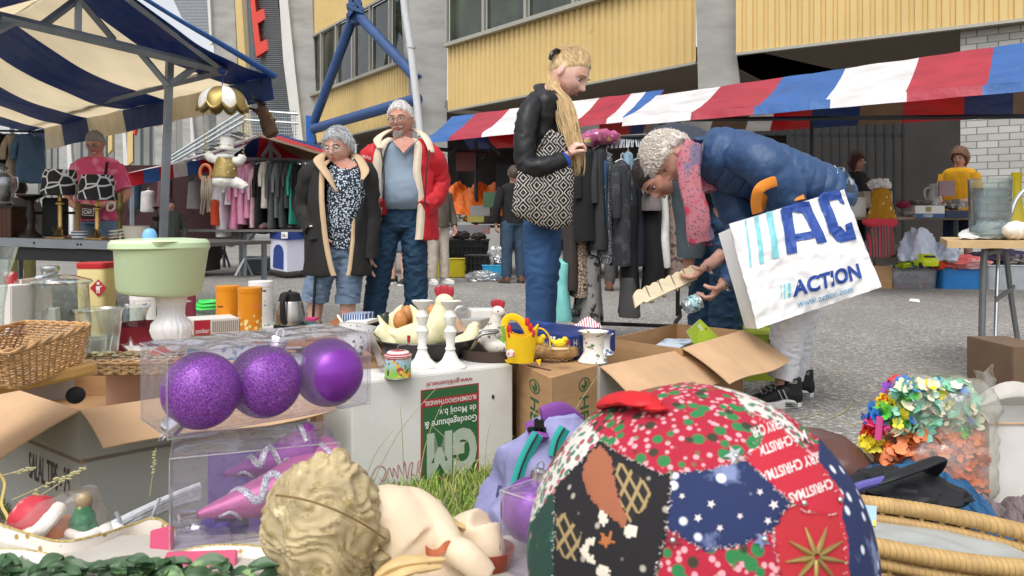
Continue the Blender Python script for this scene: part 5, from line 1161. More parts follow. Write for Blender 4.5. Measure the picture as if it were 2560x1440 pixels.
cc=s.mix(s.ramp(sp.outputs[2],.022,.05),L('#7fae4b'),L('#a9cbe0')); cc=s.mix(s.ramp(n.outputs['Fac'],.56,.6),cc,L('#e2b13c')); n=s.tex('Noise',30,Detail=2,Roughness=.7); cc=s.mix(s.ramp(n.outputs['Fac'],.60,.63),cc,L('#b5463c')); n=s.tex('Noise',55,Detail=2); cc=s.mix(s.ramp(n.outputs['Fac'],.62,.66),cc,L('#35563a')); s.lk(cc,s.b.inputs['Base Color']); s.b.inputs['Roughness'].default_value=.35
MB().lathe([(0,0),(.040,0),(.041,.003),(.040,.006),(.040,.062),(.041,.066),(.0405,.066)],40,p).part('tin_body',s.m,t)
MB().lathe([(.0415,.062),(.0415,.07),(.030,.078),(.022,.082),(0,.083)],40,p).part('lid',mat('lid_red','#a8323c',.35,layers=(('lines',60,.8,'Z','#e7d9d4'),)),t)
MB().lathe([(.033,.0765),(.028,.080),(.0285,.081),(.0335,.0775)],36,p).part('white_ring',m_wp,t)
MB().tube([p+V(0,0,.08),p+V(0,0,.095),p+V(.004,0,.098),p+V(.030,-.004,.102),p+V(.033,-.004,.106),p+V(.033,-.004,.128)],.0022,8).part('crank',mat('steel_wire','#8d8d8b',.35,metal=.8),t)
MB().lathe([(0,0),(.005,0),(.005,.02),(0,.021)],12,p+V(.033,-.004,.108)).part('crank_knob',m_redp,t)
MB().lathe([(0,0),(.041,0),(.0418,.0015),(.041,.004)],40,p).part('base_ring',mat('steel_wire',None),t)
def bowl(name,label,c,prof,m,cat='bowl',n=48,parts=()):
 t=thing(name,label,cat,c); MB().lathe(prof,n,c).part(name+'_body' if name!='bowl' else 'bowl_body',m,t); return t
m_pan=mat('dark_enamel','#4c4a4b',.3,vs=5,var=.2,metal=.6);
pc=PZ(1065,886,.34)
t=thing('pan','wide dark metal pan with loop handles holding the pottery hens','pan',pc)
MB().lathe([(0,0),(.135,0),(.158,.022),(.178,.058),(.184,.060),(.182,.063),(.172,.058),(.150,.024),(.13,.006),(0,.004)],56,pc).part('pan_body',m_pan,t)
for sx in (-1,1):
 MB().tube([pc+V(sx*.176,-.03,.055),pc+V(sx*.20,-.03,.075),pc+V(sx*.245,-.02,.08),pc+V(sx*.255,.01,.08),pc+V(sx*.245,.035,.08),pc+V(sx*.20,.04,.075),pc+V(sx*.174,.04,.055)],.0055,8,k=4).part('handle',mat('steel_wire',None),t)
pc2=PZ(1235,898,.33)
t=thing('pan','smaller dark pan behind the yellow felt basket','pan',pc2)
MB().lathe([(0,0),(.11,0),(.125,.04),(.127,.045),(.120,.043),(.105,.006),(0,.004)],48,pc2).part('pan_body',mat('brown_enamel','#54453f',.35,metal=.4),t)
m_hen=mat('hen_cream','#e6dfb4',.28,vs=6,var=.1,layers=(('noise',3,.62,'#cfd4a2'),)); m_comb=mat('comb_red','#a52734',.5,var=.15)
def hen(label,base,s,R,body=None,neck=.11,grp='pottery hens',comb=True,tail=True):
 t=thing('pottery_hen',label,'hen figurine',base,grp); W=lambda x,y,z: base+R@V(x,y,z)*s
 mb=MB().rings([(W(-.095,0,.045),R@V(0,0,.012)*s,R@V(0,.010,0)*s),(W(-.075,0,.04),R@V(.01,0,.03)*s,R@V(0,.026,0)*s),(W(-.02,0,.04),R@V(0,0,.045)*s,R@V(0,.05,0)*s),(W(.035,0,.048),R@V(0,0,.048)*s,R@V(0,.047,0)*s),(W(.062,0,.058),R@V(0,0,.035)*s,R@V(0,.034,0)*s)],n=24,k=5)
 mb.tube([W(.028,0,.05),W(.050,0,.085),W(.058,0,.12),W(.063,0,.06+neck)],[.047*s,.040*s,.027*s,.022*s],18,k=5)
 mb.ell(W(.068,0,.07+neck),(.029*s,.024*s,.026*s),18,12,R)
 if tail: mb.tube([W(-.07,0,.045),W(-.11,0,.065),W(-.135,0,.105)],[.03*s,.019*s,.004*s],14,k=4,flat=.6)
 mb.part('hen_body',body or m_hen,t,remesh=.0035*max(1,s*.8),sm=4)
 if comb:
  c=MB()
  for k in range(4): c.ell(W(.048+.013*k,0,.100+neck+(.004 if k in (1,2) else 0)),(.010*s,.005*s,.019*s),10,8,R@rot(0,-20+10*k,0))
  c.ell(W(.085,0,.050+neck),(.006*s,.005*s,.014*s),10,8); c.part('comb',m_comb,t,remesh=.002,sm=1)
 b=MB().tube([W(.088,0,.070+neck),W(.106,0,.062+neck)],[.007*s,.001*s],8).part('beak',mat('beak_yellow','#c9983f',.4),t)
 for sy in (-1,1): MB().ell(W(.076,sy*.022,.076+neck),.0032*s,8,6).part('eye',m_ink,t)
 return t
hen('tall cream pottery hen with a red comb rising from the pan between the candlesticks',PZ(1055,874,.35)+V(0,0,-.005),1.22,rz(-8),neck=.075)
hen('cream pottery hen lying tail up at the left end of the pan',P(985,880,2.9),.75,rz(195),neck=.03,comb=False)
hen('small cream pottery hen with raised neck in the right of the pan, nearer one',P(1160,878,2.85),.7,rz(40),neck=.05,comb=False)
hen('small brownish pottery hen with raised neck in the right of the pan, farther one',P(1165,862,3.0),.7,rz(160),mat('hen_tan','#b8977a',.3,vs=9,var=.2),neck=.06,comb=False)
m_spk=mat('hen_speckled','#ddd6cb',.3,layers=(('noise',30,.6,'#6f6a62'),))
hen('white pottery hen with brown comb and speckled tail behind the yellow felt basket, tallest there',P(1205,880,3.0),.95,rz(-20),m_spk,neck=.09)
hen('low speckled pottery hen sitting in the smaller dark pan',P(1240,885,2.85),.62,rz(180),m_spk,neck=.0,comb=False)
for i,(x,y,l) in enumerate(((1000,800,'brown wooden egg in the pan, nearest the camera'),(1018,787,'brown wooden egg in the pan, highest of the three'),(1080,785,'brown wooden egg beside the tall hen\'s neck'))):
 MB().lathe([(0,-.036),(.014,-.033),(.025,-.018),(.0275,0),(.022,.02),(.012,.033),(0,.037)],24,P(x,y,2.95+.05*i)).one('wooden_egg',l,'egg',mat('egg_wood','#bb7f4b',.35,vs=12,var=.15,stretch=(1,1,5)),'brown wooden eggs')
for i,(x,y,sx,l) in enumerate(((968,815,-1,'cream pointed pottery tail standing at the left rim of the pan'),(1045,800,1,'cream pointed pottery wing between egg and candlestick'),(985,800,-1,'short cream pottery tail behind the eggs'))):
 b=P(x,y+30,2.95); MB().tube([b,b+V(.0,0,.04),b+V(-.012*sx,0,.075),b+V(-.03*sx,0,.10)],[.022,.02,.013,.002],14,k=4,flat=.6).one('pottery_tail',l,'figurine',m_hen)
def pbox(name,label,x0,y0,x1,y1,Y,dep,m,cat='box',rt=0,txt=None,tm=None,bold=.0,tq=(.1,.25,.9,.75)):
 a=P(x0,y1,Y);b=P(x1,y1,Y); h=(y1-y0)/F*Y; d=V(math.sin(math.radians(rt)),math.cos(math.radians(rt)),0)*dep
 mb=MB(); z=Zu*h; mb.add([a,b,b+d,a+d,a+z,b+z,b+d+z,a+d+z],[(3,2,1,0),(4,5,6,7),(0,1,5,4),(1,2,6,5),(2,3,7,6),(3,0,4,7)])
 o=mb.one(name,label,cat,m,smooth=None,bevel=min(.003,h*.15))
 if txt: textq(txt,sq([a+z,b+z,b,a],*tq),tm or m_whp,o,bold=bold)
 return o,[a+z,b+z,b,a]
boxq('carton','brown carton behind the white flower carton carrying the boxes and books','' or (-.45,2.82),(.25,3.02),.75,0,.335,m_card)
pbox('red_box','bright red cardboard box behind the wooden eggs',1000,778,1070,812,3.35,.1,mat('red_box','#c22b3b',.5),rt=20)
pbox('book','thin white booklet lying behind the candlesticks',1060,772,1140,778,3.45,.14,m_whp,'book',rt=10)
pbox('white_box','white flat box behind the pottery hens',1178,776,1250,800,3.5,.12,m_cw,rt=-10)
pbox('box','grey card box with an angled side beside the speckled hen',1145,800,1200,850,3.3,.1,m_cg,rt=25)
pbox('dark_packet','dark bottle-shaped box at the left of the pan',955,783,968,830,3.0,.05,m_ink,'box')
MB().lathe([(0,0),(.02,0),(.02,.055),(.013,.065),(0,.066)],20,P(961,828,2.95)).one('dark_bottle','small dark bottle at the left rim of the pan','bottle',mat('bottle_dark','#2a352f',.2))
cz=.36; a=P(1215,852,3.05);b=P(1428,862,2.75)
o,q=boxq('game_box','dark blue board game box lettered CASH & RUN','' or (a.x,a.y),(b.x,b.y),.25,.338,.415,mat('game_blue','#27356f',.35,vs=3,var=.25,layers=(('noise',9,.6,'#3a4f9a'),)),bevel=.003)
textq('CA$H&RUN',sq(q['front'],.58,.30,.93,.68),mat('print_steel','#8fa3c4',.4),o,bold=.015)
shapeq([[(0,0),(.6,-.1),(.6,.8),(0,.9)],[(.7,.0),(1.2,.1),(1.2,.9),(.7,.8)]],sq(q['front'],.76,.74,.82,.95),m_whp,o,'dice')
textq('H',sq(q['right'],.05,.55,.12,.85),m_whp,o); shapeq([[(0,0),(1,0),(1,1),(0,1)]],sq(q['front'],.955,.55,.99,.82),m_redp,o,'emblem'); shapeq([[(0,0),(1,0),(1,1),(0,1)]],sq(q['front'],.03,.15,.50,.85),mat('game_art','#40549c',.4,layers=(('noise',18,.55,'#1d2750'),('noise',24,.66,'#8b93c0'))),o,'artwork')
mb=MB(); b0=P(1468,815,3.1); mb.grid(lambda u,v:b0+V((u-.5)*.11,(v-.5)*.12,.03*math.sin(u*PI)*math.sin(v*PI)+.006*math.sin(u*9+v*5)),12,12); mb.one('striped_cloth','red and white striped folded cloth behind the painted vase','cloth',mat('striped_cloth','#e9e2e2',.9,layers=(('lines',34,.6,'X','#b8505e'),)),solid=.02)
t=thing('felt_basket','yellow felt hen-shaped Easter basket with a round handle and red comb','basket',P(1300,915,2.62)); m_yf=mat('yellow_felt','#f0c51a',.9,bump=.6,bs=200,vs=12,var=.06); Y0=2.62
mb=MB();
def bk(u,v):
 a=u*2*PI; w=.040+.016*v; return P(1302,905,Y0)+V(w*math.cos(a)*1.05,w*math.sin(a)*.8,.105*v+.02*math.cos(a*2)*v)
mb.grid(bk,40,10,cu=True); mb.part('basket_body',m_yf,t,solid=.003)
MB().tube([P(1262,845,Y0),P(1262,805,Y0),P(1280,792,Y0),P(1305,805,Y0),P(1330,850,Y0)],.012,12,k=6,flat=.18,up=(0,1,0)).part('handle',m_yf,t)
mb=MB();
for x,y in ((1272,822),(1275,835),(1318,805),(1326,818),(1332,833)): mb.ell(P(x,y,Y0-.03),(.008,.005,.014),10,8)
mb.part('comb',mat('red_felt','#c8312e',.9),t)
mb=MB(); ext(mb,pp([(1262,812),(1250,818),(1256,835),(1248,850),(1262,860)],Y0-.02)[::-1],(0,.003,0)); mb.part('leaf',mat('green_felt','#7ea743',.9),t)
MB().ell(P(1276,884,Y0-.055),(.014,.003,.014),16,8).part('flower_badge',mat('badge','#e8d9d2',.8,layers=(('dots',90,.35,'#d05a8a'),)),t)
mb=MB()
for x in (1268,1345): ext(mb,pp([(x-6,900),(x+8,898),(x+4,915)],Y0)[::-1],(0,.004,0))
mb.part('feet',m_yf,t)
nc=PZ(1385,892,.34); t=thing('straw_nest','round straw wreath nest with yellow chicks on the brown carton','nest',nc); m_st=mat('straw','#ab8a5c',.9,var=.35,vs=40)
mb=MB(); rnd=random.Random(2)
mb.tube([nc+V(.060*math.cos(a)*1.1,.055*math.sin(a),.022) for a in [2*PI*i/30 for i in range(30)]],.020,12,closed=True)
for i in range(900):
 a=rnd.uniform(0,2*PI); b=rnd.uniform(0,2*PI); rr=.022; c=nc+V((.060+rr*math.cos(b))*math.cos(a)*1.1,(.055+rr*math.cos(b))*math.sin(a),.022+rr*math.sin(b))
 d=V(-math.sin(a),math.cos(a),0)*rnd.choice((-1,1))+V(rnd.uniform(-.6,.6),rnd.uniform(-.6,.6),rnd.uniform(-.6,.6)); d=d.normalized()*rnd.uniform(.01,.024); mb.tube([c,c+d],.0008,3)
mb.part('straw_ring',m_st,t,smooth=None)
for i,(x,y,Y) in enumerate(((1345,852,2.65),(1400,858,2.6))):
 c=thing('toy_chick','small yellow toy chick on the '+('left end of the straw nest' if i==0 else 'top of the straw nest'),'toy',P(x,y+8,Y)); yc=mat('chick_yellow','#efcf2f',.9,bump=.8,bs=150)
 MB().ell(P(x,y,Y),(.020,.015,.014),16,12).ell(P(x+12,y-9,Y),(.010,.010,.010),14,10).tube([P(x-12,y,Y),P(x-24,y-10,Y)],[.009,.002],8).part('chick_body',yc,c,remesh=.002,sm=1,disp=lambda p:.002*noise.noise(p*300))
 MB().tube([P(x+18,y-9,Y),P(x+24,y-8,Y)],[.003,.0005],6).part('beak',mat('beak_orange','#d9822b',.5),c)
 if i==0: MB().tube([P(x-25,y+5,Y),P(x-15,y-25,Y),P(x+10,y-30,Y),P(x+28,y-10,Y),P(x+30,y+15,Y)],.003,8,k=4).part('ring',m_yf,c)
 else: MB().ell(P(x,y+14,Y),(.030,.02,.007),16,8).part('wood_slice',mat('pale_wood2','#cdb089',.8),c)
def vase(label,c,s,m):
 t=thing('vase',label,'vase',c); pr=[(.052,0),(.054,.004),(.050,.008),(.036,.028),(.034,.034),(.035,.085),(.040,.094),(.050,.102),(.053,.106),(.049,.106),(.034,.092),(.03,.085),(.03,.03),(0,.02)]
 MB().lathe([(0,0)]+[(a*s,b*s) for a,b in pr],8 if False else 32,c,sx=1,sy=1).part('vase_body',m,t); return t
m_vs=mat('painted_china','#ece8df',.2,vs=5,var=.04,layers=(('noise',34,.60,'#5d7a4f'),('noise',28,.63,'#8d3f5c'),('noise',40,.66,'#b0563c')),bump=.05)
vase('white china vase painted with flowers beside the straw nest',PZ(1483,905,.33),1.0,m_vs)
vase('small white and blue china pot behind the painted vase',PZ(1518,900,.33)+V(0,.12,0),.72,mat('painted_blue','#e6e6e2',.2,layers=(('noise',26,.58,'#46598a'),)))
pbox('green_book','lime green booklet between nest and painted vase',1405,848,1440,868,2.95,.08,mat('lime_cover','#b5c42f',.5),'book',rt=-15)
# ================= LEFT GROUP =================
w0=PZ(476,825,.33); w1=PZ(603,826,.33); w2=PZ(770,824,.33)
boxq('carton','white carton under the red-ended box and tins, left one','' or (w0.x-.25,w0.y-.12),(w1.x-.004,w1.y-.12),.42,0,.33,m_cw)
boxq('carton','white carton under the steel jug, right one with a pen line','' or (w1.x+.004,w1.y-.12),(w2.x,w2.y-.10),.42,0,.33,m_cw)
def cyl(name,label,x,yb,Y,w,h,parts,cat='tin'):
 """w,h in photo px; parts: list of (name, profile in (r/w*2, z/h), material)"""
 p=P(x,yb,Y); r=w/2/F*Y; hh=h/F*Y; t=thing(name,label,cat,p)
 for n,pr,m in parts: MB().lathe([(a*r,b*hh) for a,b in pr],36,p).part(n,m,t)
 return t,p,r,hh
m_tin=mat('orange_tin','#d98a17',.38,var=.05,spec=.5)
s=NT('orange_tin_flowers'); sp=s.n.new('ShaderNodeSeparateXYZ'); s.lk(s.tc,sp.inputs[0]); v=s.tex('Voronoi',48); n=s.tex('Noise',60,Detail=2)
f=s.math('MULTIPLY',s.ramp(sp.outputs[2],.085,.02,(1,1,1,1),(0,0,0,1)),1.0)
r_=s.n.new('ShaderNodeMapRange'); r_.inputs[1].default_value=.03; r_.inputs[2].default_value=.10; r_.inputs[3].default_value=1; r_.inputs[4].default_value=0; s.lk(sp.outputs[2],r_.inputs[0])
fl_=s.math('MULTIPLY',s.ramp(v.outputs['Distance'],.38,.46,(1,1,1,1),(0,0,0,1)),s.ramp(s.math('ADD',r_.outputs[0],s.math('SUBTRACT',n.outputs['Fac'],.5)),.45,.55))
s.lk(s.mix(fl_,L('#d98a17'),L('#efdfa2')),s.b.inputs['Base Color']); s.b.inputs['Roughness'].default_value=.38; m_tinf=s.m
body=[(0,0),(1,0),(1,.90)]; lid=[(1.03,.89),(1.04,.99),(1.0,1.0),(0,1.0)]
cyl('storage_tin','plain orange storage tin, left of the pair behind the red-ended box',570,812,3.62,58,98,[('tin_body',body,m_tin),('lid',lid,m_tin)])
cyl('storage_tin','orange storage tin with cream blossoms, right of the pair',625,828,3.5,58,110,[('tin_body',body,m_tinf),('lid',lid,m_tin)])
m_wt2=mat('white_tin_print','#e6e5e0',.4,layers=(('noise',30,.62,'#3f4a52'),('noise',14,.66,'#b9b06a')))
cyl('storage_tin','tall white tin with dark drawing and white lid behind the orange tins',652,822,3.75,58,120,[('tin_body',body,m_wt2),('lid',lid,m_wp)])
cyl('storage_tin','white tin with dark drawing mostly behind the milk glass vase, far left',357,860,3.6,60,125,[('tin_body',body,m_wt2),('lid',lid,m_wp)])
for x,yy,Y in ((551,767,3.5),(640,767,3.42)): MB().box(P(x,yy,Y),(.022,.002,.006)).one('tin_label','small strip label on the '+('left' if x<600 else 'right')+' orange tin','label',m_ink if x<600 else mat('pink_strip','#d8495c',.5),smooth=None)
m_ss=mat('brushed_steel','#b9b5af',.28,metal=.95,vs=3,var=.05,stretch=(1,1,14),bump=.1)
t,p,r,hh=cyl('thermos_jug','brushed steel coffee jug with black lid and handle on the white carton',725,822,3.64,78,92,[('jug_body',[(0,.06),(.98,.06),(1,.10),(.93,.4),(.78,.72),(.72,.76)],m_ss),('base',[(0,0),(1.0,0),(1.03,.04),(1.0,.14),(.9,.15)],m_blk),('lid',[(.73,.74),(.70,.80),(.60,.96),(.4,1.0),(0,1.0)],m_blk),('lid_knob',[(0,.99),(.1,.99),(.1,1.05),(0,1.05)],m_blk)],'jug')
MB().tube([p+V(-.004,-r*.62,hh*.95),p+V(-.006,-r*1.25,hh*.85),p+V(-.006,-r*1.35,hh*.55),p+V(-.006,-r*1.25,hh*.30),p+V(-.004,-r*.95,hh*.22)],.0125,12,k=4).part('handle',m_blk,t)
a=P(484,824,3.35);b=P(598,818,3.45)
o,q=boxq('kitchen_box','red and white kitchenware box lettered zenker','' or (a.x,a.y),(b.x,b.y),.16,.334,.40,m_cw); Zf=q['front']
shapeq([[(0,0),(1,0),(1,1),(0,1)]],sq(Zf,.01,.03,.36,.97),mat('print_crimson','#b4263a',.5),o,'print',t=.001)
textq('zenker',sq(Zf,.03,.14,.34,.46),m_whp,o,bold=.01,t=.002); shapeq([[(0,0),(1,0),(1,1),(0,1)]],sq(Zf,.40,.15,.97,.85),mat('photo_strip','#b9b4ae',.5,layers=(('lines',45,.6,'X','#8a8580'),)),o,'picture',t=.001)
pbox('book','maroon book standing behind the kitchenware box',458,738,486,800,3.5,.02,mat('maroon_cover','#6f2537',.5),'book',txt='menu',tq=(.2,.72,.7,.8))
mb=MB()
for k in range(3): mb.rings([(P(520,772-9*k,3.75)+V(.01*k,0,0),X_*(.075-.006*k),Yc*.05),(P(520,769-9*k,3.75)+V(.01*k,0,.006),X_*(.07-.006*k),Yc*.045)],n=28,k=2)
mb.one('green_plasticware','stack of bright green plastic lids behind the kitchenware box','lid',mat('green_plastic','#39c955',.4),wob=(.008,15))
MB().lathe([(0,0),(.06,0),(.075,.035),(.072,.035),(.055,.005)],28,P(520,800,3.75),sx=1.2).one('plastic_bowl','clear bowl with green lids on top','bowl',m_glass)
for i,(x0,y0,x1,y1,Y,m,l) in enumerate(((462,848,545,900,2.45,mat('magazine_print','#c9ccd0',.4,layers=(('noise',24,.52,'#5f86a8'),('noise',18,.62,'#6b2f3f'))),'glossy magazine with picture blocks standing behind the bauble pack'),(600,862,740,880,2.9,m_card,'flat brown carton edge behind the bauble pack'))):
 mb=MB(); ext(mb,[P(x0,y1,Y),P(x1+140*(1-i),y1,Y),P(x1+140*(1-i),y0+16,Y),P(x0,y0,Y)],(0,.012,0)); mb.one('magazine' if i==0 else 'carton',l,'magazine' if i==0 else 'box',m,smooth=None)
boxq('carton','brown carton carrying the glass jars and the red bucket','' or (-2.0,2.62),(-.92,2.78),.7,0,.305,m_card)
boxq('carton','flat brown carton stacked under the glass jars behind the wicker basket','' or (-2.0,2.48),(-1.46,2.52),.72,.307,.383,m_cardl)
boxq('carton','small flat white carton under the milk glass vase','' or (-1.33,2.80),(-1.13,2.82),.22,.307,.363,m_cw)
boxq('carton','low brown carton in the middle behind the bauble pack','' or (-.90,2.75),(-.50,2.85),.6,0,.28,m_card)
m_milk=mat('milk_glass','#f0eff0',.15,var=.02,bump=.02,sss=.1)
vp=P(428,862,2.9); s_=1/F*2.9
t=thing('vase','white ribbed milk glass vase with a bulging base under the green salad spinner','vase',vp)
MB().lathe([(a*s_,b*s_) for a,b in [(0,0),(26,0),(30,4),(44,20),(50,38),(47,54),(36,66),(32,78),(33,100),(38,125),(46,146),(44,146),(30,80)]],48,vp,rib=.035,ribn=20).part('vase_body',m_milk,t)
Y0=2.9; sc=1/F*Y0; m_sg=mat('pale_green_plastic','#cbe2b8',.32,var=.02,bump=.03,sss=.05); sp_=P(398,735,Y0)
Rt=rot(0,3.2,0)
t=thing('salad_spinner','pale green plastic salad spinner with a blue knob balanced on the milk glass vase','kitchen utensil',sp_)
MB().lathe([(a*sc,b*sc) for a,b in [(0,2),(84,0),(94,4),(100,14),(110,115),(112,118),(114,124),(110,124),(96,16),(0,6)]],64,sp_,0,Rt).part('bowl_body',m_sg,t)
MB().lathe([(a*sc,b*sc) for a,b in [(112,112),(118,116),(117,128),(110,136),(60,140),(0,141)]],64,sp_+V(.004,0,0),0,rot(0,-.5,0)).part('lid',m_sg,t)
MB().rings([(sp_+V(40*sc,-30*sc,118*sc),X_*30*sc,Yc*80*sc),(sp_+V(44*sc,-30*sc,133*sc),X_*48*sc,Yc*86*sc)],n=24,k=4).part('lid_lip',m_sg,t)
MB().tube([sp_+V(100*sc,0,122*sc),sp_+V(118*sc,0,122*sc)],[14*sc,10*sc],16,flat=.6).part('lid_tab',m_sg,t)
MB().lathe([(a*sc,b*sc) for a,b in [(0,138),(17,138),(17,148),(14,158),(8,163),(0,165)]],28,sp_+V(-24*sc,0,0)).part('knob',mat('sky_blue_plastic','#78b2ea',.35,var=.02),t)
cp=P(243,838,3.0); sc=3.0/F
t=thing('canister','tall cream canister with a red lid and a red diamond picture','tin',cp)
MB().rings([(cp,X_*34*sc,Yc*34*sc),(cp+Zu*170*sc,X_*37*sc,Yc*37*sc)],n=40,k=3,pw=5).part('canister_body',mat('cream_tin','#e8d79b',.4,var=.04),t)
MB().rings([(cp+Zu*168*sc,X_*38*sc,Yc*38*sc),(cp+Zu*181*sc,X_*38.5*sc,Yc*38.5*sc),(cp+Zu*183*sc,X_*36*sc,Yc*36*sc)],n=40,k=3,pw=5).part('lid',mat('red_lid','#b8262c',.4),t)
dq=[P(225,698,2.945),P(267,698,2.945),P(267,742,2.945),P(225,742,2.945)]; shapeq([[(.5,0),(1,.5),(.5,1),(0,.5)]],dq,mat('print_crimson',None),t,'diamond')
shapeq([[(.44,.68),(.56,.68),(.6,.8),(.5,.86),(.4,.8)],[(.38,.4),(.6,.4),(.62,.6),(.36,.6)],[(.62,.52),(.75,.62),(.72,.66),(.6,.6)],[(.4,.2),(.46,.2),(.48,.4),(.4,.4)],[(.52,.2),(.58,.2),(.6,.4),(.52,.4)]],dq,m_whp,t,'figure',t=.002)
def glassware(name,label,x,yb,Y,prof,cat='jar',n=36,sx=1,t_=.003,rib=0,ribn=0):
 p=P(x,yb,Y); s=Y/F; t=thing(name,label,cat,p); o=[(a*s,b*s) for a,b in prof]; i=[(max(0,a*s-t_),b*s) for a,b in prof[1:]][::-1]
 MB().lathe(o+i,n,p,sx=sx,rib=rib,ribn=ribn).part('glass_body',m_glass,t); return t,p,s
t,p,s=glassware('glass_jar','big clear glass jar with a domed lid and steel knob behind the wicker basket',155,865,2.74,[(0,0),(55,0),(64,10),(66,60),(62,120),(60,150),(64,158)],sx=1.0)
MB().lathe([(a*s,b*s) for a,b in [(66,156),(70,160),(66,166),(30,176),(0,178)]],36,p).part('lid',m_glass,t); MB().lathe([(a*s,b*s) for a,b in [(0,176),(18,178),(22,190),(20,200),(0,202)]],24,p+V(-30*s,0,0)).part('knob',mat('chrome',None),t)
MB().box(p+V(-.03,0,.08),(.035,.03,.10)).box(p+V(.03,.01,.05),(.05,.03,.06)).one('utensils_in_jar','white and dark utensils inside the big glass jar','utensils',mat('white_utensil','#d9d6cd',.5,layers=(('noise',14,.6,'#3e3c3a'),)),wob=(.012,20))
jg,_,_=glassware('glass_measuring_jug','clear glass measuring jug with a loop handle, lower one by the wicker basket',247,890,2.53,[(0,0),(36,0),(44,12),(50,60),(54,110),(60,118),(58,120)],'jug')
MB().tube([P(205,775,2.5),P(190,790,2.5),P(200,840,2.5),P(210,860,2.5)],.004,8,k=4).part('handle',m_glass,jg)
glassware('glass_mixing_bowl','clear glass measuring bowl with a spout between canister and vase',305,838,3.0,[(0,0),(42,0),(52,20),(60,60),(66,72)],'bowl')
glassware('drinking_glass','small clear tumbler behind the wicker basket',246,880,2.61,[(0,0),(18,0),(20,40),(21,42)],'glass')
glassware('glass_vase','tall flared clear glass vase cut by the left edge',0,850,2.3,[(0,0),(8,0),(10,80),(20,160),(40,232)],'vase')
bp0=PZ(362,894,.31); s=bp0.y/F
t=thing('metal_bucket','dark red metal bucket with a white star cut-out','bucket',bp0)
MB().lathe([(a*s,b*s) for a,b in [(0,0),(60,0),(72,84),(74,86),(71,85),(58,2)]],48,bp0).part('bucket_body',mat('bucket_red','#7e2632',.35,metal=.3,var=.15),t)
def starpts(cx,cy,R_,r_,n=5,a0=90): return [(cx+(R_ if k%2==0 else r_)*math.cos(math.radians(a0+k*180/n)),cy+(R_ if k%2==0 else r_)*math.sin(math.radians(a0+k*180/n))) for k in range(2*n)]
ang=lambda x: -math.pi/2+x
stv=[]; R0=66*s
def onb(x,y): a=-PI/2+(x)/R0; rr=(60+12*y/(84*s))*s+.0015; return bp0+V(rr*math.cos(a),rr*math.sin(a),y)
stp=starpts(-.004,.048,.034,.014); mb=MB(); vs=[onb(-.004,.048)]+[onb(*q) for q in stp]; mb.add(vs,[(0,1+i,1+(i+1)%10) for i in range(10)]); mb.part('star',m_wp,t,smooth=None)
mb=MB()
for q,k in zip(starpts(-.004,.048,.042,.02),range(10)):
 pass
q2=starpts(-.004,.048,.043,.021)
for i in range(10):
 for f in (0,.25,.5,.75): x=q2[i][0]*(1-f)+q2[(i+1)%10][0]*f; y=q2[i][1]*(1-f)+q2[(i+1)%10][1]*f; mb.ell(onb(x,y),.0013,6,4)
mb.part('star_dots',m_wp,t)
MB().tube([bp0+V(-72*s,0,70*s),bp0+V(-76*s,-.01,60*s),bp0+V(-70*s,-.05,20*s),bp0+V(-66*s,-.06,-4*s)],.003,6,k=4).ell(bp0+V(-73*s,0,72*s),(.004,.01,.01),10,8).part('handle',mat('steel_wire',None),t)
def wicker_tray(name,label,corners_top,corners_bot,m,rim=.008,rows=14,cols=18,cat='basket',amp=.004):
 """rectangular woven basket: corner lists (4) top and bottom"""
 T_=[Vector(p) for p in corners_top]; B2=[Vector(p) for p in corners_bot]; t=thing(name,label,cat,sum(B2,V(0,0,0))/4)
 def per(pts,u,rad=.12):
  N=4; s=u*4; i=int(s)%4; f=s-int(s); p=pts[i].lerp(pts[(i+1)%4],f)
  c=sum(pts,V(0,0,0))/4; e=min(f,1-f); k=max(0,1-e/rad); return p.lerp(c,.05*k*k)
 mb=MB(); M=cols*4
 for j in range(rows):
  v=(j+.5)/rows; pts=[]
  for i in range(M*2):
   u=i/(M*2); p=per(B2,u).lerp(per(T_,u),v); c=(sum(B2,V(0,0,0))/4).lerp(sum(T_,V(0,0,0))/4,v); n=(p-c); n.z=0; n.normalize()
   ph=(i//2+j)%2; pts.append(p+n*amp*(1 if ph else -1)*(.8 if i%2 else 1)+V(0,0,.0012*math.sin(i*1.7+j)))
  hgt=(T_[0]-B2[0]).length/rows
  mb.tube(pts,hgt*.62,5,closed=True,flat=.55,up=(0,0,1))
 mb.part('woven_sides',m,t,smooth=60)
 mb=MB()
 for i in range(M):
  u=i/M; mb.tube([per(B2,u),per(T_,u)],.0022,5)
 mb.part('stakes',m,t)
 mb=MB()
 for k in range(2):
  pts=[]
  for i in range(M*2):
   u=i/(M*2); p=per(T_,u); pts.append(p+V(rim*.5*math.cos(i*.9+k*PI),rim*.5*math.sin(i*.9+k*PI),rim*.6*math.sin(i*.9+k*PI)))
  mb.tube(pts,rim*.55,6,closed=True)
 mb.part('braided_rim',m,t)
 MB().slab([p.lerp(sum(B2,V(0,0,0))/4,.04)+V(0,0,.002) for p in B2],.004).part('base',m,t,smooth=None)
 return t
m_wk=mat('wicker_tan','#c09767',.6,vs=40,var=.3,bump=.3,bs=120); m_wkb=mat('wicker_brown','#9b7a52',.65,vs=30,var=.35,bump=.3)
Yw=1.45
wicker_tray('wicker_basket','tan woven wicker tray basket tilted on the round wooden board at the left edge',[P(-190,870,Yw),P(32,880,Yw-.02),P(233,812,Yw+.36),P(60,805,Yw+.6)],[P(-160,960,Yw+.03),P(45,972,Yw+.02),P(205,920,Yw+.33),P(20,900,Yw+.52)],m_wk,rows=15,cols=12,rim=.006,amp=.0028)
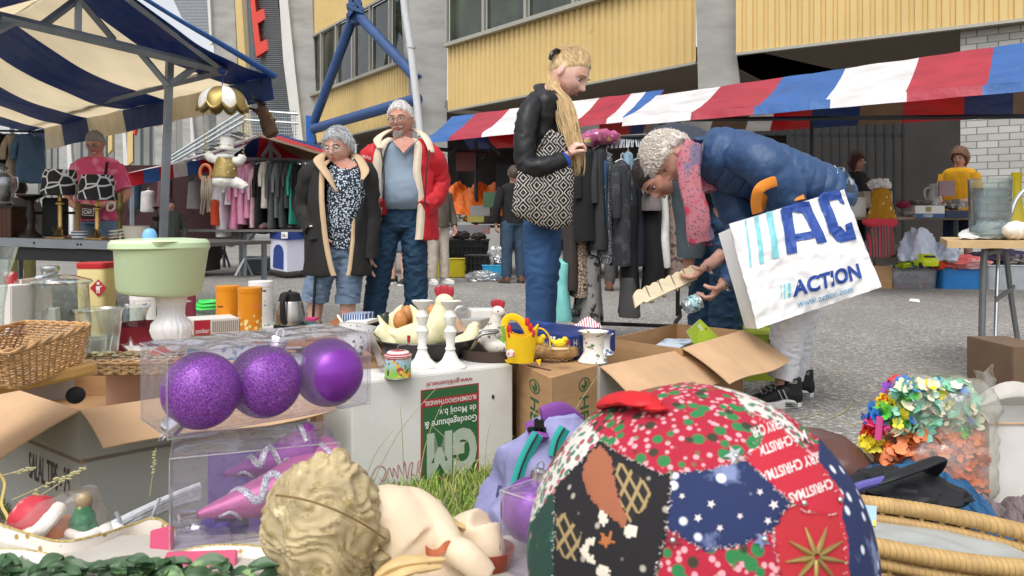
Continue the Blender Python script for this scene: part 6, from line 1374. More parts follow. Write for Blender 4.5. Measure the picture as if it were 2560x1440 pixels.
wicker_tray('wicker_basket','low flat brown wicker tray behind the bauble pack, holding shells',[P(205,905,2.15),P(440,905,2.2),P(462,876,2.55),P(215,888,2.55)],[P(208,938,2.15),P(430,938,2.2),P(440,910,2.5),P(225,920,2.5)],m_wkb,rows=5,cols=12,rim=.007,amp=.003)
mb=MB(); rnd=random.Random(9)
for i in range(26): mb.ell(P(rnd.uniform(235,430),rnd.uniform(882,892),rnd.uniform(2.25,2.45)),(rnd.uniform(.006,.014),.008,.006),8,6)
mb.one('shells','greenish shells and stones in the low flat wicker tray','shells',mat('shell','#7e7758',.4,var=.4,vs=30),kind='stuff')
mb=MB(); ext(mb,[P(368,893,2.3),P(450,872,2.3),P(450,860,2.3),P(385,872,2.3)],(0,.06,-.0)); mb.one('red_tag_box','small orange-red packet lying in the flat wicker tray','packet',mat('orange_red','#c8442b',.5),smooth=None)
c=P(-20,955,1.72); t=thing('wooden_board','round pale wooden turntable board with a black rubber foot','board',c)
Rb=rot(-3,-9,0)
MB().lathe([(0,0),(.198,0),(.204,.006),(.204,.020),(.198,.026),(0,.026)],72,c+V(0,0,-.02),0,Rb).part('disc',mat('beech_wood','#cf9f58',.5,stretch=(2,14,1),vs=5,var=.16,bump=.05),t)
MB().ell(P(189,988,1.70),(.019,.02,.018),20,14).part('rubber_foot',m_blk,t)
C0=PZ(200,1018,.35); LL=V(-1.70,2.48,0); RR=V(-.62,2.42,0)
plan=[(LL.x,LL.y),(C0.x,C0.y),(RR.x,RR.y),(LL.x+RR.x-C0.x,LL.y+RR.y-C0.y)]
r,_=carton('open_carton','open grey carton lettered SALAL TIPS - 25 with tan flaps folded outward',plan,0,.34,m_cg,[(0,.22,16,.0),(1,.17,14,.0)],inner=m_cardl)
ql=[V(LL.x,LL.y,.34),V(C0.x,C0.y,.34),V(C0.x,C0.y,0),V(LL.x,LL.y,0)]
textq('SALAL TIPS - 25',sq(ql,.62,.34,.93,.55),mat('print_brown','#54423c',.8),r,bold=.01)
mb=MB(); mb.slab([V(LL.x,LL.y,.2).lerp(V(RR.x,RR.y,.2),t) if False else p for p in [V(LL.x,LL.y,.22),V(C0.x,C0.y,.22),V(RR.x,RR.y,.22),V(plan[3][0],plan[3][1],.22)]],.01); mb.part('inner_sheet',m_card,r,smooth=None)
boxq('carton','pale pinkish open carton wall behind the round board','' or (-1.25,2.46),(-.78,2.55),.1,0,.36,mat('pinkish_card','#c49f86',.9,var=.06))
fr=thing('framed_picture','brown wooden picture frame lying at an angle behind the floral bowl','frame',P(820,848,3.0))
fq=[P(763,846,3.0),P(843,790,3.3),P(862,812,3.2),P(846,846,2.95)]
mb=MB(); mb.slab([P(763,848,3.0),P(850,848,2.95),P(860,812,3.25),P(845,790,3.35)],.02); mb.part('frame_back',mat('frame_brown','#8f5a37',.6,stretch=(1,8,1)),fr,smooth=None)
MB().tube([P(845,789,3.33),P(868,826,3.2),P(872,850,3.0)],.006,4).part('frame_edge',m_pw,fr,smooth=None)
MB().slab([P(640,862,3.0),P(925,850,2.8),P(905,842,3.3),P(700,850,3.4)],.012).one('wooden_tray','flat brown wooden tray edge under the floral bowl','tray',mat('tray_wood','#9c6b45',.6),smooth=None)
def fbowl(lbl,c,R_,tilt):
 t=thing('bowl',lbl,'bowl',c,'floral bowls'); s=R_/.05
 MB().lathe([(a*s,b*s) for a,b in [(0,0),(.022,0),(.024,.006),(.040,.03),(.050,.062),(.0515,.063),(.0485,.061),(.037,.03),(.02,.008),(0,.007)]],40,c,0,tilt).part('bowl_body',mat('floral_china','#eceef0',.15,layers=(('noise',55,.60,'#3e4448'),),bump=.03),t)
fbowl('white bowl with black flower print, tilted on top of the bowl stack',P(886,872,2.55),.060,rot(-14,5,0))
fbowl('white bowl with black flower print, lower one of the bowl stack',P(886,888,2.62),.060,rot(0,0,0))
boxq('carton','small carton under the floral bowls','' or (-.62,2.52),(-.42,2.60),.3,0,.355,m_card)
mb=MB(); mb.slab([P(922,846,2.75),P(938,845,2.75),P(962,918,2.5),P(948,922,2.5)],.008); mb.one('leaning_frame','dark grey board leaning against the pan','board',mat('grey_frame','#8a7f76',.6),smooth=None)
pbox('book','blue and white paperback lying on top behind the floral bowl',852,786,908,803,3.5,.12,mat('blue_book','#33558c',.5,layers=(('lines',30,.7,'X','#d4dbe4'),)),'book',rt=15)
pbox('book','white book under the blue paperback behind the floral bowl',862,803,918,812,3.45,.12,m_whp,'book',rt=15)
pbox('book','teal book lying beside the steel jug',770,812,800,822,3.5,.14,mat('teal_cover','#2d5357',.5),'book',rt=-20)
pbox('leaflet','magenta leaflet behind the steel jug',752,797,788,803,3.8,.08,mat('magenta_cover','#c43a72',.5),'leaflet')
pbox('picture_box','white box with a grey picture, cut by the left edge',-30,715,28,840,2.6,.1,m_cw,rt=10)
pbox('book','red-edged book standing behind the left glass vase',8,680,32,760,3.0,.03,mat('red_edge','#c23f46',.5,layers=(('noise',16,.5,'#dcd7d4'),)),'book')
pbox('blue_tin','small dark blue square tin beyond the big glass jar',60,750,88,812,3.3,.07,mat('navy_tin','#232f5e',.4),'tin')
pbox('white_box','narrow white and blue box beyond the big glass jar',86,690,106,815,3.3,.06,mat('whiteblue','#cdd5dd',.5),'box')
pbox('crate','small pale wooden crate by the left edge',28,780,62,835,3.0,.1,mat('pale_crate','#b59a77',.7),'crate',rt=-20)
for k,(x,m) in enumerate(((34,'#9a7468'),(40,'#d8d0c6'),(46,'#6e5a55'),(52,'#b6a79c'))):
 mb=MB(); ext(mb,[P(x,785,3.1),P(x+6,785,3.1),P(x+2,700,3.2),P(x-4,700,3.2)],(0,.2,0)); mb.one('record_sleeve','thin %s record sleeve leaning in the row at the left'%['brown','cream','dark','grey'][k],'record',mat('sleeve'+m,m,.6),'record sleeves',smooth=None)
# ================= GOODS ON AND AROUND THE STALLS =================
m_brass=mat('brass','#b8985c',.28,metal=.9,var=.12,vs=20); m_dwood=mat('dark_turned_wood','#2c2421',.35,var=.2); m_shade=mat('shade_swirl','#201f21',.8,layers=(('edge',11,.055,'#cfcfcf'),),bump=.1)
Yt=6.15
def TB(x,Y=Yt): # table height under photo column x
 t=(x+420)/838; return V((x-1280)/F*Y,Y,.735-.07*t+.001)
def lathe_part(t,n,p,s,pr,m,nn=32): return MB().lathe([(a*s,b*s) for a,b in pr],nn,p).part(n,m,t)
s0=Yt/F
for x,l,yt in ((150,'brass table lamp with a black and white swirl shade, left one of the pair',425),(243,'brass table lamp with a black and white swirl shade, the right one',438)):
 p=TB(x); t=thing('table_lamp',l,'lamp',p,'swirl shade lamps'); h=(p.z-(H+(HY-yt)/F*Yt)); h=-h/s0
 lathe_part(t,'stand',p,s0,[(0,0),(21,0),(21,4),(15,8),(8,11),(6,16),(7,22),(5,26),(5,h-88),(10,h-86),(10,h-82),(5,h-78),(5,h-62),(9,h-60),(9,h-55),(3,h-50),(3,h-10),(0,h-10)],m_brass,8)
 MB().box(p+V(0,0,3*s0),(48*s0,48*s0,6*s0)).part('foot',m_brass,t,smooth=None,bevel=.004)
 MB().lathe([(a*s0,b*s0) for a,b in [(46,h-62),(36,h)]],40,p).part('lamp_shade',m_shade,t,solid=.003)
 mb=MB(); rnd=random.Random(x)
 for k in range(7): mb.tube([p+V(rnd.uniform(-.03,.03),rnd.uniform(-.06,.0),rnd.uniform(.0,.1)) for _ in range(5)],.003,5,k=4)
 mb.part('cable',mat('gold_cable','#5d4a2c',.5),t)
p=TB(300); t=thing('table_lamp','slim brass lamp stand without shade and its coiled white cable','lamp',p); lathe_part(t,'stand',p,s0,[(0,0),(16,0),(16,5),(8,12),(5,20),(7,40),(4,60),(9,75),(10,90),(6,100),(8,112),(6,120),(0,120)],mat('old_brass','#6d6036',.4,metal=.7))
MB().tube([p+V(.055*math.cos(a*1.0),-.05+.04*math.sin(a),.01+.008*a*.5) for a in [i*.35 for i in range(60)]][:60],.005,6).tube([p+V(.04,-.08,.05),p+V(.07,-.15,.0),p+V(.05,-.2,-.08)],.005,6,k=4).part('cable',mat('white_cable','#cfcabf',.5),t)
MB().tube([p+V(.04,-.21,-.07),p+V(.07,-.22,-.11)],.018,10).part('plug',mat('white_cable',None),t)
p=TB(390); t=thing('table_lamp','dark turned wooden lamp foot beside the steel post','lamp',p); lathe_part(t,'stand',p,s0,[(0,0),(26,0),(26,6),(16,12),(12,20),(17,32),(9,42),(6,52),(12,62),(6,72),(4,80),(9,88),(0,88)],m_dwood)
p=TB(75); t=thing('column_stand','black turned plant stand on the lamp table','stand',p); lathe_part(t,'column',p,s0,[(0,0),(28,0),(28,8),(20,14),(11,24),(8,40),(13,60),(8,80),(11,95),(24,102),(30,106),(30,110),(0,110)],m_dwood)
MB().box(TB(120)+V(0,.1,.17),(.16,.1,.30)).box(TB(100)+V(.05,.1,.2),(.4,.03,.02)).one('black_fan_heater','black box-shaped appliance between the lamps','appliance',m_blk,bevel=.01)
MB().box(TB(177)+V(0,.1,.15),(.025,.03,.30)).one('wooden_post','plain wooden upright standing between the two shaded lamps','post',mat('oak','#a9814f',.6),smooth=None)
p=TB(199); t=thing('bowl','stack of white and grey bowls on the lamp table','bowl',p); lathe_part(t,'bowl_body',p,s0,[(0,0),(18,0),(19,22),(0,22)],mat('banded_ceramic','#dfe0e0',.3,layers=(('lines',14,.62,'Z','#566270'),)))
p=TB(345); t=thing('basin','cream ribbed basin on the lamp table by the steel post','basin',p); lathe_part(t,'basin_body',p,s0,[(0,0),(30,0),(36,38),(38,40),(36,40),(28,2)],mat('cream_enamel','#ddd5c5',.4))
a=TB(20); t=thing('wooden_chest','reddish brown wooden box at the left end of the lamp table','box',a); MB().box(a+V(-.04,0,.12),(.26,.2,.23)).part('box_body',mat('mahogany','#553020',.5,layers=(('lines',9,.93,'X','#2a1711'),)),t,smooth=None,bevel=.006)
MB().box(a+V(-.04,0,.237),(.28,.22,.012)).part('lid',m_dwood,t,smooth=None)
p=a+V(-.05,0,.245); t=thing('metal_urn','polished pewter jug with a curved handle under a glass cover on the wooden box','jug',p)
lathe_part(t,'urn_body',p,s0,[(0,0),(24,0),(26,6),(20,12),(28,30),(32,55),(28,72),(14,82),(12,90),(17,96),(6,104),(0,108)],mat('pewter','#a8aaad',.25,metal=.9)); MB().tube([p+V(.08,0,.20),p+V(.12,0,.22),p+V(.125,0,.14),p+V(.08,0,.08)],.008,8,k=4).part('handle',mat('pewter',None),t)
def garment(label,x0,x1,y0,y1,Y,m,cat='garment',group=None,hang=True,flare=1.25,dep=.10,sleeve=True,seed=0,name='hanging_garment'):
 c=(x0+x1)/2; w=(x1-x0)/2/F*Y/flare; t=thing(name,label,cat,P(c,y1,Y),group); top=P(c,y0,Y); bot=P(c,y1,Y); h=top.z-bot.z
 rs=[]
 for f,k,d in ((0,.25,.25),(.04,.8,.9),(.10,1,1),(.4,1.02,1),(.7,1.12,1.1),(1,flare,1.15)): rs.append((top.lerp(bot,f)+V(.004*math.sin(seed+f*9),0,0),X_*w*k,Yc*dep*d))
 b=MB().rings(rs,n=24,k=6,cap=True).part('cloth',m,t,disp=folds(.35*w+.004,1/(w*1.6+.01)*.55,(1,.7,.18),seed),sub=0)
 if sleeve:
  MB().tube([top+V(-w*.8,-dep*.7,-.05*h),top+V(-w*1.05,-dep*1.1,-.3*h),top+V(-w*.9,-dep*1.2,-.55*h)],[w*.7,w*.62,w*.5],12,k=4,flat=.8).part('sleeve',m,t,disp=folds(.006,14,(1,1,.4),seed))
 if hang: MB().tube([top+V(-w*.8,0,-.01),top+V(0,0,.012),top+V(w*.8,0,-.01)],.006,6).tube([top+V(0,0,.01),top+V(0,0,.04),top+V(.012,0,.055),top+V(.018,0,.04)],.003,6).part('hanger',mat('hanger_white','#d6d6d3',.4),t)
 return t
def cl(n,c,**k): return mat('cloth_'+n,c,.9,vs=10,var=.15,bump=.4,bs=160,**k)
for x0,x1,y1,c,l in ((-20,22,470,'#5a564e','olive grey coat hanging under the canopy at the left edge'),(16,42,480,'#221f1e','black coat hanging under the canopy at the left edge'),(36,72,455,'#a99c8a','beige jacket hanging under the canopy at the left edge'),(60,96,455,'#4c6a8c','blue denim jacket hanging under the canopy at the left edge')):
 garment(l,x0,x1,338,y1,8.6,cl(c,c),seed=x0,flare=1.5,dep=.2)
MB().tube([P(-60,325,8.6),P(110,330,8.6)],.012,8).one('clothes_rail','dark rail carrying the coats at the far left','rail',m_dsteel)
Yh=5.9; sh=Yh/F; m_gold=mat('gold_paint','#a89258',.42,metal=.6,var=.15,vs=12); m_sn=mat('snow_white','#e4e2dc',.8,bump=.7,bs=50,vs=10)
c=P(556,268,Yh); t=thing('umbrella_ornament','hanging gold and white scalloped umbrella ornament under the striped canopy','ornament',c)
mb=MB(); n=96
def um(u,v):
 a=u*2*PI; k=abs(math.sin(a*5)); r=60*math.sin(v*PI/2)**.9*(1-.06*(1-k)*v); z=50*math.cos(v*PI/2)+8*(1-k)*v*v*1.0-6*v*v*0
 return c+V(r*math.cos(a)*sh,r*math.sin(a)*sh,(z-8*k*v**3)*sh)
mb.grid(um,n,16,mi=lambda u,v:int((u*10)%10)%2 ,cu=True); mb.part('canopy',[m_sn,m_gold],t,solid=.006)
mb=MB(); mb.tube([um(i/80,1.0)+V(0,0,-.004) for i in range(80)],.011,8,closed=True); mb.part('scalloped_rim',m_gold,t)
MB().tube([c+V(0,0,48*sh),P(556,175,Yh+.15)],.003,6).ell(P(556,178,Yh+.15),(.03,.02,.025),10,8).part('cord',mat('blue_cord','#2a4488',.6),t)
mb=MB()
for xa,xb in ((507,515),(610,609)): mb.tube([P(xa,270,Yh),P(xb,400,Yh)],.0022,5)
for k in range(8): mb.ell(P(516+random.uniform(-3,3),330+k*9,Yh-.01),(.006,.004,.008),6,5); mb.ell(P(609+random.uniform(-3,3),345+k*7,Yh-.01),(.005,.004,.007),6,5)
mb.part('gold_chain',m_gold,t)
c=P(566,430,Yh); t=thing('snowman_ornament','hanging white snowman figure in a gold waistcoat and top hat','ornament',P(566,475,Yh)); S=lambda x,y,d=0:P(x,y,Yh+d)
mb=MB().ell(S(563,398),(.062,.06,.055),24,18).ell(S(563,418),(.075,.07,.085),24,18).ell(S(560,452),(.085,.08,.058),24,18).tube([S(585,455),S(605,462),S(614,470)],[.045,.035,.03],14,k=3).ell(S(558,468),(.025,.025,.022),14,10)
mb.tube([S(545,400),S(528,395),S(518,382)],[.03,.035,.03],14,k=3).tube([S(582,402),S(600,402),S(607,388)],[.03,.035,.03],14,k=3)
mb.part('snow_body',m_sn,t,remesh=.006,sm=2,disp=lambda p:.004*noise.noise(p*45))
MB().rings([(S(563,392),X_*.060,Yc*.058),(S(564,412),X_*.078,Yc*.072),(S(562,436),X_*.088,Yc*.083),(S(562,444),X_*.088,Yc*.084)],n=32,k=4).part('waistcoat',m_gold,t,disp=lambda p:.003*noise.noise(p*40))
q=rot(0,6,0)
MB().lathe([(a*sh,b*sh) for a,b in [(0,0),(27,0),(28,4),(18,6),(17,30),(19,32),(0,32)]],32,S(566,375),0,q).part('top_hat',m_sn,t,disp=lambda p:.002*noise.noise(p*60))
MB().lathe([(a*sh,b*sh) for a,b in [(17.8,7),(17.8,13)]],32,S(566,375),0,q).part('hat_band',m_gold,t)
MB().tube([S(545,388),S(563,391,-.06),S(582,390)],.014,8,k=4).part('scarf',m_sn,t)
mb=MB();
for x,y in ((560,405),(575,412),(550,420),(570,430),(585,422)): mb.ell(S(x,y,-.082),(.005,.003,.005),8,6)
mb.part('stars',m_sn,t)
c=P(665,300,6.5); W=lambda x,y,d=0:P(x,y,6.5+d); t=thing('witch_doll','hanging brown rag doll with a pointed dark hat and straw hair','doll',W(668,340))
mb=MB().tube([W(652,268),W(662,290),W(672,320),W(682,338)],[.035,.05,.06,.055],16,k=4).ell(W(653,262),(.032,.03,.032),16,12).tube([W(650,285),W(635,275),W(618,270)],[.02,.016,.012],8,k=3).tube([W(665,300),W(690,300)],[.025,.012],8).tube([W(672,332),W(668,342)],.02,8).tube([W(684,332),W(688,342)],.02,8)
mb.part('doll_body',mat('rag_brown','#5a4234',.9,var=.3,vs=12,bump=.8,bs=50),t,remesh=.006,sm=1,disp=lambda p:.008*noise.noise(p*30))
MB().lathe([(0,.12),(.006,.11),(.03,.02),(.06,.0),(.055,-.006),(0,0)],16,W(650,256),0,rot(0,22,0)).part('pointed_hat',mat('hat_dark','#2c2725',.9),t,wob=(.008,25))
mb=MB(); rnd=random.Random(1)
for k in range(60): a=W(672+rnd.uniform(-6,6),280+rnd.uniform(-4,4),-.03); mb.tube([a,a+V(rnd.uniform(-.01,.03),0,-rnd.uniform(.03,.09))],.0012,3)
for k in range(14): a=W(640,250); mb.tube([a,a+V(rnd.uniform(-.05,.02),0,rnd.uniform(-.03,.05))],.0015,3)
mb.part('straw_hair',mat('straw_doll','#b59a66',.9),t)
MB().tube([W(650,240),W(652,186,-.15)],.003,5).part('cord',m_dwood,t); MB().tube([W(610,268),W(660,282,-.03)],.004,6).part('broom_stick',m_dwood,t)
R2=MB().tube([P(530,402,12.3),P(760,406,12.3)],.014,8).one('clothes_rail','steel rail full of pink, white and grey shirts in the red and white stall','rail',m_steel)
lst=[(530,552,446,528,'#dcb9b4','pale beige blouse'),(549,578,452,590,'#e6e3e6','white tunic'),(570,590,446,512,'#eceaec','short white top'),(583,606,420,572,'#dd8fb0','pink cardigan'),(601,622,412,560,'#e5a4bf','rose pink blouse'),(617,638,410,545,'#dfa0bd','light pink blouse with short sleeves'),(633,648,418,568,'#e3bcc2','pink speckled tunic'),(645,663,408,566,'#232122','long black shirt'),(660,680,404,520,'#cfc8ba','cream shirt'),(676,696,404,570,'#55575a','mid grey shirt on the left'),(692,708,406,545,'#6d7070','light grey shirt'),(704,722,404,568,'#47494b','charcoal shirt on the right'),(718,732,406,520,'#3e4243','dark grey short shirt'),(729,742,404,560,'#2f8f7c','green edged shirt'),(738,752,410,520,'#1c1c1e','black vest')]
for i,(a,b,y0,y1,c,l) in enumerate(lst): garment(l+' on the rail of the red and white stall',a,b,y0,y1,12.25+.02*(i%2),cl(c,c,layers=((('noise',40,.6,'#b5868f'),) if 'speckled' in l else ())),group='clothes on the rail of the red and white stall',seed=i,dep=.22,flare=1.35)
garment('dark blue bag-like cloth hanging inside the red and white stall',325,352,450,520,12.8,cl('petrol','#223a4a'),sleeve=False,dep=.1)
garment('off-white pouch hanging inside the red and white stall',352,388,478,528,12.7,cl('offw','#b9b4b4'),sleeve=False,dep=.1)
garment('pinkish grey shawl hanging behind the steel post',395,432,445,550,13.2,cl('mauve','#6d4a55'),sleeve=False,dep=.1); garment('pale grey shirt pinned inside the red and white stall',470,506,455,520,13.3,cl('palegrey','#a09d9c'),sleeve=False,dep=.06)
t=thing('leather_straps','bunch of orange and brown straps hanging left of the snowman','straps',P(515,545,10.6)); mb=MB(); rnd=random.Random(6)
mb.tube([P(514+14*math.cos(a),432+20*math.sin(a),10.6) for a in [i*.4 for i in range(16)]],.022,8,closed=True); mb.part('ring_belt',mat('orange_leather','#b5683d',.6),t)
mb=MB()
for k in range(9): x=505+rnd.uniform(0,22); mb.tube([P(x,440,10.6),P(x+rnd.uniform(-6,6),480,10.55),P(x+rnd.uniform(-10,4),500+rnd.uniform(0,45),10.6)],.012,6,k=4)
mb.part('straps',mat('taupe_leather','#837868',.7,var=.3),t)
garment('orange-red garment low on the left of the rail in the red and white stall',528,548,500,562,12.0,cl('orangered','#c24a2c'),sleeve=False,hang=False)
mb=MB(); rnd=random.Random(3)
for k in range(12): mb.ell(P(rnd.uniform(500,745),rnd.uniform(566,574),rnd.uniform(12.2,12.9)),(rnd.uniform(.1,.22),.15,.06),14,8)
mb.one('folded_clothes','heaps of dark red and grey folded clothes under the red and white stall','clothes',cl('heap','#6b3a45',layers=(('noise',2,.55,'#77726f'),)),wob=(.06,5),kind='stuff')
MB().grid(lambda u,v:P(540+u*75,580+v*(38*math.sin(u*PI)),12.3-.05*v),16,8).one('grey_sheet','grey sheet sagging from the table of the red and white stall','cloth',cl('sheet','#7a7c78'),solid=.01)
MB().box(P(800-330,640,12.6),(.8,.6,.45)).one('dark_carton','dark carton under the table behind the green salad spinner','box',mat('dark_carton','#4d4138',.9),smooth=None)
MB().box(P(640,660,13.1),(.4,.3,.25)).one('clear_bin','greyish storage bin under the red and white stall','bin',mat('greybin','#60686c',.4),bevel=.02)
t=thing('playpen','blue and white folding playpen with a blue arch window and a paper price tag','playpen',P(712,688,12.1)); Yp=12.1
m_pw2=mat('playpen_white','#d8d9ea',.7,var=.04); m_pb=mat('playpen_blue','#2b4587',.7)
mb=MB(); ext(mb,[P(676,672,Yp),P(718,680,Yp-.25),P(718,592,Yp-.25),P(676,590,Yp)],(0,.6,0)); ext(mb,[P(718,680,Yp-.25),P(768,674,Yp),P(768,590,Yp),P(718,592,Yp-.25)],(0,.6,0)); mb.part('mesh_side',m_pw2,t,smooth=None)
mb=MB(); ext(mb,[P(674,596,Yp-.02),P(718,600,Yp-.28),P(718,580,Yp-.28),P(674,579,Yp-.02)],(0,.6,0)); ext(mb,[P(718,600,Yp-.28),P(770,597,Yp-.02),P(770,579,Yp-.02),P(718,580,Yp-.28)],(0,.6,0)); mb.part('top_rim',m_pb,t,smooth=None)
mb=MB(); ar=[(682,668),(709,675),(709,630),(705,617),(698,611),(690,612),(684,622)]; mb.add([P(x,y,Yp-.02-.22*(x-676)/42-.01) for x,y in ar],[tuple(range(7))]); mb.part('arch_window',m_pb,t,smooth=None)
bar(mb:=MB(),P(675,682,Yp),P(718,692,Yp-.25),.04); bar(mb,P(718,692,Yp-.25),P(768,684,Yp),.04); mb.part('floor_rail',m_blk,t)
q=[P(703,580,Yp-.32),P(719,580,Yp-.32),P(719,596,Yp-.32),P(703,596,Yp-.32)]; mb=MB(); mb.slab(q[::-1],.01); mb.part('price_tag',mat('paper',None),t,smooth=None); textq('10.-',sq(q,.15,.25,.85,.75),m_ink,t,bold=.02,t=.004)
# ---- centre clothes rack ----
Yr=5.4
rk=thing('clothes_rack','black metal clothes rack with casters full of dark garments behind the girl','clothes rack',P(1580,860,Yr)); rk.location.z=0
rk.location.z=0
MB().tube([P(1420,350,Yr),P(1500,346,Yr),P(1740,336,Yr-.1)],.014,8).part('rail',m_blk,rk)
MB().tube([P(1446,348,Yr),P(1444,640,Yr),P(1445,775,Yr),P(1456,800,Yr),P(1480,808,Yr),P(1690,816,Yr)],.013,8).tube([P(1698,338,Yr-.1),P(1694,790,Yr)],.014,8).tube([P(1694,760,Yr),P(1700,790,Yr),P(1690,805,Yr-.2),P(1686,835,Yr-.3)],.014,8,k=4).tube([P(1420,775,Yr),P(1445,778,Yr)],.012,8).part('frame',m_blk,rk)
MB().ell(P(1712,765,Yr),(.03,.02,.02),12,8).tube([P(1700,770,Yr),P(1722,758,Yr)],.012,8).part('joint',m_blk,rk)
for x,y in ((1432,782),(1686,842)): MB().lathe([(0,-.012),(.028,-.012),(.028,.012),(0,.012)],18,P(x,y,Yr-.1),0,rot(0,90,0)).part('caster',m_dsteel,rk)
m_fl=cl('grey_floral','#8f8d8b',layers=(('noise',17,.57,'#2a2a2c'),)); m_leo=cl('leopard','#b5a08c',layers=(('edge',50,.10,'#4a3a2f'),)); m_tw=cl('tweed','#55585b',layers=(('dots',110,.4,'#b9bcbd'),)); m_tau=cl('taupe_print','#8b7a70',layers=(('noise',30,.55,'#4b3d3a'),)); m_camo=cl('camo','#33343a',layers=(('noise',12,.56,'#494b4d'),))
for i,(a,b,y0,y1,m,l) in enumerate(((1384,1424,650,796,cl('turq','#7fc9c4'),'turquoise skirt at the girl\'s legs, low on the rack'),(1412,1440,520,720,cl('brownb','#3b3532'),'dark brown trousers low on the left of the rack'),(1428,1466,590,738,m_leo,'leopard print blouse low on the left of the rack'),(1438,1502,640,802,m_fl,'grey skirt with black leaf print hanging low on the rack'),(1436,1484,372,600,cl('coat1','#202122'),'black coat nearest the girl on the rack'),(1478,1512,370,622,cl('coat2','#37373a'),'charcoal jacket on the rack, second from the girl'),(1494,1516,400,572,mat('denim_light2','#3f6082',.9),'denim blue shirt between two dark jackets'),(1498,1534,385,655,m_tw,'grey speckled tweed jacket on the rack'),(1532,1572,402,662,m_camo,'dark camouflage jacket on the rack'),(1548,1590,500,782,cl('dress','#161617'),'long black lace dress on the rack'),(1562,1578,382,515,cl('denimv','#7a93a5'),'pale denim vest on the rack'),(1574,1612,400,662,cl('navyc','#20262f'),'navy coat on the rack with a thin collar stripe'),(1606,1646,440,524,cl('greytee','#777070'),'grey T-shirt on the rack under the dark head'),(1612,1652,500,730,cl('blkt','#17171a'),'black trousers hanging beside the white cardigan'),(1642,1668,470,664,cl('whitec','#d9d8d4'),'white knitted cardigan on the rack'),(1662,1706,470,690,m_tau,'taupe printed dress on the rack'),(1552,1592,690,788,cl('scf','#4a4949'),'dark grey fringed scarf hanging lowest on the rack'))):
 garment(l,a-4,b+5,y0,y1,Yr-.06+.03*(i%4),m,group='garments on the black rack',seed=i*3,dep=.11,flare=1.3,hang=y0<480,sleeve=y0<460)
mb=MB(); rnd=random.Random(12)
for k in range(34): x=1528+k*2.6+rnd.uniform(-1,1); y=346-.06*(x-1528); mb.tube([P(x,y+3,Yr-.03),P(x,y-3,Yr-.03),P(x+2,y-6,Yr),P(x+4,y-2,Yr+.03)],.0035,5,k=2); mb.tube([P(x,y+3,Yr-.03),P(x+rnd.uniform(-4,4),y+25,Yr-.05)],.003,4)
mb.part('hanger_hooks',mat('hook_wire','#c5c9cc',.3,metal=.7),rk)
MB().tube([P(1450,372,Yr-.1),P(1470,350,Yr-.12),P(1505,342,Yr-.1),P(1540,345,Yr-.05)],[.04,.06,.055,.03],14,k=5,flat=.7).one('colourful_scarf','pink, yellow and violet scarf draped over the left end of the rack','scarf',cl('colscarf','#b0567f',layers=(('noise',12,.55,'#d8c560'),('noise',15,.6,'#4b5c9a'),('noise',18,.64,'#e9e4e4'))),disp=folds(.02,25,seed=3))
# ---- centre stall goods ----
m_or=mat('orange_tarp','#e8772c',.45,vs=3,var=.1,bump=.4,bs=14,bumpd=.02)
def tp(u,v):
 x=1085+u*175; top=500-34*min(1,u*3.5)+8*abs(math.sin(u*9))-8*u; y=top+(545-top)*v; return P(x,y,13.3-.7*v)+V(0,.12*math.sin(u*19+v*3)*(1-.3*v),.04*math.sin(u*23))
MB().grid(tp,60,20).one('orange_tarp','crumpled bright orange tarp behind the goods of the centre stall','tarp',m_or,solid=.01,disp=folds(.05,5))
def crate(name,label,x0,y0,x1,y1,Y,dep,m,rt=0,ribs=0,cat='crate',taper=.92,rim=True):
 p=P((x0+x1)/2,y1,Y); w=(x1-x0)/F*Y; h=(y1-y0)/F*Y; R=rz(rt); t=thing(name,label,cat,p)
 q=lambda x,y,z:p+R@V(x,y,z)
 mb=MB().rings([(q(0,dep/2,0),R@V(w/2*taper,0,0),R@V(0,dep/2*taper,0)),(q(0,dep/2,h*.96),R@V(w/2,0,0),R@V(0,dep/2,0)),(q(0,dep/2,h*.965),R@V(w/2*.95,0,0),R@V(0,dep/2*.95,0)),(q(0,dep/2,h*.3),R@V(w/2*.88,0,0),R@V(0,dep/2*.88,0))],n=40,k=1,pw=9)
 mb.part('crate_body',m,t,smooth=40)
 if rim: MB().tube([q(w/2*sx*1.0,dep/2+dep/2*sy,h*.955) for sx,sy in ((-1,-1),(1,-1),(1,1),(-1,1))],.012*w/.5,4,closed=True).part('rim',m,t,smooth=None)
 if ribs:
  mb=MB()
  for k in range(ribs): x=-w/2*taper+w*taper*(k+.5)/ribs; mb.box(q(x,-.012,h*.48),(.012,.02,h*.85),R)
  for z in (.25,.6,.9): mb.box(q(0,-.012,h*z),(w*.97,.02,.015),R)
  mb.part('lattice',m,t,smooth=None)
 return t
m_bk=mat('black_plastic','#1d1e20',.4,var=.1);
crate('crate','bright yellow plastic crate on the ground under the centre stall',1080,645,1168,693,12.0,.4,mat('yellow_crate','#b5a61f',.45))
crate('crate','grey slatted crate standing on the yellow crate',1076,600,1116,644,12.1,.35,mat('grey_crate','#7d7f80',.5),ribs=12)
crate('crate','black plastic crate filled with dark goods, right of the grey slatted crate',1114,598,1222,644,12.1,.4,m_bk,ribs=9)
crate('crate','black crate tilted on its side in front of the stacked crates',1160,636,1222,694,11.6,.2,m_bk,rt=-12,ribs=5)
crate('tub','turquoise blue plastic tub beside the black tilted crate',1205,662,1270,702,11.5,.3,mat('turq_plastic','#36a3d6',.35),cat='tub')
crate('crate','dark crate far left beneath the centre stall',1040,655,1078,690,12.2,.3,m_bk,ribs=3)
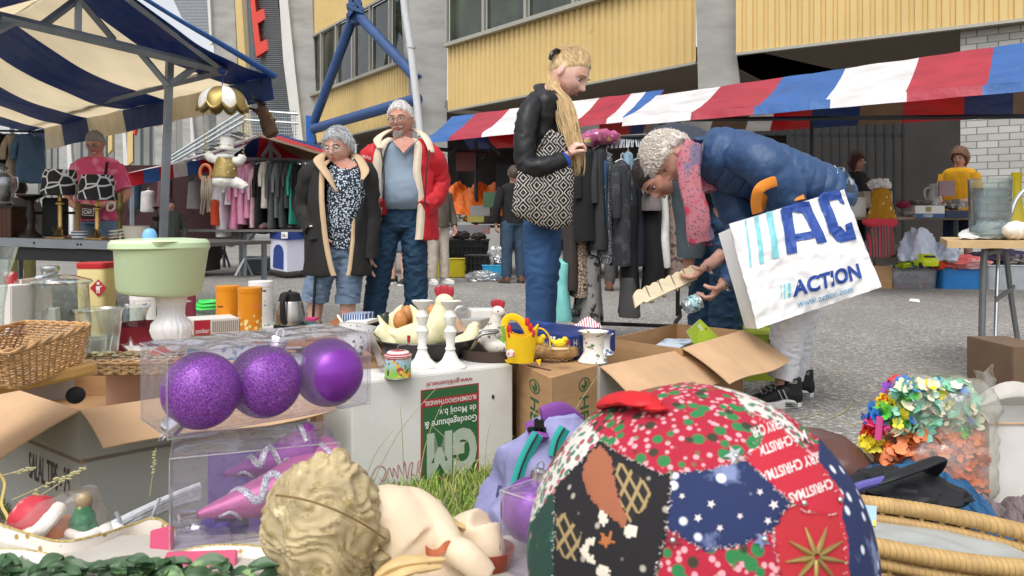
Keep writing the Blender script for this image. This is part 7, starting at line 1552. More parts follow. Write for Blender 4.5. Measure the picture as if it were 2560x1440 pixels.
def crumple(name,label,x,y,Y,r,m,seed=0,cat='plastic bag',amp=.35,fr=3):
 c=P(x,y,Y); MB().ell(c,r,40,28,fn=lambda d:1+amp*noise.noise(d*fr+Vector((seed,0,0)))+amp*.5*(1-2*abs(noise.noise(d*fr*2.3+Vector((seed,5,0))))) ).one(name,label,cat,m)
m_pl=clear('thin_plastic',tint='#f1f3f3',amount=.22,diff=.28,rough=.15,bump=1.0,bs=14,dcol='#dfe3e4')
crumple('plastic_bag','crumpled clear plastic bag lying on the asphalt before the blue tub',1208,692,11.3,(.22,.12,.075),m_pl,2)
crumple('plastic_bag','clear plastic bag with foil standing in the blue tub',1243,645,11.7,(.14,.08,.15),m_pl,4)
crumple('foil','shiny crumpled foil in the clear bag of the blue tub',1245,655,11.6,(.05,.04,.08),mat('foil','#d8d8da',.15,metal=1,bump=1,bs=30),5,'foil')
pbox('green_box','dark green box held up beside the girl, centre stall',1208,480,1264,518,11.9,.1,mat('dgreen_box','#3e5a40',.6))
pbox('grey_box','grey open box on the centre stall table',1175,514,1225,540,12.4,.2,mat('greybox2','#8a8b8a',.6),rt=10)
pbox('olive_box','olive cardboard tray on the centre stall table',1168,540,1210,556,12.3,.2,mat('olive_card','#9a9148',.6)); pbox('wood_box','dark wooden drawer on the centre stall table',1210,540,1260,556,12.3,.2,m_dwood)
pbox('blue_box','bright blue plastic packet under the centre stall table',1085,572,1125,590,12.5,.1,mat('bright_blue','#2253b5',.4)); pbox('banner','faded printed strip along the centre stall table',1125,562,1225,585,12.3,.03,mat('printed_strip','#7d7c82',.6,layers=(('noise',5,.55,'#a86a5c'),('noise',4,.6,'#31475c'))),'banner')
rnd=random.Random(15)
for k in range(16):
 x=1092+k*4.6; y=rnd.uniform(545,556); Yg=rnd.uniform(12.3,12.9); h=rnd.uniform(.05,.13); MB().lathe([(0,0),(.04,0),(.055,h*.5),(.03,h*.8),(.04,h),(.035,h),(0,.02)],14,P(x,y,Yg)).one('glassware',('small clear glass dish' if k%3 else 'small silver cup')+' crowded among others on the centre stall table','glassware',m_glass if k%3 else mat('silver',None),'glassware on the centre stall table')
for k,(x,y,w,h_,c,l) in enumerate(((1100,592,30,14,'#9a948b','grey tray under the centre stall'),(1150,590,46,16,'#2b2224','dark shoes heap on the black crate'),(1196,592,34,14,'#3a3230','brown heap on the black crate'),(1130,588,18,16,'#b8b9b6','silver foil pan in the black crate'))): crumple('goods_heap',l,x,y,12.2,(w/2/F*12.2,.12,h_/2/F*12.2*1.3),mat('heap'+c,c,.7,var=.3),k,'goods')
pbox('square_board','dark red square board hanging under the centre stall awning',1140,380,1188,428,12.5,.04,mat('dark_red_board','#5e2a28',.6),'board')
pbox('black_bag','big black bag hanging behind the girl in the centre stall',1240,410,1290,480,12.2,.3,m_blk,'bag')
pbox('stall_back_shade','black cloth screen at the back of the centre stall',1178,372,1420,560,13.9,.05,m_dark,'cloth')  # shade at the stall's back put in as a dark sheet
MB().box(P(1650,470,11.5),(3.6,.1,1.5)).one('rack_back_shade','black backdrop behind the clothes rack','cloth',m_dark,smooth=None)  # added dark sheet in place of the shade behind the rack
# ---- right stall goods ----
pz=10.2
pbox('storage_box','milky white storage box with a dark slot on the right stall table',2112,493,2166,546,pz,.4,mat('milky','#c9cac7',.4)); pbox('box','cream box behind the yellow dress',2160,478,2232,520,10.6,.3,mat('cream_box','#bcb4a6',.6))
m_yd=cl('mustard','#a5781a',layers=(('dots',14,.16,'#e9dcc0'),)); m_rs=cl('stripe_skirt','#6b5a55',layers=(('lines',5.5,.55,'X','#b3384a'),('lines',9,.8,'X','#39403c')))
def dr(label,l,Y,m,m2=None,y2=None):
 t=thing('child_dress',label,'dress',P((l[-1][1]+l[-1][2])/2,l[-1][0],Y)); rings=[(P((a+b)/2,y,Y),X_*((b-a)/2/F*Y),Yc*.09) for y,a,b in l]
 if m2:
  k=[i for i,p in enumerate(l) if p[0]>=y2][0]; MB().rings(rings[:k+1],n=30,k=4).part('bodice',m2,t,disp=folds(.012,12,(1,1,.4))); MB().rings(rings[k:],n=48,k=5).part('skirt',m,t,disp=folds(.03,9,(1,1,.12)))
 else: MB().rings(rings,n=48,k=5).part('cloth',m,t,disp=folds(.022,10,(1,1,.2)))
dr('mustard yellow child dress with small white dots standing on the right stall table',[(472,2196,2206),(480,2182,2222),(500,2180,2222),(520,2176,2232),(548,2168,2240)],10.1,m_yd)
dr('child dress with a red bodice and striped skirt hanging from the right stall table',[(548,2160,2240),(556,2156,2244),(566,2172,2236),(575,2175,2230),(600,2168,2236),(640,2155,2240)],9.95,m_rs,cl('coral','#c23a48'),566)
crumple('white_flowers','white paper bouquet above the yellow dress',2198,462,10.3,(.12,.08,.06),mat('paper',None),8,'decoration',.6,5)
o,q=pbox('puzzle_box','white and blue puzzle box marked 1000 on the right stall table',2288,514,2362,545,10.1,.25,m_cw); shapeq([[(0,0),(1,0),(1,.36),(0,.36)]],q,mat('slate_blue','#39587f',.5),o,'print'); textq('1000',sq(q,.28,.06,.58,.32),m_whp,o,t=.003); shapeq([[(0,0),(1,0),(1,1),(0,1)]],sq(q,.35,.5,.55,.9),mat('treegreen','#8d8b4e',.5),o,'picture')
t=thing('china_jug','white china jug with a loop handle on the right stall table','jug',P(2335,512,10.3)); c=P(2335,514,10.3); MB().lathe([(0,0),(.06,0),(.08,.08),(.05,.2),(.06,.28),(.055,.28),(.0,.1)],24,c).part('jug_body',mat('white_china','#bfc0be',.25),t); MB().tube([c+V(-.05,0,.24),c+V(-.12,0,.2),c+V(-.11,0,.1),c+V(-.07,0,.06)],.012,8,k=4).part('handle',mat('white_china',None),t)
pbox('pink_board','dusty pink lettered board standing on the right stall table',2348,452,2388,490,10.1,.03,mat('dusty_pink','#9a7f84',.7,layers=(('noise',12,.62,'#6a5055'),)),'board')
pbox('navy_box','navy blue flat box on the right stall table beside the puzzle box',2364,526,2425,544,10.1,.3,mat('navy_box','#28344f',.5))
for k,(x,y,w,h_,c,l) in enumerate(((2258,512,24,16,'#9c2f55','magenta ball of cloth on the right stall table'),(2300,506,50,12,'#6e6a66','pair of grey shoes on the right stall table'),(2265,534,26,10,'#9a958e','pale slippers on the right stall table'),(2385,512,50,22,'#7b7a78','tangle of patterned straps and cups on the navy box'))): crumple('goods_heap',l,x,y,10.2,(w/2/F*10.2,.1,h_/2/F*10.2),mat('heap'+c,c,.7,var=.35,vs=9,layers=((('noise',12,.56,'#d7d3cc'),) if k==3 else ())),k+3,'goods')
o,q=pbox('grey_carton','upper grey carton lettered son under the right stall',2232,612,2280,642,10.3,.3,m_cg); shapeq([[(0,0),(1,0),(1,1),(0,1)]],sq(q,.15,.05,.62,.40),m_ink,o,'print'); textq('son',sq(q,.2,.1,.58,.34),m_whp,o,t=.003)
pbox('grey_carton','long low grey carton under the upper one, right stall',2190,640,2262,662,10.2,.3,m_cg)
o,q=pbox('sign_card','cream card with green leafy lettering Camo in the clear tub',2248,638,2290,664,10.0,.03,mat('cream_card','#c5c39c',.7),'card'); textq('Cama',sq(q,.1,.2,.9,.75),mat('leafgreen','#4e7b3a',.7),o,bold=.01)
def sh(u,v):
 x=2250+u*140; top=605-32*math.sin(min(1,u*1.6)*PI)*(u<.63)-(0 if u<.6 else -6); return P(x,top+(652-top)*v,10.0+.1*math.sin(u*12)-.2*v)
MB().grid(sh,40,16).one('pale_shirt','white and pale blue shirts heaped under the right stall table','clothes',cl('paleblue','#c0c8d6',layers=(('noise',3,.62,'#8c93a8'),)),solid=.012,disp=folds(.04,8))
pbox('carton','plain brown carton under the right stall, left of the clear tub',2176,664,2231,724,10.0,.35,m_card);
c_=crate('tub','clear plastic tub full of red and grey magazines',2234,672,2348,724,9.95,.4,clear('tub_clear',tint='#e9ecef',amount=.1,diff=.25,rough=.2,bump=.4,dcol='#c9ccd2'),cat='tub',taper=.93)
for k in range(7):
 x=2248+k*13; mb=MB(); c=P(x,705,10.15); mb.box(c,(.20,.02,.13),rot(random.uniform(-20,20),random.uniform(-50,50),random.uniform(-25,25))); mb.one('magazine','magazine with a %s cover jumbled in the clear tub'%('bright red','mid grey','pink','slate grey','dark red','cream','blue')[k],'magazine',mat('mag%d'%k,('#c05a62','#9a979b','#cf9aa0','#8d8f96','#b84b50','#cfc3a8','#8da0b8')[k],.5),'magazines in the clear tub',smooth=None)
crate('tub','bright blue plastic tub with coral cloths on top under the right stall',2356,668,2458,724,9.9,.4,mat('blue_plastic','#2f7ec4',.35),cat='tub')
crate('tub','light grey plastic tub at the right edge behind the table legs',2470,662,2575,728,9.8,.4,mat('lgrey_plastic','#a9aeb2',.35),cat='tub')
crumple('cloth_heap','coral and pale pink cloths heaped on the bright blue tub',2400,656,9.95,(.30,.15,.085),cl('coral2','#e0706c',layers=(('noise',4,.55,'#e3aaaa'),)),6,'cloth',.3,3)
crumple('cloth_heap','neon orange cloth at the left end of the blue tub',2348,662,9.9,(.08,.08,.05),cl('neon','#e8562e'),7,'cloth')
crumple('cloth_heap','purple and brown cloths behind the table legs',2500,645,10.1,(.35,.15,.10),cl('purpb','#3d3550',layers=(('noise',3,.58,'#8a8378'),)),9,'cloth')
t=thing('toy_car','lime yellow toy car seen from behind on the clear tub','toy car',P(2312,670,9.8)); cb=P(2312,668,9.75); m_lc=mat('lime_car','#c3d41a',.3,coat=.5)
mb=MB(); mb.rings([(cb+V(0,0,.02),X_*.10,Yc*.17),(cb+V(0,0,.08),X_*.105,Yc*.18),(cb+V(0,.0,.10),X_*.095,Yc*.16),(cb+V(0,.02,.155),X_*.075,Yc*.10),(cb+V(0,.02,.165),X_*.06,Yc*.08)],n=32,k=3,pw=5); mb.part('car_body',m_lc,t)
MB().box(cb+V(0,-.115,.128),(.13,.02,.032),rot(-32,0,0)).part('rear_window',m_ink,t,smooth=None)
for sx in (-1,1):
 for sy in (-.1,.1): MB().lathe([(0,-.015),(.034,-.015),(.036,0),(.034,.015),(0,.015)],18,cb+V(sx*.095,sy,.03),0,rot(0,90,0)).part('wheel',m_bk,t)
crumple('toy_heap','lime and blue toy parts left of the toy car',2268,664,9.9,(.10,.08,.03),mat('limeblue','#b9c92a',.4,layers=(('noise',9,.58,'#3b7fb8'),)),11,'toys',.5,4)
# ---- things on the close table ----
Yv=4.0
c=P(2475,600,4.0); c.z=.727
t=thing('glass_vase','big straight clear glass vase half full of water on the plywood table','vase',c); s=4/F
MB().lathe([(a*s,b*s) for a,b in [(0,0),(44,0),(46,10),(49,150),(51,152),(48,152),(44,14),(0,10)]],44,c).part('glass_body',m_glass,t)
MB().lathe([(a*s,b*s) for a,b in [(0,12),(43,12),(46,108),(46,128),(0,128)]],44,c).part('water',clear('water_tint',tint='#dfe6ea',amount=.12,diff=.1,rough=.02,bump=.3),t)
MB().lathe([(a*.0021,b*.002) for a,b in [(0,0),(34,0),(34,30),(24,60),(15,100),(11,160),(13,200),(10,200)]],32,P(2542,596,4.5)+V(0,0,-.03)).one('yellow_bottle','tall mustard yellow glass bottle at the right edge of the table','bottle',mat('yellow_glass','#b5a515',.12,trans=.35,var=.2,vs=6,bump=.05))
MB().tube([P(2520,560,4.2),P(2540,500,4.2),P(2570,465,4.2)],.010,8,k=4).one('chrome_rod','curved chrome tube beside the glass vase','tube',mat('chrome',None))
def wd(u,v):
 x=2400+u*200; return P(x,600,3.95+.7*v)+V(0,0,.012+.10*max(0,math.sin(u*PI*.9+.3))*math.sin(v*PI)*(.6+.6*noise.noise(Vector((u*5,v*5,0))))+.03*max(0,u-.3))
MB().grid(wd,50,24).one('white_cloth_lace','white lace and plastic draped on the plywood table around the vase','cloth',cl('lacew','#e6e4df'),solid=.003,disp=folds(.012,20))
for l,x,yy,Yb,w,h in (('white ceramic shell dish at the front of the plywood table',2540,600,3.85,60,45),('low white dish left of the glass vase',2425,600,4.1,40,14)):
 c=P(x,yy,Yb); c.z=.73; MB().ell(c+V(0,0,h/2/F*Yb),(w/2/F*Yb,.05,h/2/F*Yb),28,16,fn=lambda d:1+.08*math.cos(d.x*14)).one('shell_dish',l,'dish',m_pw)
pbox('brown_box','brown cardboard box corner at the right edge below the table',2532,868,2640,1104,2.95,.3,mat('dark_card','#6d5846',.85,var=.15))
# ================= FOREGROUND =================
ft=thing('display_table','low trestle with a pale cloth carrying the Christmas goods','table',V(-.18,.62,0))
MB().box((-.18,.62,.457),(.86,.46,.02)).part('board',mat('plywood',None),ft,smooth=None)
MB().grid(lambda u,v:V(-.62+.88*u,.845-.46*v,.470+.003*noise.noise(Vector((u*9,v*9,0)))),40,24).part('cloth',mat('pale_tablecloth','#b5b0a6',.95,vs=10),ft,solid=.002)
for x in (-.57,.21):
 for y in (.43,.81): MB().box((x,y,.22),(.03,.03,.45)).part('leg',mat('plywood',None),ft,smooth=None)
ZT=.473
m_acr=clear('clear_acrylic',tint='#faf8fd',amount=.06,diff=.085,rough=.03,bump=.5,bs=16,dcol='#e6e2ee')
def glitter(name,c,c2,sc=900,d=.5):
 s=NT(name); b=s.b; v=s.tex('Voronoi',sc); sep=s.n.new('ShaderNodeSeparateColor'); s.lk(v.outputs['Color'],sep.inputs[0])
 s.lk(s.mix(s.ramp(sep.outputs[0],d,d+.3),L(c),L(c2)),b.inputs['Base Color']); b.inputs['Metallic'].default_value=.25; b.inputs['Roughness'].default_value=.4
 nm=s.n.new('ShaderNodeBump'); nm.inputs['Strength'].default_value=1; nm.inputs['Distance'].default_value=.001; s.lk(sep.outputs[1],nm.inputs['Height']); s.lk(nm.outputs[0],b.inputs['Normal']); MATS[name]=s.m; return s.m
m_gl=glitter('purple_glitter','#612184','#b56bd4',1500,.5); m_sat=mat('purple_satin','#8238a6',.28,metal=.3,var=.08,vs=20); m_pk=mat('pink_satin','#bb6096',.38,metal=.25,var=.06,vs=20); m_sg=glitter('silver_glitter','#8f8f98','#e8e8f0',900,.35); m_silv=mat('silver',None)
def clearbox(t,fl,fr,dep,h,name='clear_box'):
 fl=Vector(fl);fr=Vector(fr); d=(fr-fl); n=V(-d.y,d.x,0).normalized()*dep; z=Zu*h
 mb=MB(); mb.add([fl,fr,fr+n,fl+n,fl+z,fr+z,fr+n+z,fl+n+z],[(3,2,1,0),(4,5,6,7),(0,1,5,4),(1,2,6,5),(2,3,7,6),(3,0,4,7)])
 mb.part(name,m_acr,t,smooth=None,bevel=.0025)
 e=MB()
 for a,b in ((fl+z,fr+z),(fl,fr),(fl,fl+z),(fr,fr+z),(fl+n+z,fr+n+z),(fl+z,fl+n+z)): e.tube([a,b],.0006,5)
 e.part('folded_edges',clear('edge_glint',tint='#ffffff',amount=.5,diff=.4,rough=.1,bump=0),t)
 return n
fl=P(418,1100,.83); fr=P(925,1047,.98); fr.z=fl.z+.004
t=thing('bauble_pack','clear plastic pack of purple baubles on top of another clear box','bauble pack',fl)
n=clearbox(t,fl,fr,.105,.088)
def bauble(par,c,r,m,capd,label=None):
 b=MB().ell(c,r,48,32).part('bauble',m,par,label=label); cd_=Vector(capd).normalized(); R=Vector((0,0,1)).rotation_difference(cd_).to_matrix()
 MB().lathe([(a*r/.04,z*r/.04) for a,z in [(0,.038),(.010,.0385),(.0105,.042),(.0095,.050),(.006,.052),(0,.052)]],16,c,0,R,rib=.06,ribn=10).part('cap',m_silv,b)
 MB().tube([c+R@V(.004*math.cos(a),0,.056+.006*math.sin(a))*(r/.04) for a in [2*PI*i/14 for i in range(14)]],.0009,6,closed=True).part('loop',m_silv,b)
for x,Yb_,m_,cdir,lb in ((503,.868,m_gl,(-.7,-.6,-1.0),'glittering purple bauble, left'),(662,.918,m_gl,(.2,.5,1),'glittering purple bauble, middle'),(822,.975,m_sat,(-1.0,-.7,.5),'smooth satin purple bauble, right')):
 q=P(x,900,Yb_); q.z=fl.z+.0435; bauble(t,q,.0415,m_,cdir,lb)
MB().grid(lambda u,v:(fl.lerp(fr,.04+.92*u)+n*v)+V(0,0,.0895+.004*noise.noise(Vector((u*9,v*3,0)))),40,10).part('top_sheet',clear('hazy_glare_film',tint='#f7f5fb',amount=.34,diff=.26,rough=.10,bump=1,bs=25,dcol='#eceaf2'),t)  # added sheet; pale diffuse share imitates white reflections on cloudy plastic
fl2=P(424,1372,.80); fl2.z=ZT+.001; fr2=P(850,1372,.86); fr2.z=ZT+.001
t=thing('cone_ornament_box','clear plastic box with pink cone ornaments with silver glitter swirls, under the bauble pack','ornament box',fl2)
n2=clearbox(t,fl2,fr2,.10,.092)
def cone(par,a,b,r,m):
 a=Vector(a);b=Vector(b); c=MB().tube([a,a.lerp(b,.02),a.lerp(b,.5),a.lerp(b,.93),b],[.002,.004,r*.5,r*.98,r*.7],40).part('cone',m,par)
 d=(b-a); Ld=d.length; d.normalize(); x,y=basis(d)
 for ph in (0,PI):
  pts=[];
  for i in range(60):
   f=.15+.75*i/59; ang=ph+f*5.5+.9*math.sin(f*22); rr=r*f*1.02; pts.append(a+d*Ld*f+x*rr*math.cos(ang)+y*rr*math.sin(ang))
  MB().tube(pts,[.0045]*60,6,flat=.5).part('glitter_swirl',m_sg,c)
 return c
cone(t,P(485,1290,.83),P(850,1190,.93),.050,m_pk); cone(t,P(560,1185,.90),P(800,1120,.93),.034,mat('mauve_satin','#8e3f95',.4,metal=.3));
MB().tube([P(447,1290,.82),P(468,1286,.825),P(490,1283,.83)],[.006,.005,.004],10).part('metal_clip',m_silv,t)
bauble(t,P(560,1318,.87),.026,mat('dark_violet','#40308a',.25,metal=.5),(-1,-.2,0),'dark violet bauble at the bottom')
MB().grid(lambda u,v:P(520+u*300,1330-v*200,.93+.01*math.sin(u*8)),16,10).part('purple_insert',mat('purple_card','#8458bd',.6,layers=(('noise',20,.6,'#a985cf'),)),t,solid=.001)
MB().rings([(P(505,1368,.83),X_*.035,Yc*.02),(P(505,1330,.83),X_*.028,Yc*.02)],n=24,k=3).part('moulded_tray',m_acr,t)
fl3=P(1250,1384,.76); fl3.z=ZT; fr3=P(1420,1384,.70); fr3.z=ZT
t=thing('bauble_box','clear box with a purple bauble half behind the patchwork ball','bauble box',fl3); clearbox(t,fl3,fr3,.07,.075); bauble(t,P(1330,1275,.80),.032,m_sat,(.2,0,1)); MB().ell(P(1300,1245,.79),.010,16,12).part('bead',mat('violet_bead','#7b4be0',.2,metal=.4),t)
# ---- patchwork ball ----
BC=P(1737,1386,.53); BR=.1110
CAMP=V(0,0,H)
def onball(x,y,k=1.0):
 d=V((x-1280)/F,1,(HY-y)/F).normalized(); oc=CAMP-BC; r=BR*k
 b=d.dot(oc); c=oc.dot(oc)-r*r; D=b*b-c
 if D<0:
  q=CAMP-d*b-BC; return BC+q.normalized()*r
 return CAMP+d*(-b-D**.5)
def inpoly(x,y,p):
 c=False; j=len(p)-1
 for i in range(len(p)):
  if (p[i][1]>y)!=(p[j][1]>y) and x<(p[j][0]-p[i][0])*(y-p[i][1])/(p[j][1]-p[i][1])+p[i][0]: c=not c
  j=i
 return c
def fab(n,c,**k): return mat('fabric_'+n,c,.9,vs=14,var=.08,bump=.5,bs=420,bumpd=.001,**k)
f_leaf=fab('holly','#a8233a',layers=(('dots',190,.34,'#d9a0a8'),('dots',105,.40,'#2f7a47'),('dots',80,.27,'#3c3a2c')))
f_white=fab('white_sprig','#d6d0c8',layers=(('dots',170,.40,'#3f7a63'),('dots',130,.32,'#a8465a')))
f_green=fab('green_sprig','#24443b',layers=(('noise',60,.6,'#3b7a62'),('dots',60,.14,'#b2798a')))
f_black=fab('night','#211f22',layers=(('dots',90,.16,'#a9a296'),)); f_navy=fab('snow_navy','#25315a',layers=(('noise',22,.58,'#7a86ad'),('dots',80,.22,'#dfe3ee')))
f_red=fab('red','#bb2b3c'); f_redg=fab('red_gold','#b52d36',layers=(('dots',34,.06,'#d9a27a'),)); f_tan=fab('clay','#9c5f45'); f_cream=fab('cream','#d9d0c0'); f_org=fab('amber','#b06a3c')
f_lat=fab('lattice','#5f5c4e'); f_gl=fab('gold_lattice','#a58a58')
s=NT('lattice_print'); sp=s.n.new('ShaderNodeSeparateXYZ'); s.lk(s.tc,sp.inputs[0]);
A=s.math('ABSOLUTE',s.math('SUBTRACT',s.math('FRACT',s.math('MULTIPLY',s.math('ADD',sp.outputs[0],s.math('MULTIPLY',sp.outputs[2],.6)),150)),.5)); Bn=s.math('ABSOLUTE',s.math('SUBTRACT',s.math('FRACT',s.math('MULTIPLY',s.math('SUBTRACT',sp.outputs[0],s.math('MULTIPLY',sp.outputs[2],.6)),150)),.5))
mk=s.ramp(s.math('MINIMUM',A,Bn),.10,.16); s.lk(s.mix(mk,L('#a08a5e'),L('#242120')),s.b.inputs['Base Color']); s.b.inputs['Roughness'].default_value=.9; f_lt=s.m
mats=[f_leaf,f_white,f_green,f_black,f_navy,f_red,f_redg,f_tan,f_cream,f_org,f_lt]
cres=lambda cx,cy,r,w,a0,a1:[(cx+r*math.cos(math.radians(a)),cy+r*math.sin(math.radians(a))) for a in range(a0,a1+1,12)]+[(cx+w*math.cos(math.radians(a)),cy+w*math.sin(math.radians(a))) for a in range(a1,a0-1,-12)]
PAT=[(7,[(1500,1110),(1478,1130),(1460,1165),(1458,1200),(1478,1245),(1505,1275),(1545,1305),(1560,1320),(1565,1290),(1545,1240),(1535,1190),(1530,1145)]),
 (8,cres(1527,1290,30,12,120,360)),(8,[(1575+17*math.cos(a),1325+17*math.sin(a)) for a in [i*.5 for i in range(13)]]),
 (9,starpts(1515,1348,26,10)),(8,cres(1485,1372,32,16,90,270)),(8,[(1507+17*math.cos(a),1425+17*math.sin(a)) for a in [i*.5 for i in range(13)]]),
 (10,[(1535,1155),(1560,1160),(1625,1215),(1618,1260),(1570,1302),(1550,1250)]),(10,[(1392,1270),(1420,1285),(1452,1330),(1440,1400),(1392,1385)]),
 (0,[(1475,1050),(1500,1010),(1600,985),(1720,955),(1830,985),(1875,1035),(1905,1090),(1900,1112),(1850,1152),(1760,1176),(1650,1182),(1560,1140),(1500,1100)]),
 (4,[(1680,1182),(1760,1176),(1862,1152),(1975,1258),(1930,1322),(1850,1362),(1760,1376),(1700,1342),(1665,1320)]),
 (5,[(1862,1150),(1905,1090),(1868,1030),(1940,1062),(1985,1100),(2050,1165),(2102,1240),(2095,1288),(2020,1282),(1970,1250)]),
 (1,[(1720,940),(1900,985),(2010,1090),(1985,1100),(1940,1062),(1868,1030),(1830,985)]),
 (3,[(1388,1215),(1500,1100),(1560,1140),(1650,1182),(1682,1182),(1668,1320),(1650,1400),(1615,1500),(1380,1500)]),
 (6,[(1975,1258),(2020,1282),(2095,1288),(2112,1350),(2115,1500),(1955,1500),(1930,1322)]),
 (0,[(1668,1318),(1700,1342),(1760,1376),(1850,1362),(1930,1322),(1960,1500),(1620,1500)]),
 (1,[(1290,1300),(1360,1190),(1440,1070),(1510,1000),(1478,1050),(1500,1100),(1388,1215),(1330,1300)]),
 (2,[(1290,1290),(1388,1225),(1392,1500),(1290,1500)])]
lift={0:.006,4:.010,5:.008,3:.003,6:.002,1:0,2:.001,7:.005,8:.0055,9:.0055,10:.0045}
NU,NV=440,300; vs=[];fs=[];ms=[]
cen=[];ids=np.zeros((NV+1,NU),dtype=int)
def idat(d):
 p=BC+d*BR
 if d.dot(CAMP-p)<-.02: return -1
 x=1280+p.x/p.y*F; y=HY-(p.z-H)/p.y*F; jx=noise.noise(Vector((x*.09,y*.09,0)))*5;
 for k,p in PAT:
  if inpoly(x+jx,y+jx*.7,p): return k
 return 4 if x>2040 else -1
for i in range(NV+1):
 th=PI*i/NV
 for j in range(NU):
  ph=2*PI*j/NU; d=Vector((math.sin(th)*math.cos(ph),math.sin(th)*math.sin(ph),math.cos(th))); k=idat(d); ids[i,j]=k
  vs.append(BC+d*BR*(1+lift.get(k,0)*1.3+.004*noise.noise(d*3)))
for i in range(NV):
 for j in range(NU): fs.append((i*NU+j,(i+1)*NU+j,(i+1)*NU+(j+1)%NU,i*NU+(j+1)%NU)); k=ids[i,j]; ms.append(k if k>=0 else 0)
bt_=thing('patchwork_ball','big ball covered in patches of red, navy and black Christmas fabric','ball',BC-V(0,0,BR))
MB().add(vs,fs,ms).part('fabric_cover',mats,bt_,smooth=180)
m_frw=mat('fabric_print_white','#e9dfdc',.9)
def btext(txt,x,y,w,h,ang,m=m_frw,bold=.02):
 ca,sa=math.cos(math.radians(ang)),math.sin(math.radians(ang))
 def f(u,v): a=(u-.5)*w; b=(v-.5)*h; return onball(x+a*ca+b*sa,y+a*sa-b*ca,1.0125)
 textq(txt,[V(0,0,0),V(1,0,0),V(1,0,-1),V(0,0,-1)],m,bt_,bold=bold,fn=f)
for txt,x,y,w in (('MERRY CHR',1922,1068,90),('M * CHRISTMAS',1945,1112,150),('MERRY CHRISTMAS',1985,1165,190),('* CHRISTMAS',2035,1225,130)): btext(txt,x,y,w,27,160)
def bshape(polys,m,name,k=1.014):
 mb=MB()
 for p in polys:
  c=(sum(a for a,b in p)/len(p),sum(b for a,b in p)/len(p)); v_=[onball(*c,k)]+[onball(a,b,k) for a,b in p]; mb.add(v_,[(0,1+i,1+(i+1)%len(p)) for i in range(len(p))])
 mb.part(name,m,bt_,smooth=None)
bshape([starpts(1835,1137,26,11,5,100)],mat('sequin','#e6e8ea',.2,metal=.8),'sequin_star',1.022); bshape([starpts(1905,1352,24,10,5,95)],mat('sequin_blue','#7d93b5',.25,metal=.7),'sequin_star',1.018); bshape([starpts(1682,1350,28,12,5,95)],mat('sequin_red','#7a1f2a',.3,metal=.5),'sequin_star',1.018)
bshape([starpts(x,y,r,r*.4,5,a) for x,y,r,a in ((1778,1260,12,80),(1935,1262,14,100),(1900,1230,10,90),(1745,1295,12,85),(1800,1320,10,90),(1920,1302,11,95),(1850,1290,9,90),(1705,1240,9,90))],m_frw,'printed_stars',1.0165)
mb=MB()
for k in range(9):
 a=math.radians(k*40+10); pts=[onball(2040+ (8+70*f)*math.cos(a),1392+(8+70*f)*math.sin(a),1.008) for f in (0,.3,.6,1)]; mb.tube(pts,[.0012,.0016,.0012,.0004],6)
mb.part('gold_starburst',mat('gold_paint',None),bt_)
for x,y in ((1682,1351),(2010,1258),(2100,1250),(1912,1348),(1840,1140)): MB().ell(onball(x,y,1.02),.0018,10,8).part('pin',m_silv,bt_)
MB().tube([onball(1500,1020,1.03),onball(1520,1003,1.05),onball(1560,995,1.07),onball(1610,1000,1.07),onball(1655,1012,1.04)],[.004,.009,.011,.010,.004],14,k=6,flat=.35).tube([onball(1600,1015,1.02),onball(1640,1022,1.05),onball(1668,1020,1.03)],[.004,.006,.002],10,k=4,flat=.4).part('red_ribbon',mat('ribbon_red','#cb1c26',.6),bt_,wob=(.0015,120))
mb=MB(); rnd=random.Random(3)
for k,p in PAT[8:15]:
 for i in range(len(p)):
  a=p[i];b=p[(i+1)%len(p)]
  for q in range(int(math.hypot(a[0]-b[0],a[1]-b[1])/7)):
   f=rnd.random(); x=a[0]+(b[0]-a[0])*f; y=a[1]+(b[1]-a[1])*f
   if (x-1737)**2+(y-1388)**2<405**2 and rnd.random()<.6: mb.tube([onball(x,y,1.008),onball(x+rnd.uniform(-7,7),y+rnd.uniform(-7,7),1.02)],.00022,3)
mb.part('frayed_threads',m_frw,bt_)
# ---- cherub ----
Yc_=.74; C=lambda x,y,d=0:P(x,y,Yc_+d)
t=thing('cherub_figurine','reclining cream cherub figurine with a curly head seen from behind','figurine',C(960,1440))
m_cb=mat('cherub_cream','#ddcaae',.5,vs=14,var=.06,sss=.08); m_ch=mat('cherub_hair','#ac9c78',.75,vs=30,var=.35,layers=(('noise',90,.58,'#98865a'),('noise',60,.66,'#d3c49c')),bump=.4,bs=90,bumpd=.002)
mb=MB().ell(C(815,1300,.0),(.050,.050,.056),32,24).tube([C(925,1290,.02),C(975,1290,.02),C(1020,1340,.02)],[.024,.030,.036],18,k=4)
mb.ell(C(1010,1370,.02),(.038,.034,.042),24,18).tube([C(960,1270,.03),C(1030,1272,.03),C(1085,1310,.02),C(1130,1370,.0)],[.020,.0205,.018,.013],18,k=5).tube([C(1115,1370,.0),C(1165,1390,-.02),C(1215,1440,-.02)],[.013,.014,.012],14,k=4)
mb.tube([C(1100,1400,.05),C(1160,1340,.05),C(1205,1320,.04)],[.022,.021,.0195],18,k=4).tube([C(1205,1320,.04),C(1220,1380,.03),C(1225,1450,.03)],[.019,.017,.014],18,k=4).ell(C(1085,1268,.06),(.010,.009,.009),14,10).ell(C(1085,1430,.02),(.045,.04,.03),20,14)
mb.part('figure_body',m_cb,t,remesh=.0028,sm=4)
def curl(p):
 q=p*40+noise.noise_vector(p*26)*1.0; a=noise.noise(q); b=noise.noise(q*2.1); return 0.003*(1-2.6*abs(a))+.0012*b+.0011*math.sin(620*(p.z+.5*p.x)+16*noise.noise(p*36))
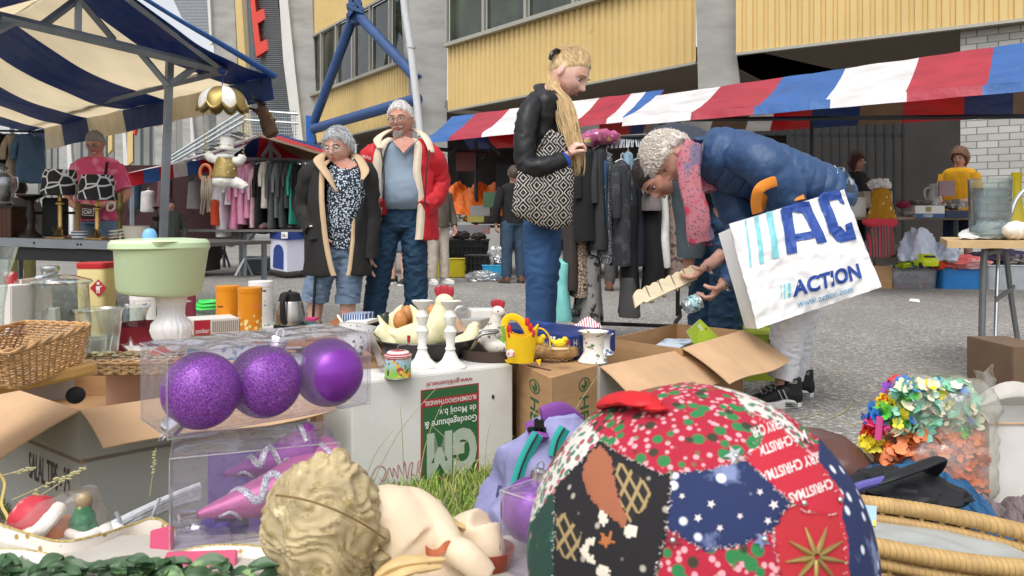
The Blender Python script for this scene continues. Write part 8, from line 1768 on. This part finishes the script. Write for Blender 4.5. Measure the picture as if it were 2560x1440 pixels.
hb=MB().ell(C(808,1308,-.006),(.053,.052,.058),48,36)
for x,y,r in ((848,1150,20),(800,1160,19),(770,1185,15),(715,1215,18),(745,1205,14),(880,1185,17),(900,1215,16),(700,1260,14),(935,1300,15),(930,1250,15),(955,1340,15),(950,1395,16),(860,1175,18),(720,1290,14),(830,1185,18),(905,1430,18),(780,1200,14)):
 hb.ell(C(x,y,-.012+.012*((x*7+y)%5)/5),r*Yc_/F*1.15,16,12)
hb.part('curly_hair',m_ch,t,remesh=.0022,sm=2,disp=curl)
mb=MB(); pts=[]
for i in range(14):
 f=i/13; x=690+f*275; y=1238+ 20*f+ 90*f*f; c0=C(808,1308,-.006); d=(C(x,y,-.045)-c0); pts.append(C(x,y,-.045-.022*math.sin(f*PI)))
mb.tube(pts,[.0009]*14,6); mb.part('head_band',mat('band_brown','#7a6038',.7),t)
MB().tube([C(955,1440,-.04),C(990,1412,-.045),C(1050,1402,-.04),C(1110,1398,-.035)],[.012,.012,.010,.004],12,k=5,flat=.5).tube([C(960,1450,-.05),C(1020,1425,-.05),C(1100,1415,-.04)],[.010,.010,.004],12,k=5,flat=.5).part('drapery',mat('cherub_tan','#cdb07c',.6,vs=30,var=.15),t,disp=lambda p:.002*noise.noise(p*90))
MB().tube([C(1110,1300,.03),C(1160,1320,.04),C(1200,1370,.03),C(1215,1400,.02)],[.010,.013,.010,.006],12,k=5,flat=.3).part('wing',mat('cherub_tan',None),t,disp=lambda p:.0015*math.sin(p.x*500))
t2=thing('glass_bowl','small orange-red glass bowl held in the cherub\'s lap','bowl',C(1215,1440,.01)); MB().lathe([(0,0),(.016,0),(.024,.018),(.025,.028),(.0235,.028),(.015,.004)],28,C(1222,1440,.03)).part('bowl_body',mat('amber_glass','#b5502f',.15,trans=.4),t2)
MB().grid(lambda u,v:C(1065+u*62,1385-v*22+12*math.sin(u*5),-.02+.004*math.sin(u*7)),12,6).part('red_leaf',mat('orange_leaf','#cc7a56',.6),t2,solid=.001)
# ---- wrapped ornaments at the left ----
Yo=.86; O=lambda x,y,d=0:P(x,y,Yo+d)
m_wrap=clear('shrink_film',tint='#fbf9f7',amount=.03,diff=.07,rough=.12,bump=.6,bs=30,dcol='#e8e4e0')
t=thing('wrapped_candle','round red, white and orange candle in clear film','candle',O(95,1368))
MB().ell(O(88,1300),(.026,.025,.026),28,20).part('red_part',mat('wax_red','#c0323f',.5,layers=(('noise',40,.62,'#e3a7a4'),)),t,disp=lambda p:.0012*noise.noise(p*120))
MB().tube([O(45,1345,-.02),O(85,1335,-.03),O(120,1305,-.03),O(150,1270,-.01)],.008,12,k=5).part('white_band',mat('wax_white','#e8e0d8',.6),t,disp=lambda p:.001*noise.noise(p*150))
MB().ell(O(122,1335,-.004),(.026,.024,.024),24,16).part('orange_part',mat('wax_orange','#dc7c3a',.5,var=.15),t)
t1=thing('wrapped_candle','small green Christmas tree candle with a gold top in clear film','candle',O(212,1368))
mb=MB()
for k,(y,r) in enumerate(((1366,50),(1345,42),(1322,36),(1300,30),(1278,22))): mb.lathe([(0,0),(r*Yo/F,0),(r*.6*Yo/F,.013),(0,.018)],24,O(208,y),rib=.08,ribn=7)
mb.part('tree',mat('tree_green','#1c7a4c',.5,var=.3,vs=50,layers=(('dots',80,.14,'#d9b13c'),)),t1,remesh=.0016,sm=2,disp=lambda p:.0014*noise.noise(p*200))
MB().tube([O(170,1332,-.016),O(208,1342,-.024),O(246,1328,-.014)],.0048,10,k=4).part('snow_band',mat('wax_white',None),t1)
MB().ell(O(210,1252),(.009,.008,.010),18,12).part('gold_top',mat('gold_wax','#a18a5c',.45,metal=.3),t1)
t=thing('shrink_wrap','clear shrink film stretched over the two small candles','wrapping',O(150,1370))
MB().rings([(O(145,1371),X_*.056,Yc*.034),(O(142,1320),X_*.056,Yc*.034),(O(150,1275),X_*.045,Yc*.030),(O(185,1245),X_*.027,Yc*.02),(O(205,1225),X_*.014,Yc*.012)],n=36,k=6).part('film',m_wrap,t,wob=(.003,60))
m_rib=mat('ribbon_white','#e9e2d8',.45,layers=(('dots',60,.20,'#a98f4e'),),bump=.05); m_gth=glitter('gold_thread','#8f7432','#e6d08a',1500,.3)
def ribbon(label,ctr,w,seed=0):
 sp_=spline(ctr,8); N=len(sp_); t=thing('ribbon',label,'ribbon',sp_[0]); up=V(0,-.55,.8).normalized()
 e1=[p+up*w/2+V(0,.012,0) for p in sp_]; e2=[p-up*w/2-V(0,.012,0) for p in sp_]
 mb=MB(); mb.grid(lambda u,v:e1[min(int(u*(N-1)+.5),N-1)].lerp(e2[min(int(u*(N-1)+.5),N-1)],v)+V(0,0,.003*math.sin(v*PI)),N-1,5); mb.part('band',m_rib,t,solid=.0006)
 for e in (e1,e2): MB().tube(e,.0013,6).part('gold_edge',m_gth,t)
def rb(l): return [P(x,y,Y) for x,y,Y in l]
ribbon('white satin ribbon with gold dots winding left to right in front of the candles',rb([(-60,1330,.84),(60,1372,.82),(150,1395,.80),(240,1380,.82),(330,1350,.86),(390,1335,.86),(440,1370,.84)]),.040)
ribbon('white satin ribbon with gold dots in front of the clear cone box',rb([(420,1420,.78),(500,1395,.79),(600,1392,.79),(690,1402,.78)]),.022)
ribbon('gold edged white ribbon loop at the bottom left',rb([(-40,1395,.76),(60,1400,.76),(160,1420,.76),(260,1450,.76)]),.012)
mb=MB(); rnd=random.Random(17)
for i in range(190):
 x=rnd.choice((rnd.uniform(-40,280),rnd.uniform(270,430),rnd.uniform(-40,700))); y=rnd.uniform(1415,1480); c=P(x,y,rnd.uniform(.69,.752)); c.z=max(c.z,ZT+.002); a=rnd.uniform(0,2*PI); l=rnd.uniform(.009,.017); w_=l*.42; d=V(math.cos(a),math.sin(a)*.6,rnd.uniform(-.1,.22)); s_=d.cross(V(rnd.uniform(-.4,.4),rnd.uniform(-1,0),1)).normalized()*w_
 mb.grid(lambda u,v:c+d*l*(v-.5)*2+s_*(u-.5)*2*math.sin(v*PI)**.8+V(0,0,.004*abs(u-.5)*2+.003*math.sin(v*PI)),4,6)
mb.one('fabric_leaves','dark and mid green artificial leaves along the front edge of the table','leaves',mat('leaf_green','#3f5f3c',.45,vs=25,var=.45,layers=(('noise',14,.6,'#83a468'),),spec=.6),kind='stuff',smooth=180)
m_pg=mat('pink_glitter_card','#c23f68',.5,layers=(('noise',60,.66,'#e6a08a'),('noise',18,.66,'#4a5a4c')))
for l,pts,Y in (('pink glitter gift-shaped card lying flat at the bottom edge',[(394,1400),(575,1394),(585,1450),(388,1450)],.76),('pink glitter card tilted under the ribbon',[(352,1345),(410,1330),(430,1400),(372,1412)],.80),('small pink card at the lower left corner',[(-10,1432),(70,1420),(82,1450),(-10,1455)],.75)):
 mb=MB(); q=[P(x,y,Y) for x,y in pts]; mb.slab([q[3]+V(0,-.0,0),q[2],q[1]+V(0,.02,0),q[0]+V(0,.02,0)],.004); mb.one('glitter_card',l,'decoration',m_pg,bevel=.001,smooth=None)
t=thing('stick_bundle','bundle of whitewashed sticks tied with wire','sticks',P(340,1330,1.1)); mb=MB(); rnd=random.Random(8)
for i in range(16):
 y=rnd.uniform(-10,14); mb.tube([P(258+rnd.uniform(-5,20),1330+y,1.08+rnd.uniform(-.03,.03)),P(330,1298+y,1.08),P(430,1250+y,1.12),P(500,1225+y*1.5,1.15)],[.0065,.006,.005,.004],8,k=4)
mb.part('sticks',mat('whitewashed','#b9bcc0',.8,vs=40,var=.2,stretch=(1,1,1),bump=.6,bs=150),t)
mb=MB()
mb.tube([P(398,1247,1.06),P(384,1285,1.05),P(374,1317,1.06)],.003,6,k=4); mb.part('tie_wire',mat('wire_grey','#9ba0a5',.5),t); mb=MB()
mb.tube([P(262,1310,1.05),P(285,1345,1.05),P(300,1310,1.05),P(290,1280,1.05)],.0025,6,k=4); mb.part('tie_wire',mat('wire_grey','#9ba0a5',.5),t)
MB().ell(P(275,1342,1.04),(.022,.02,.018),18,12).one('plastic_pot','small white plastic pot beside the stick bundle','pot',m_wp)
MB().tube([P(-5,1180,1.2),P(12,1210,1.2),P(4,1260,1.18),P(20,1300,1.16),P(-5,1340,1.16)],.0022,6,k=5).one('yellow_wire','loop of yellowish wire at the left edge','wire',mat('yellow_wire','#c9b26a',.5))
# ================= LOWER RIGHT =================
m_lil=mat('lilac_nylon','#8d8db8',.7,vs=9,var=.2,bump=.4,bs=60,bumpd=.004); m_teal=mat('teal_zip','#2fa8a2',.6); m_pur=mat('purple_nylon','#7d4392',.65,var=.1)
Yb=1.75; Q=lambda x,y,d=0:P(x,y,Yb+d)
t=thing('backpack','lilac backpack with teal zips and a purple handle lying behind the patchwork ball','backpack',Q(1330,1330));
MB().rings([(Q(1390,1060,.0),X_*.03,Yc*.03),(Q(1380,1090),X_*.06,Yc*.08),(Q(1362,1150),X_*.085,Yc*.11),(Q(1340,1220),X_*.095,Yc*.12),(Q(1318,1300),X_*.10,Yc*.12),(Q(1310,1400),X_*.10,Yc*.12)],n=110,k=16).part('pack_body',m_lil,t,disp=folds(.030,11,(1,1,.5),5))
for pts in ([(1345,1085),(1325,1120),(1305,1165),(1290,1215)],[(1412,1070),(1395,1100),(1385,1140)]):
 MB().tube([Q(x,y,-.115) for x,y in pts],.013,8,k=5,flat=.35,up=(0,1,0)).part('zip_strip',m_teal,t); MB().tube([Q(x,y,-.125) for x,y in pts],.0022,6,k=5).part('zip',m_ink,t)
MB().tube([Q(1355,1045,-.02),Q(1400,1035,.0),Q(1445,1060,.03)],[.024,.028,.02],14,k=5,flat=.3,up=(0,1,0)).part('handle',m_pur,t); MB().tube([Q(1335,1060,-.06),Q(1345,1085,-.1),Q(1350,1100,-.11)],.02,10,flat=.5).part('strap',m_pur,t)
mb=MB()
for a,b in (((1322,1075),(1362,1072)),((1338,1048),(1345,1095)),((1352,1050),(1356,1100)),((1330,1090),(1350,1100))): mb.box((Q(*a,-.1)+Q(*b,-.1))/2,((Q(*b)-Q(*a)).length+.004,.012,.010) if abs(a[0]-b[0])>abs(a[1]-b[1]) else (.010,.012,(Q(*b)-Q(*a)).length))
mb.part('buckle',m_bk,t,bevel=.002)
MB().tube([Q(1255,1215,-.02),Q(1240,1280,-.03),Q(1222,1360,-.03)],.012,8,flat=.5).part('side_strap',mat('navy_strap','#4a4d78',.7),t)
MB().tube([P(1245,1375,1.0),P(1270,1378,1.0),P(1292,1405,1.0),P(1300,1440,1.0)],.004,8,k=5).one('rope','curved pink rope piece behind the cherub','rope',mat('pink_cord','#d8477c',.6))
MB().grid(lambda u,v:P(1245+u*60,1360+v*70,1.05-.02*v)+V(0,.01*math.sin(u*6),0),10,8).one('rag','teal and blue rag under the pink rope behind the cherub','cloth',mat('teal_cloth','#2a8f96',.8,layers=(('noise',20,.6,'#24456b'),)),solid=.002)
Yl=2.35; W=lambda x,y,d=0:P(x,y,Yl+d)
t=thing('leather_bag','brown leather bag with a zip lying behind the patchwork ball','bag',W(2080,1240)); m_lb=mat('brown_leather','#5f4038',.42,vs=8,var=.15,bump=.4,bs=40,bumpd=.004)
MB().rings([(W(2000,1170),V(0,0,.05),Yc*.10),(W(2030,1160),V(0,0,.085),Yc*.16),(W(2100,1165),V(0,0,.085),Yc*.16),(W(2138,1180),V(0,0,.06),Yc*.13),(W(2150,1190),V(0,0,.02),Yc*.06)],n=40,k=6,pw=2.6).part('bag_body',m_lb,t,disp=folds(.010,10,seed=2))
MB().tube([W(2020,1112,-.06),W(2080,1115,-.08),W(2130,1135,-.08),W(2148,1165,-.05)],.005,8,k=5).part('piping',mat('dark_leather','#33231f',.5),t)
def sheet(name,label,pts,m,cat='cloth',nu=40,nv=26,amp=.03,fr=7,lift=.02,seed=0,kind=None):
 q=[Vector(p) for p in pts]
 return MB().grid(lambda u,v:quadmap(q,u,1-v)+V(0,0,lift*math.sin(u*PI)*math.sin(v*PI)+amp*max(-.3,noise.noise(Vector((u*fr,v*fr*.7,seed))))+amp*.4*(1-2*abs(noise.noise(Vector((u*fr*2.2,v*fr,seed+3)))))),nu,nv).one(name,label,cat,m,solid=.004)
m_bc=mat('blue_canvas','#2b5a83',.8,vs=7,var=.1,bump=.4,bs=200)
sheet('blue_cloth','deep blue cloth bag spread on the ground at the lower right',[PZ(2110,1150,.10),PZ(2360,1190,.12),PZ(2520,1330,.06),PZ(2080,1290,.05)],m_bc,'cloth',lift=.05,amp=.035,fr=4)
sheet('blue_cloth','blue canvas fold running to the lower right corner',[PZ(2340,1195,.13),PZ(2420,1215,.10),PZ(2600,1440,.02),PZ(2480,1420,.02)],m_bc,'cloth',lift=.03,amp=.02,fr=5,seed=4)
sheet('turquoise_cloth','bright turquoise cloth beneath the oval basket in the corner',[PZ(2420,1385,.02),PZ(2600,1385,.02),PZ(2640,1520,.02),PZ(2380,1520,.02)],mat('turq_cloth','#1f9aa8',.7,var=.15),'cloth',lift=.02,amp=.015)
m_bb=mat('black_nylon','#1c1d21',.6,vs=6,var=.2,bump=.4,bs=40)
t=thing('black_bag','soft black bag with a standing loop handle on the blue cloth','bag',P(2260,1260,1.95))
MB().ell(P(2265,1232,1.95),(.125,.11,.045),44,24,fn=lambda d:1+.25*noise.noise(d*2.6)+.12*(1-2*abs(noise.noise(d*5)))).part('bag_body',m_bb,t)
MB().tube([P(2170,1215,1.85),P(2230,1192,1.85),P(2290,1170,1.88),P(2335,1152,1.9),P(2348,1150,1.92),P(2335,1175,1.95),P(2310,1195,1.98)],[.014,.02,.022,.02,.018,.018,.016],12,k=6,flat=.4).part('handle',m_bb,t)
MB().tube([P(2110,1235,1.8),P(2150,1215,1.82),P(2210,1200,1.85)],.010,8,k=4).part('violet_piping',mat('violet_pipe','#5d5aa0',.6),t)
MB().tube([P(2140+26*math.cos(a),1262+18*math.sin(a),1.7) for a in [2*PI*i/20 for i in range(20)]],.006,8,closed=True).one('lilac_ring','lilac coiled strap between the ball and the oval basket','strap',m_lil)
sheet('grey_towel','greyish brown towel with folds at the right edge below the white box',[PZ(2440,1262,.05),PZ(2620,1262,.05),PZ(2640,1395,.04),PZ(2520,1365,.04)],mat('taupe_towel','#77696a',.95,vs=10,var=.12,bump=.8,bs=160),'cloth',lift=.035,amp=.03,fr=5)
Yg=2.3; G=lambda x,y,d=0:P(x,y,Yg+d)
fm=[mat('petal_'+n,c,.6,var=.15,vs=20) for n,c in (('orange','#e2722a'),('yellow','#e6d53a'),('green','#5cc04a'),('blue','#3d7fd0'),('pink','#e0508f'),('red','#dc3a3a'),('violet','#8a4fc0'),('mint','#8fd0b8'),('cream','#e9dfc4'),('peach','#e5895a'))]
def petals(mb,c,r,mi,rnd,n=6):
 ax=Vector((rnd.gauss(0,1),rnd.gauss(-.8,1),rnd.gauss(.4,1))).normalized(); x,y=basis(ax)
 for k in range(n):
  a=2*PI*k/n+rnd.random(); d=(x*math.cos(a)+y*math.sin(a)); s_=ax.cross(d); w=r*.45
  p=[c,c+d*r*.5+s_*w+ax*r*.15,c+d*r*1.05+s_*w*.5+ax*r*.4,c+d*r*1.05-s_*w*.5+ax*r*.4,c+d*r*.5-s_*w+ax*r*.15]; mb.add(p,[(0,1,2,3,4)],mi)
rnd=random.Random(23); t=thing('flower_garland_bag','clear plastic bag stuffed with orange and multicoloured flower garlands','plastic bag',G(2330,1250))
mb=MB()
for i in range(1500):
 v=rnd.random(); y=1240-v*282; cx=2330+25*(1-v) if v>.5 else 2325; hw=(150 if v<.45 else 125-90*max(0,v-.8)*2); x=cx+rnd.uniform(-1,1)*hw*(.8 if v<.05 else 1)*.88; d=rnd.uniform(-.11,.11)
 mi=rnd.choice((0,0,9,9,0)) if v<.56 else rnd.choice((7,7,8,8,7,2,8,7,8,3,1,7)); petals(mb,G(x,y,d),rnd.uniform(.013,.024),mi,rnd)
mb.part('garland_flowers',fm,t,smooth=180)
m_bagp=clear('poly_bag',tint='#fbfaf6',amount=.07,diff=.18,rough=.16,bump=1.0,bs=22,dcol='#e6e2da')
MB().rings([(G(2325,1252),X_*.17,Yc*.12),(G(2330,1200),X_*.19,Yc*.15),(G(2330,1110),X_*.185,Yc*.15),(G(2345,1070),X_*.165,Yc*.14),(G(2350,1000),X_*.165,Yc*.14),(G(2345,950),X_*.13,Yc*.11),(G(2330,925),X_*.06,Yc*.05)],n=60,k=8,cap=False).part('bag_film',m_bagp,t,disp=lambda p:.016*(1-2*abs(noise.noise(p*7)))+.007*(1-2*abs(noise.noise(p*21))),smooth=180)
MB().grid(lambda u,v:G(2430+u*58,990-v*68+10*math.sin(u*5),.02*math.sin(u*6+v*4)),12,10).part('bag_handle',m_bagp,t,wob=(.02,20))
t=thing('flower_garland','rainbow coloured paper flower garland hanging down the left side of the plastic bag','garland',G(2190,1120)); mb=MB(); pts=spline([G(2250,960,.05),G(2225,1000,0),G(2200,1030,-.03),G(2185,1065,-.04),G(2180,1110,-.04)],9)
for i,p in enumerate(pts):
 for k in range(5): petals(mb,p+V(rnd.uniform(-.014,.014),rnd.uniform(-.02,.02),rnd.uniform(-.01,.01)),rnd.uniform(.016,.026),(5,6,0,1,2,3,4,5,1)[min(8,i//4)],rnd)
mb.part('flowers',fm,t,smooth=180)
MB().tube([G(2200,1042,-.08),G(2195,1100,-.08)],.010,10,flat=.5).part('pink_comb',mat('pink_plastic','#d4528f',.4),t)
a=PZ(2473,1268,0);b=PZ(2640,1262,0); c4=V(.14,.33,0)
pa=a; pb=b
r,_=carton('open_carton','open white carton with a torn grey lining at the right edge',[(a.x,a.y),(a.x+.36,a.y-.0),(a.x+.40,a.y+.34),(a.x-.04,a.y+.34)],0,.235,m_cw,[(3,.07,-55,0)],inner=m_cw)
textq('15',[V(a.x-.012,a.y+.10,.16),V(a.x-.004,a.y+.04,.16),V(a.x-.004,a.y+.04,.13),V(a.x-.012,a.y+.10,.13)],m_ink,r)
MB().tube([V(a.x+.0,a.y-.003,.236),V(a.x+.36,a.y-.003,.236)],.003,5).part('torn_edge',m_cardl,r,wob=(.004,60))
MB().grid(lambda u,v:V(a.x+.10+.3*u,a.y+.30,.22+.08*v*math.sin(u*PI))+V(0,-.05*math.sin(v*3),0),14,8).one('plastic_loops','loops of pale plastic sticking out of the white carton','plastic',mat('pale_plastic','#b9b4ad',.5),solid=.006)
m_cane=mat('cane_cream','#b3935f',.6,layers=(('lines',36,.90,'X','#a08252'),),vs=26,var=.25,bump=.2,bs=100); oc=V(.775,1.53,0); du=V(.86,-.51,0).normalized(); dv=V(-du.y,du.x,0); zr=.215
t=thing('oval_basket','large oval cream cane basket with a thick wrapped rim at the lower right','basket',oc)
def ov(a,k=1,z=zr,e=0): return oc+du*(.265*k+e)*math.cos(a)+dv*(.125*k+e)*math.sin(a)+Zu*z
N=300
mb=MB(); pts=[ov(2*PI*i/N) for i in range(N)]; mb.tube(pts,[.0160+.0008*(i%2) for i in range(N)],12,closed=True); mb.part('wrapped_rim',m_cane,t,smooth=180)
mb=MB(); mb.tube([ov(2*PI*i/N,.965,zr-.030) for i in range(N)],[.011+.0006*(i%2) for i in range(N)],10,closed=True); mb.part('lower_rim_band',m_cane,t,smooth=180)
mb=MB()
for r_ in range(14):
 k=.95-.018*r_; z=zr-.053-.0115*r_
 for s_ in (0,1):
  mb.tube([ov(2*PI*i/120,k,z+.004*math.sin(i*PI/2+s_*PI+r_*PI*.5),e=.004*math.cos(i*PI/2+s_*PI+r_*PI*.5)) for i in range(120)],.0042,6,closed=True)
mb.part('woven_sides',m_cane,t)
mb=MB()
for i in range(44): a=2*PI*i/44; mb.tube([ov(a,.98,zr-.01),ov(a,.95,zr-.06),ov(a,.72,.01)],.005,6)
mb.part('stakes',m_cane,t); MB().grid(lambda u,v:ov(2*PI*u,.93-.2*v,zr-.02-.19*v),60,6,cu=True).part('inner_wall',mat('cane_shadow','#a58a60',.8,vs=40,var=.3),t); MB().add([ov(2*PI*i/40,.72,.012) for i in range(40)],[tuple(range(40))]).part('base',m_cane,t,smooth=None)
MB().grid(lambda u,v:ov(2*PI*u,.90*v,.182+.012*noise.noise(Vector((math.cos(2*PI*u)*3*v,math.sin(2*PI*u)*3*v,0)))),40,10,cu=True).one('paper_lining','crumpled pale paper filling the oval basket','paper',mat('pale_paper','#a3a6a3',.8,var=.08),solid=.003)
q=[P(2162,1262,1.52),P(2192,1265,1.52),P(2190,1315,1.48),P(2158,1312,1.48)]; mb=MB(); mb.slab(q[::-1],.004); mb.one('picture_card','small card with a blue and yellow picture standing in the oval basket','card',mat('picture_card','#9fc0d6',.5,layers=(('noise',22,.56,'#d9c84a'),)),smooth=None)
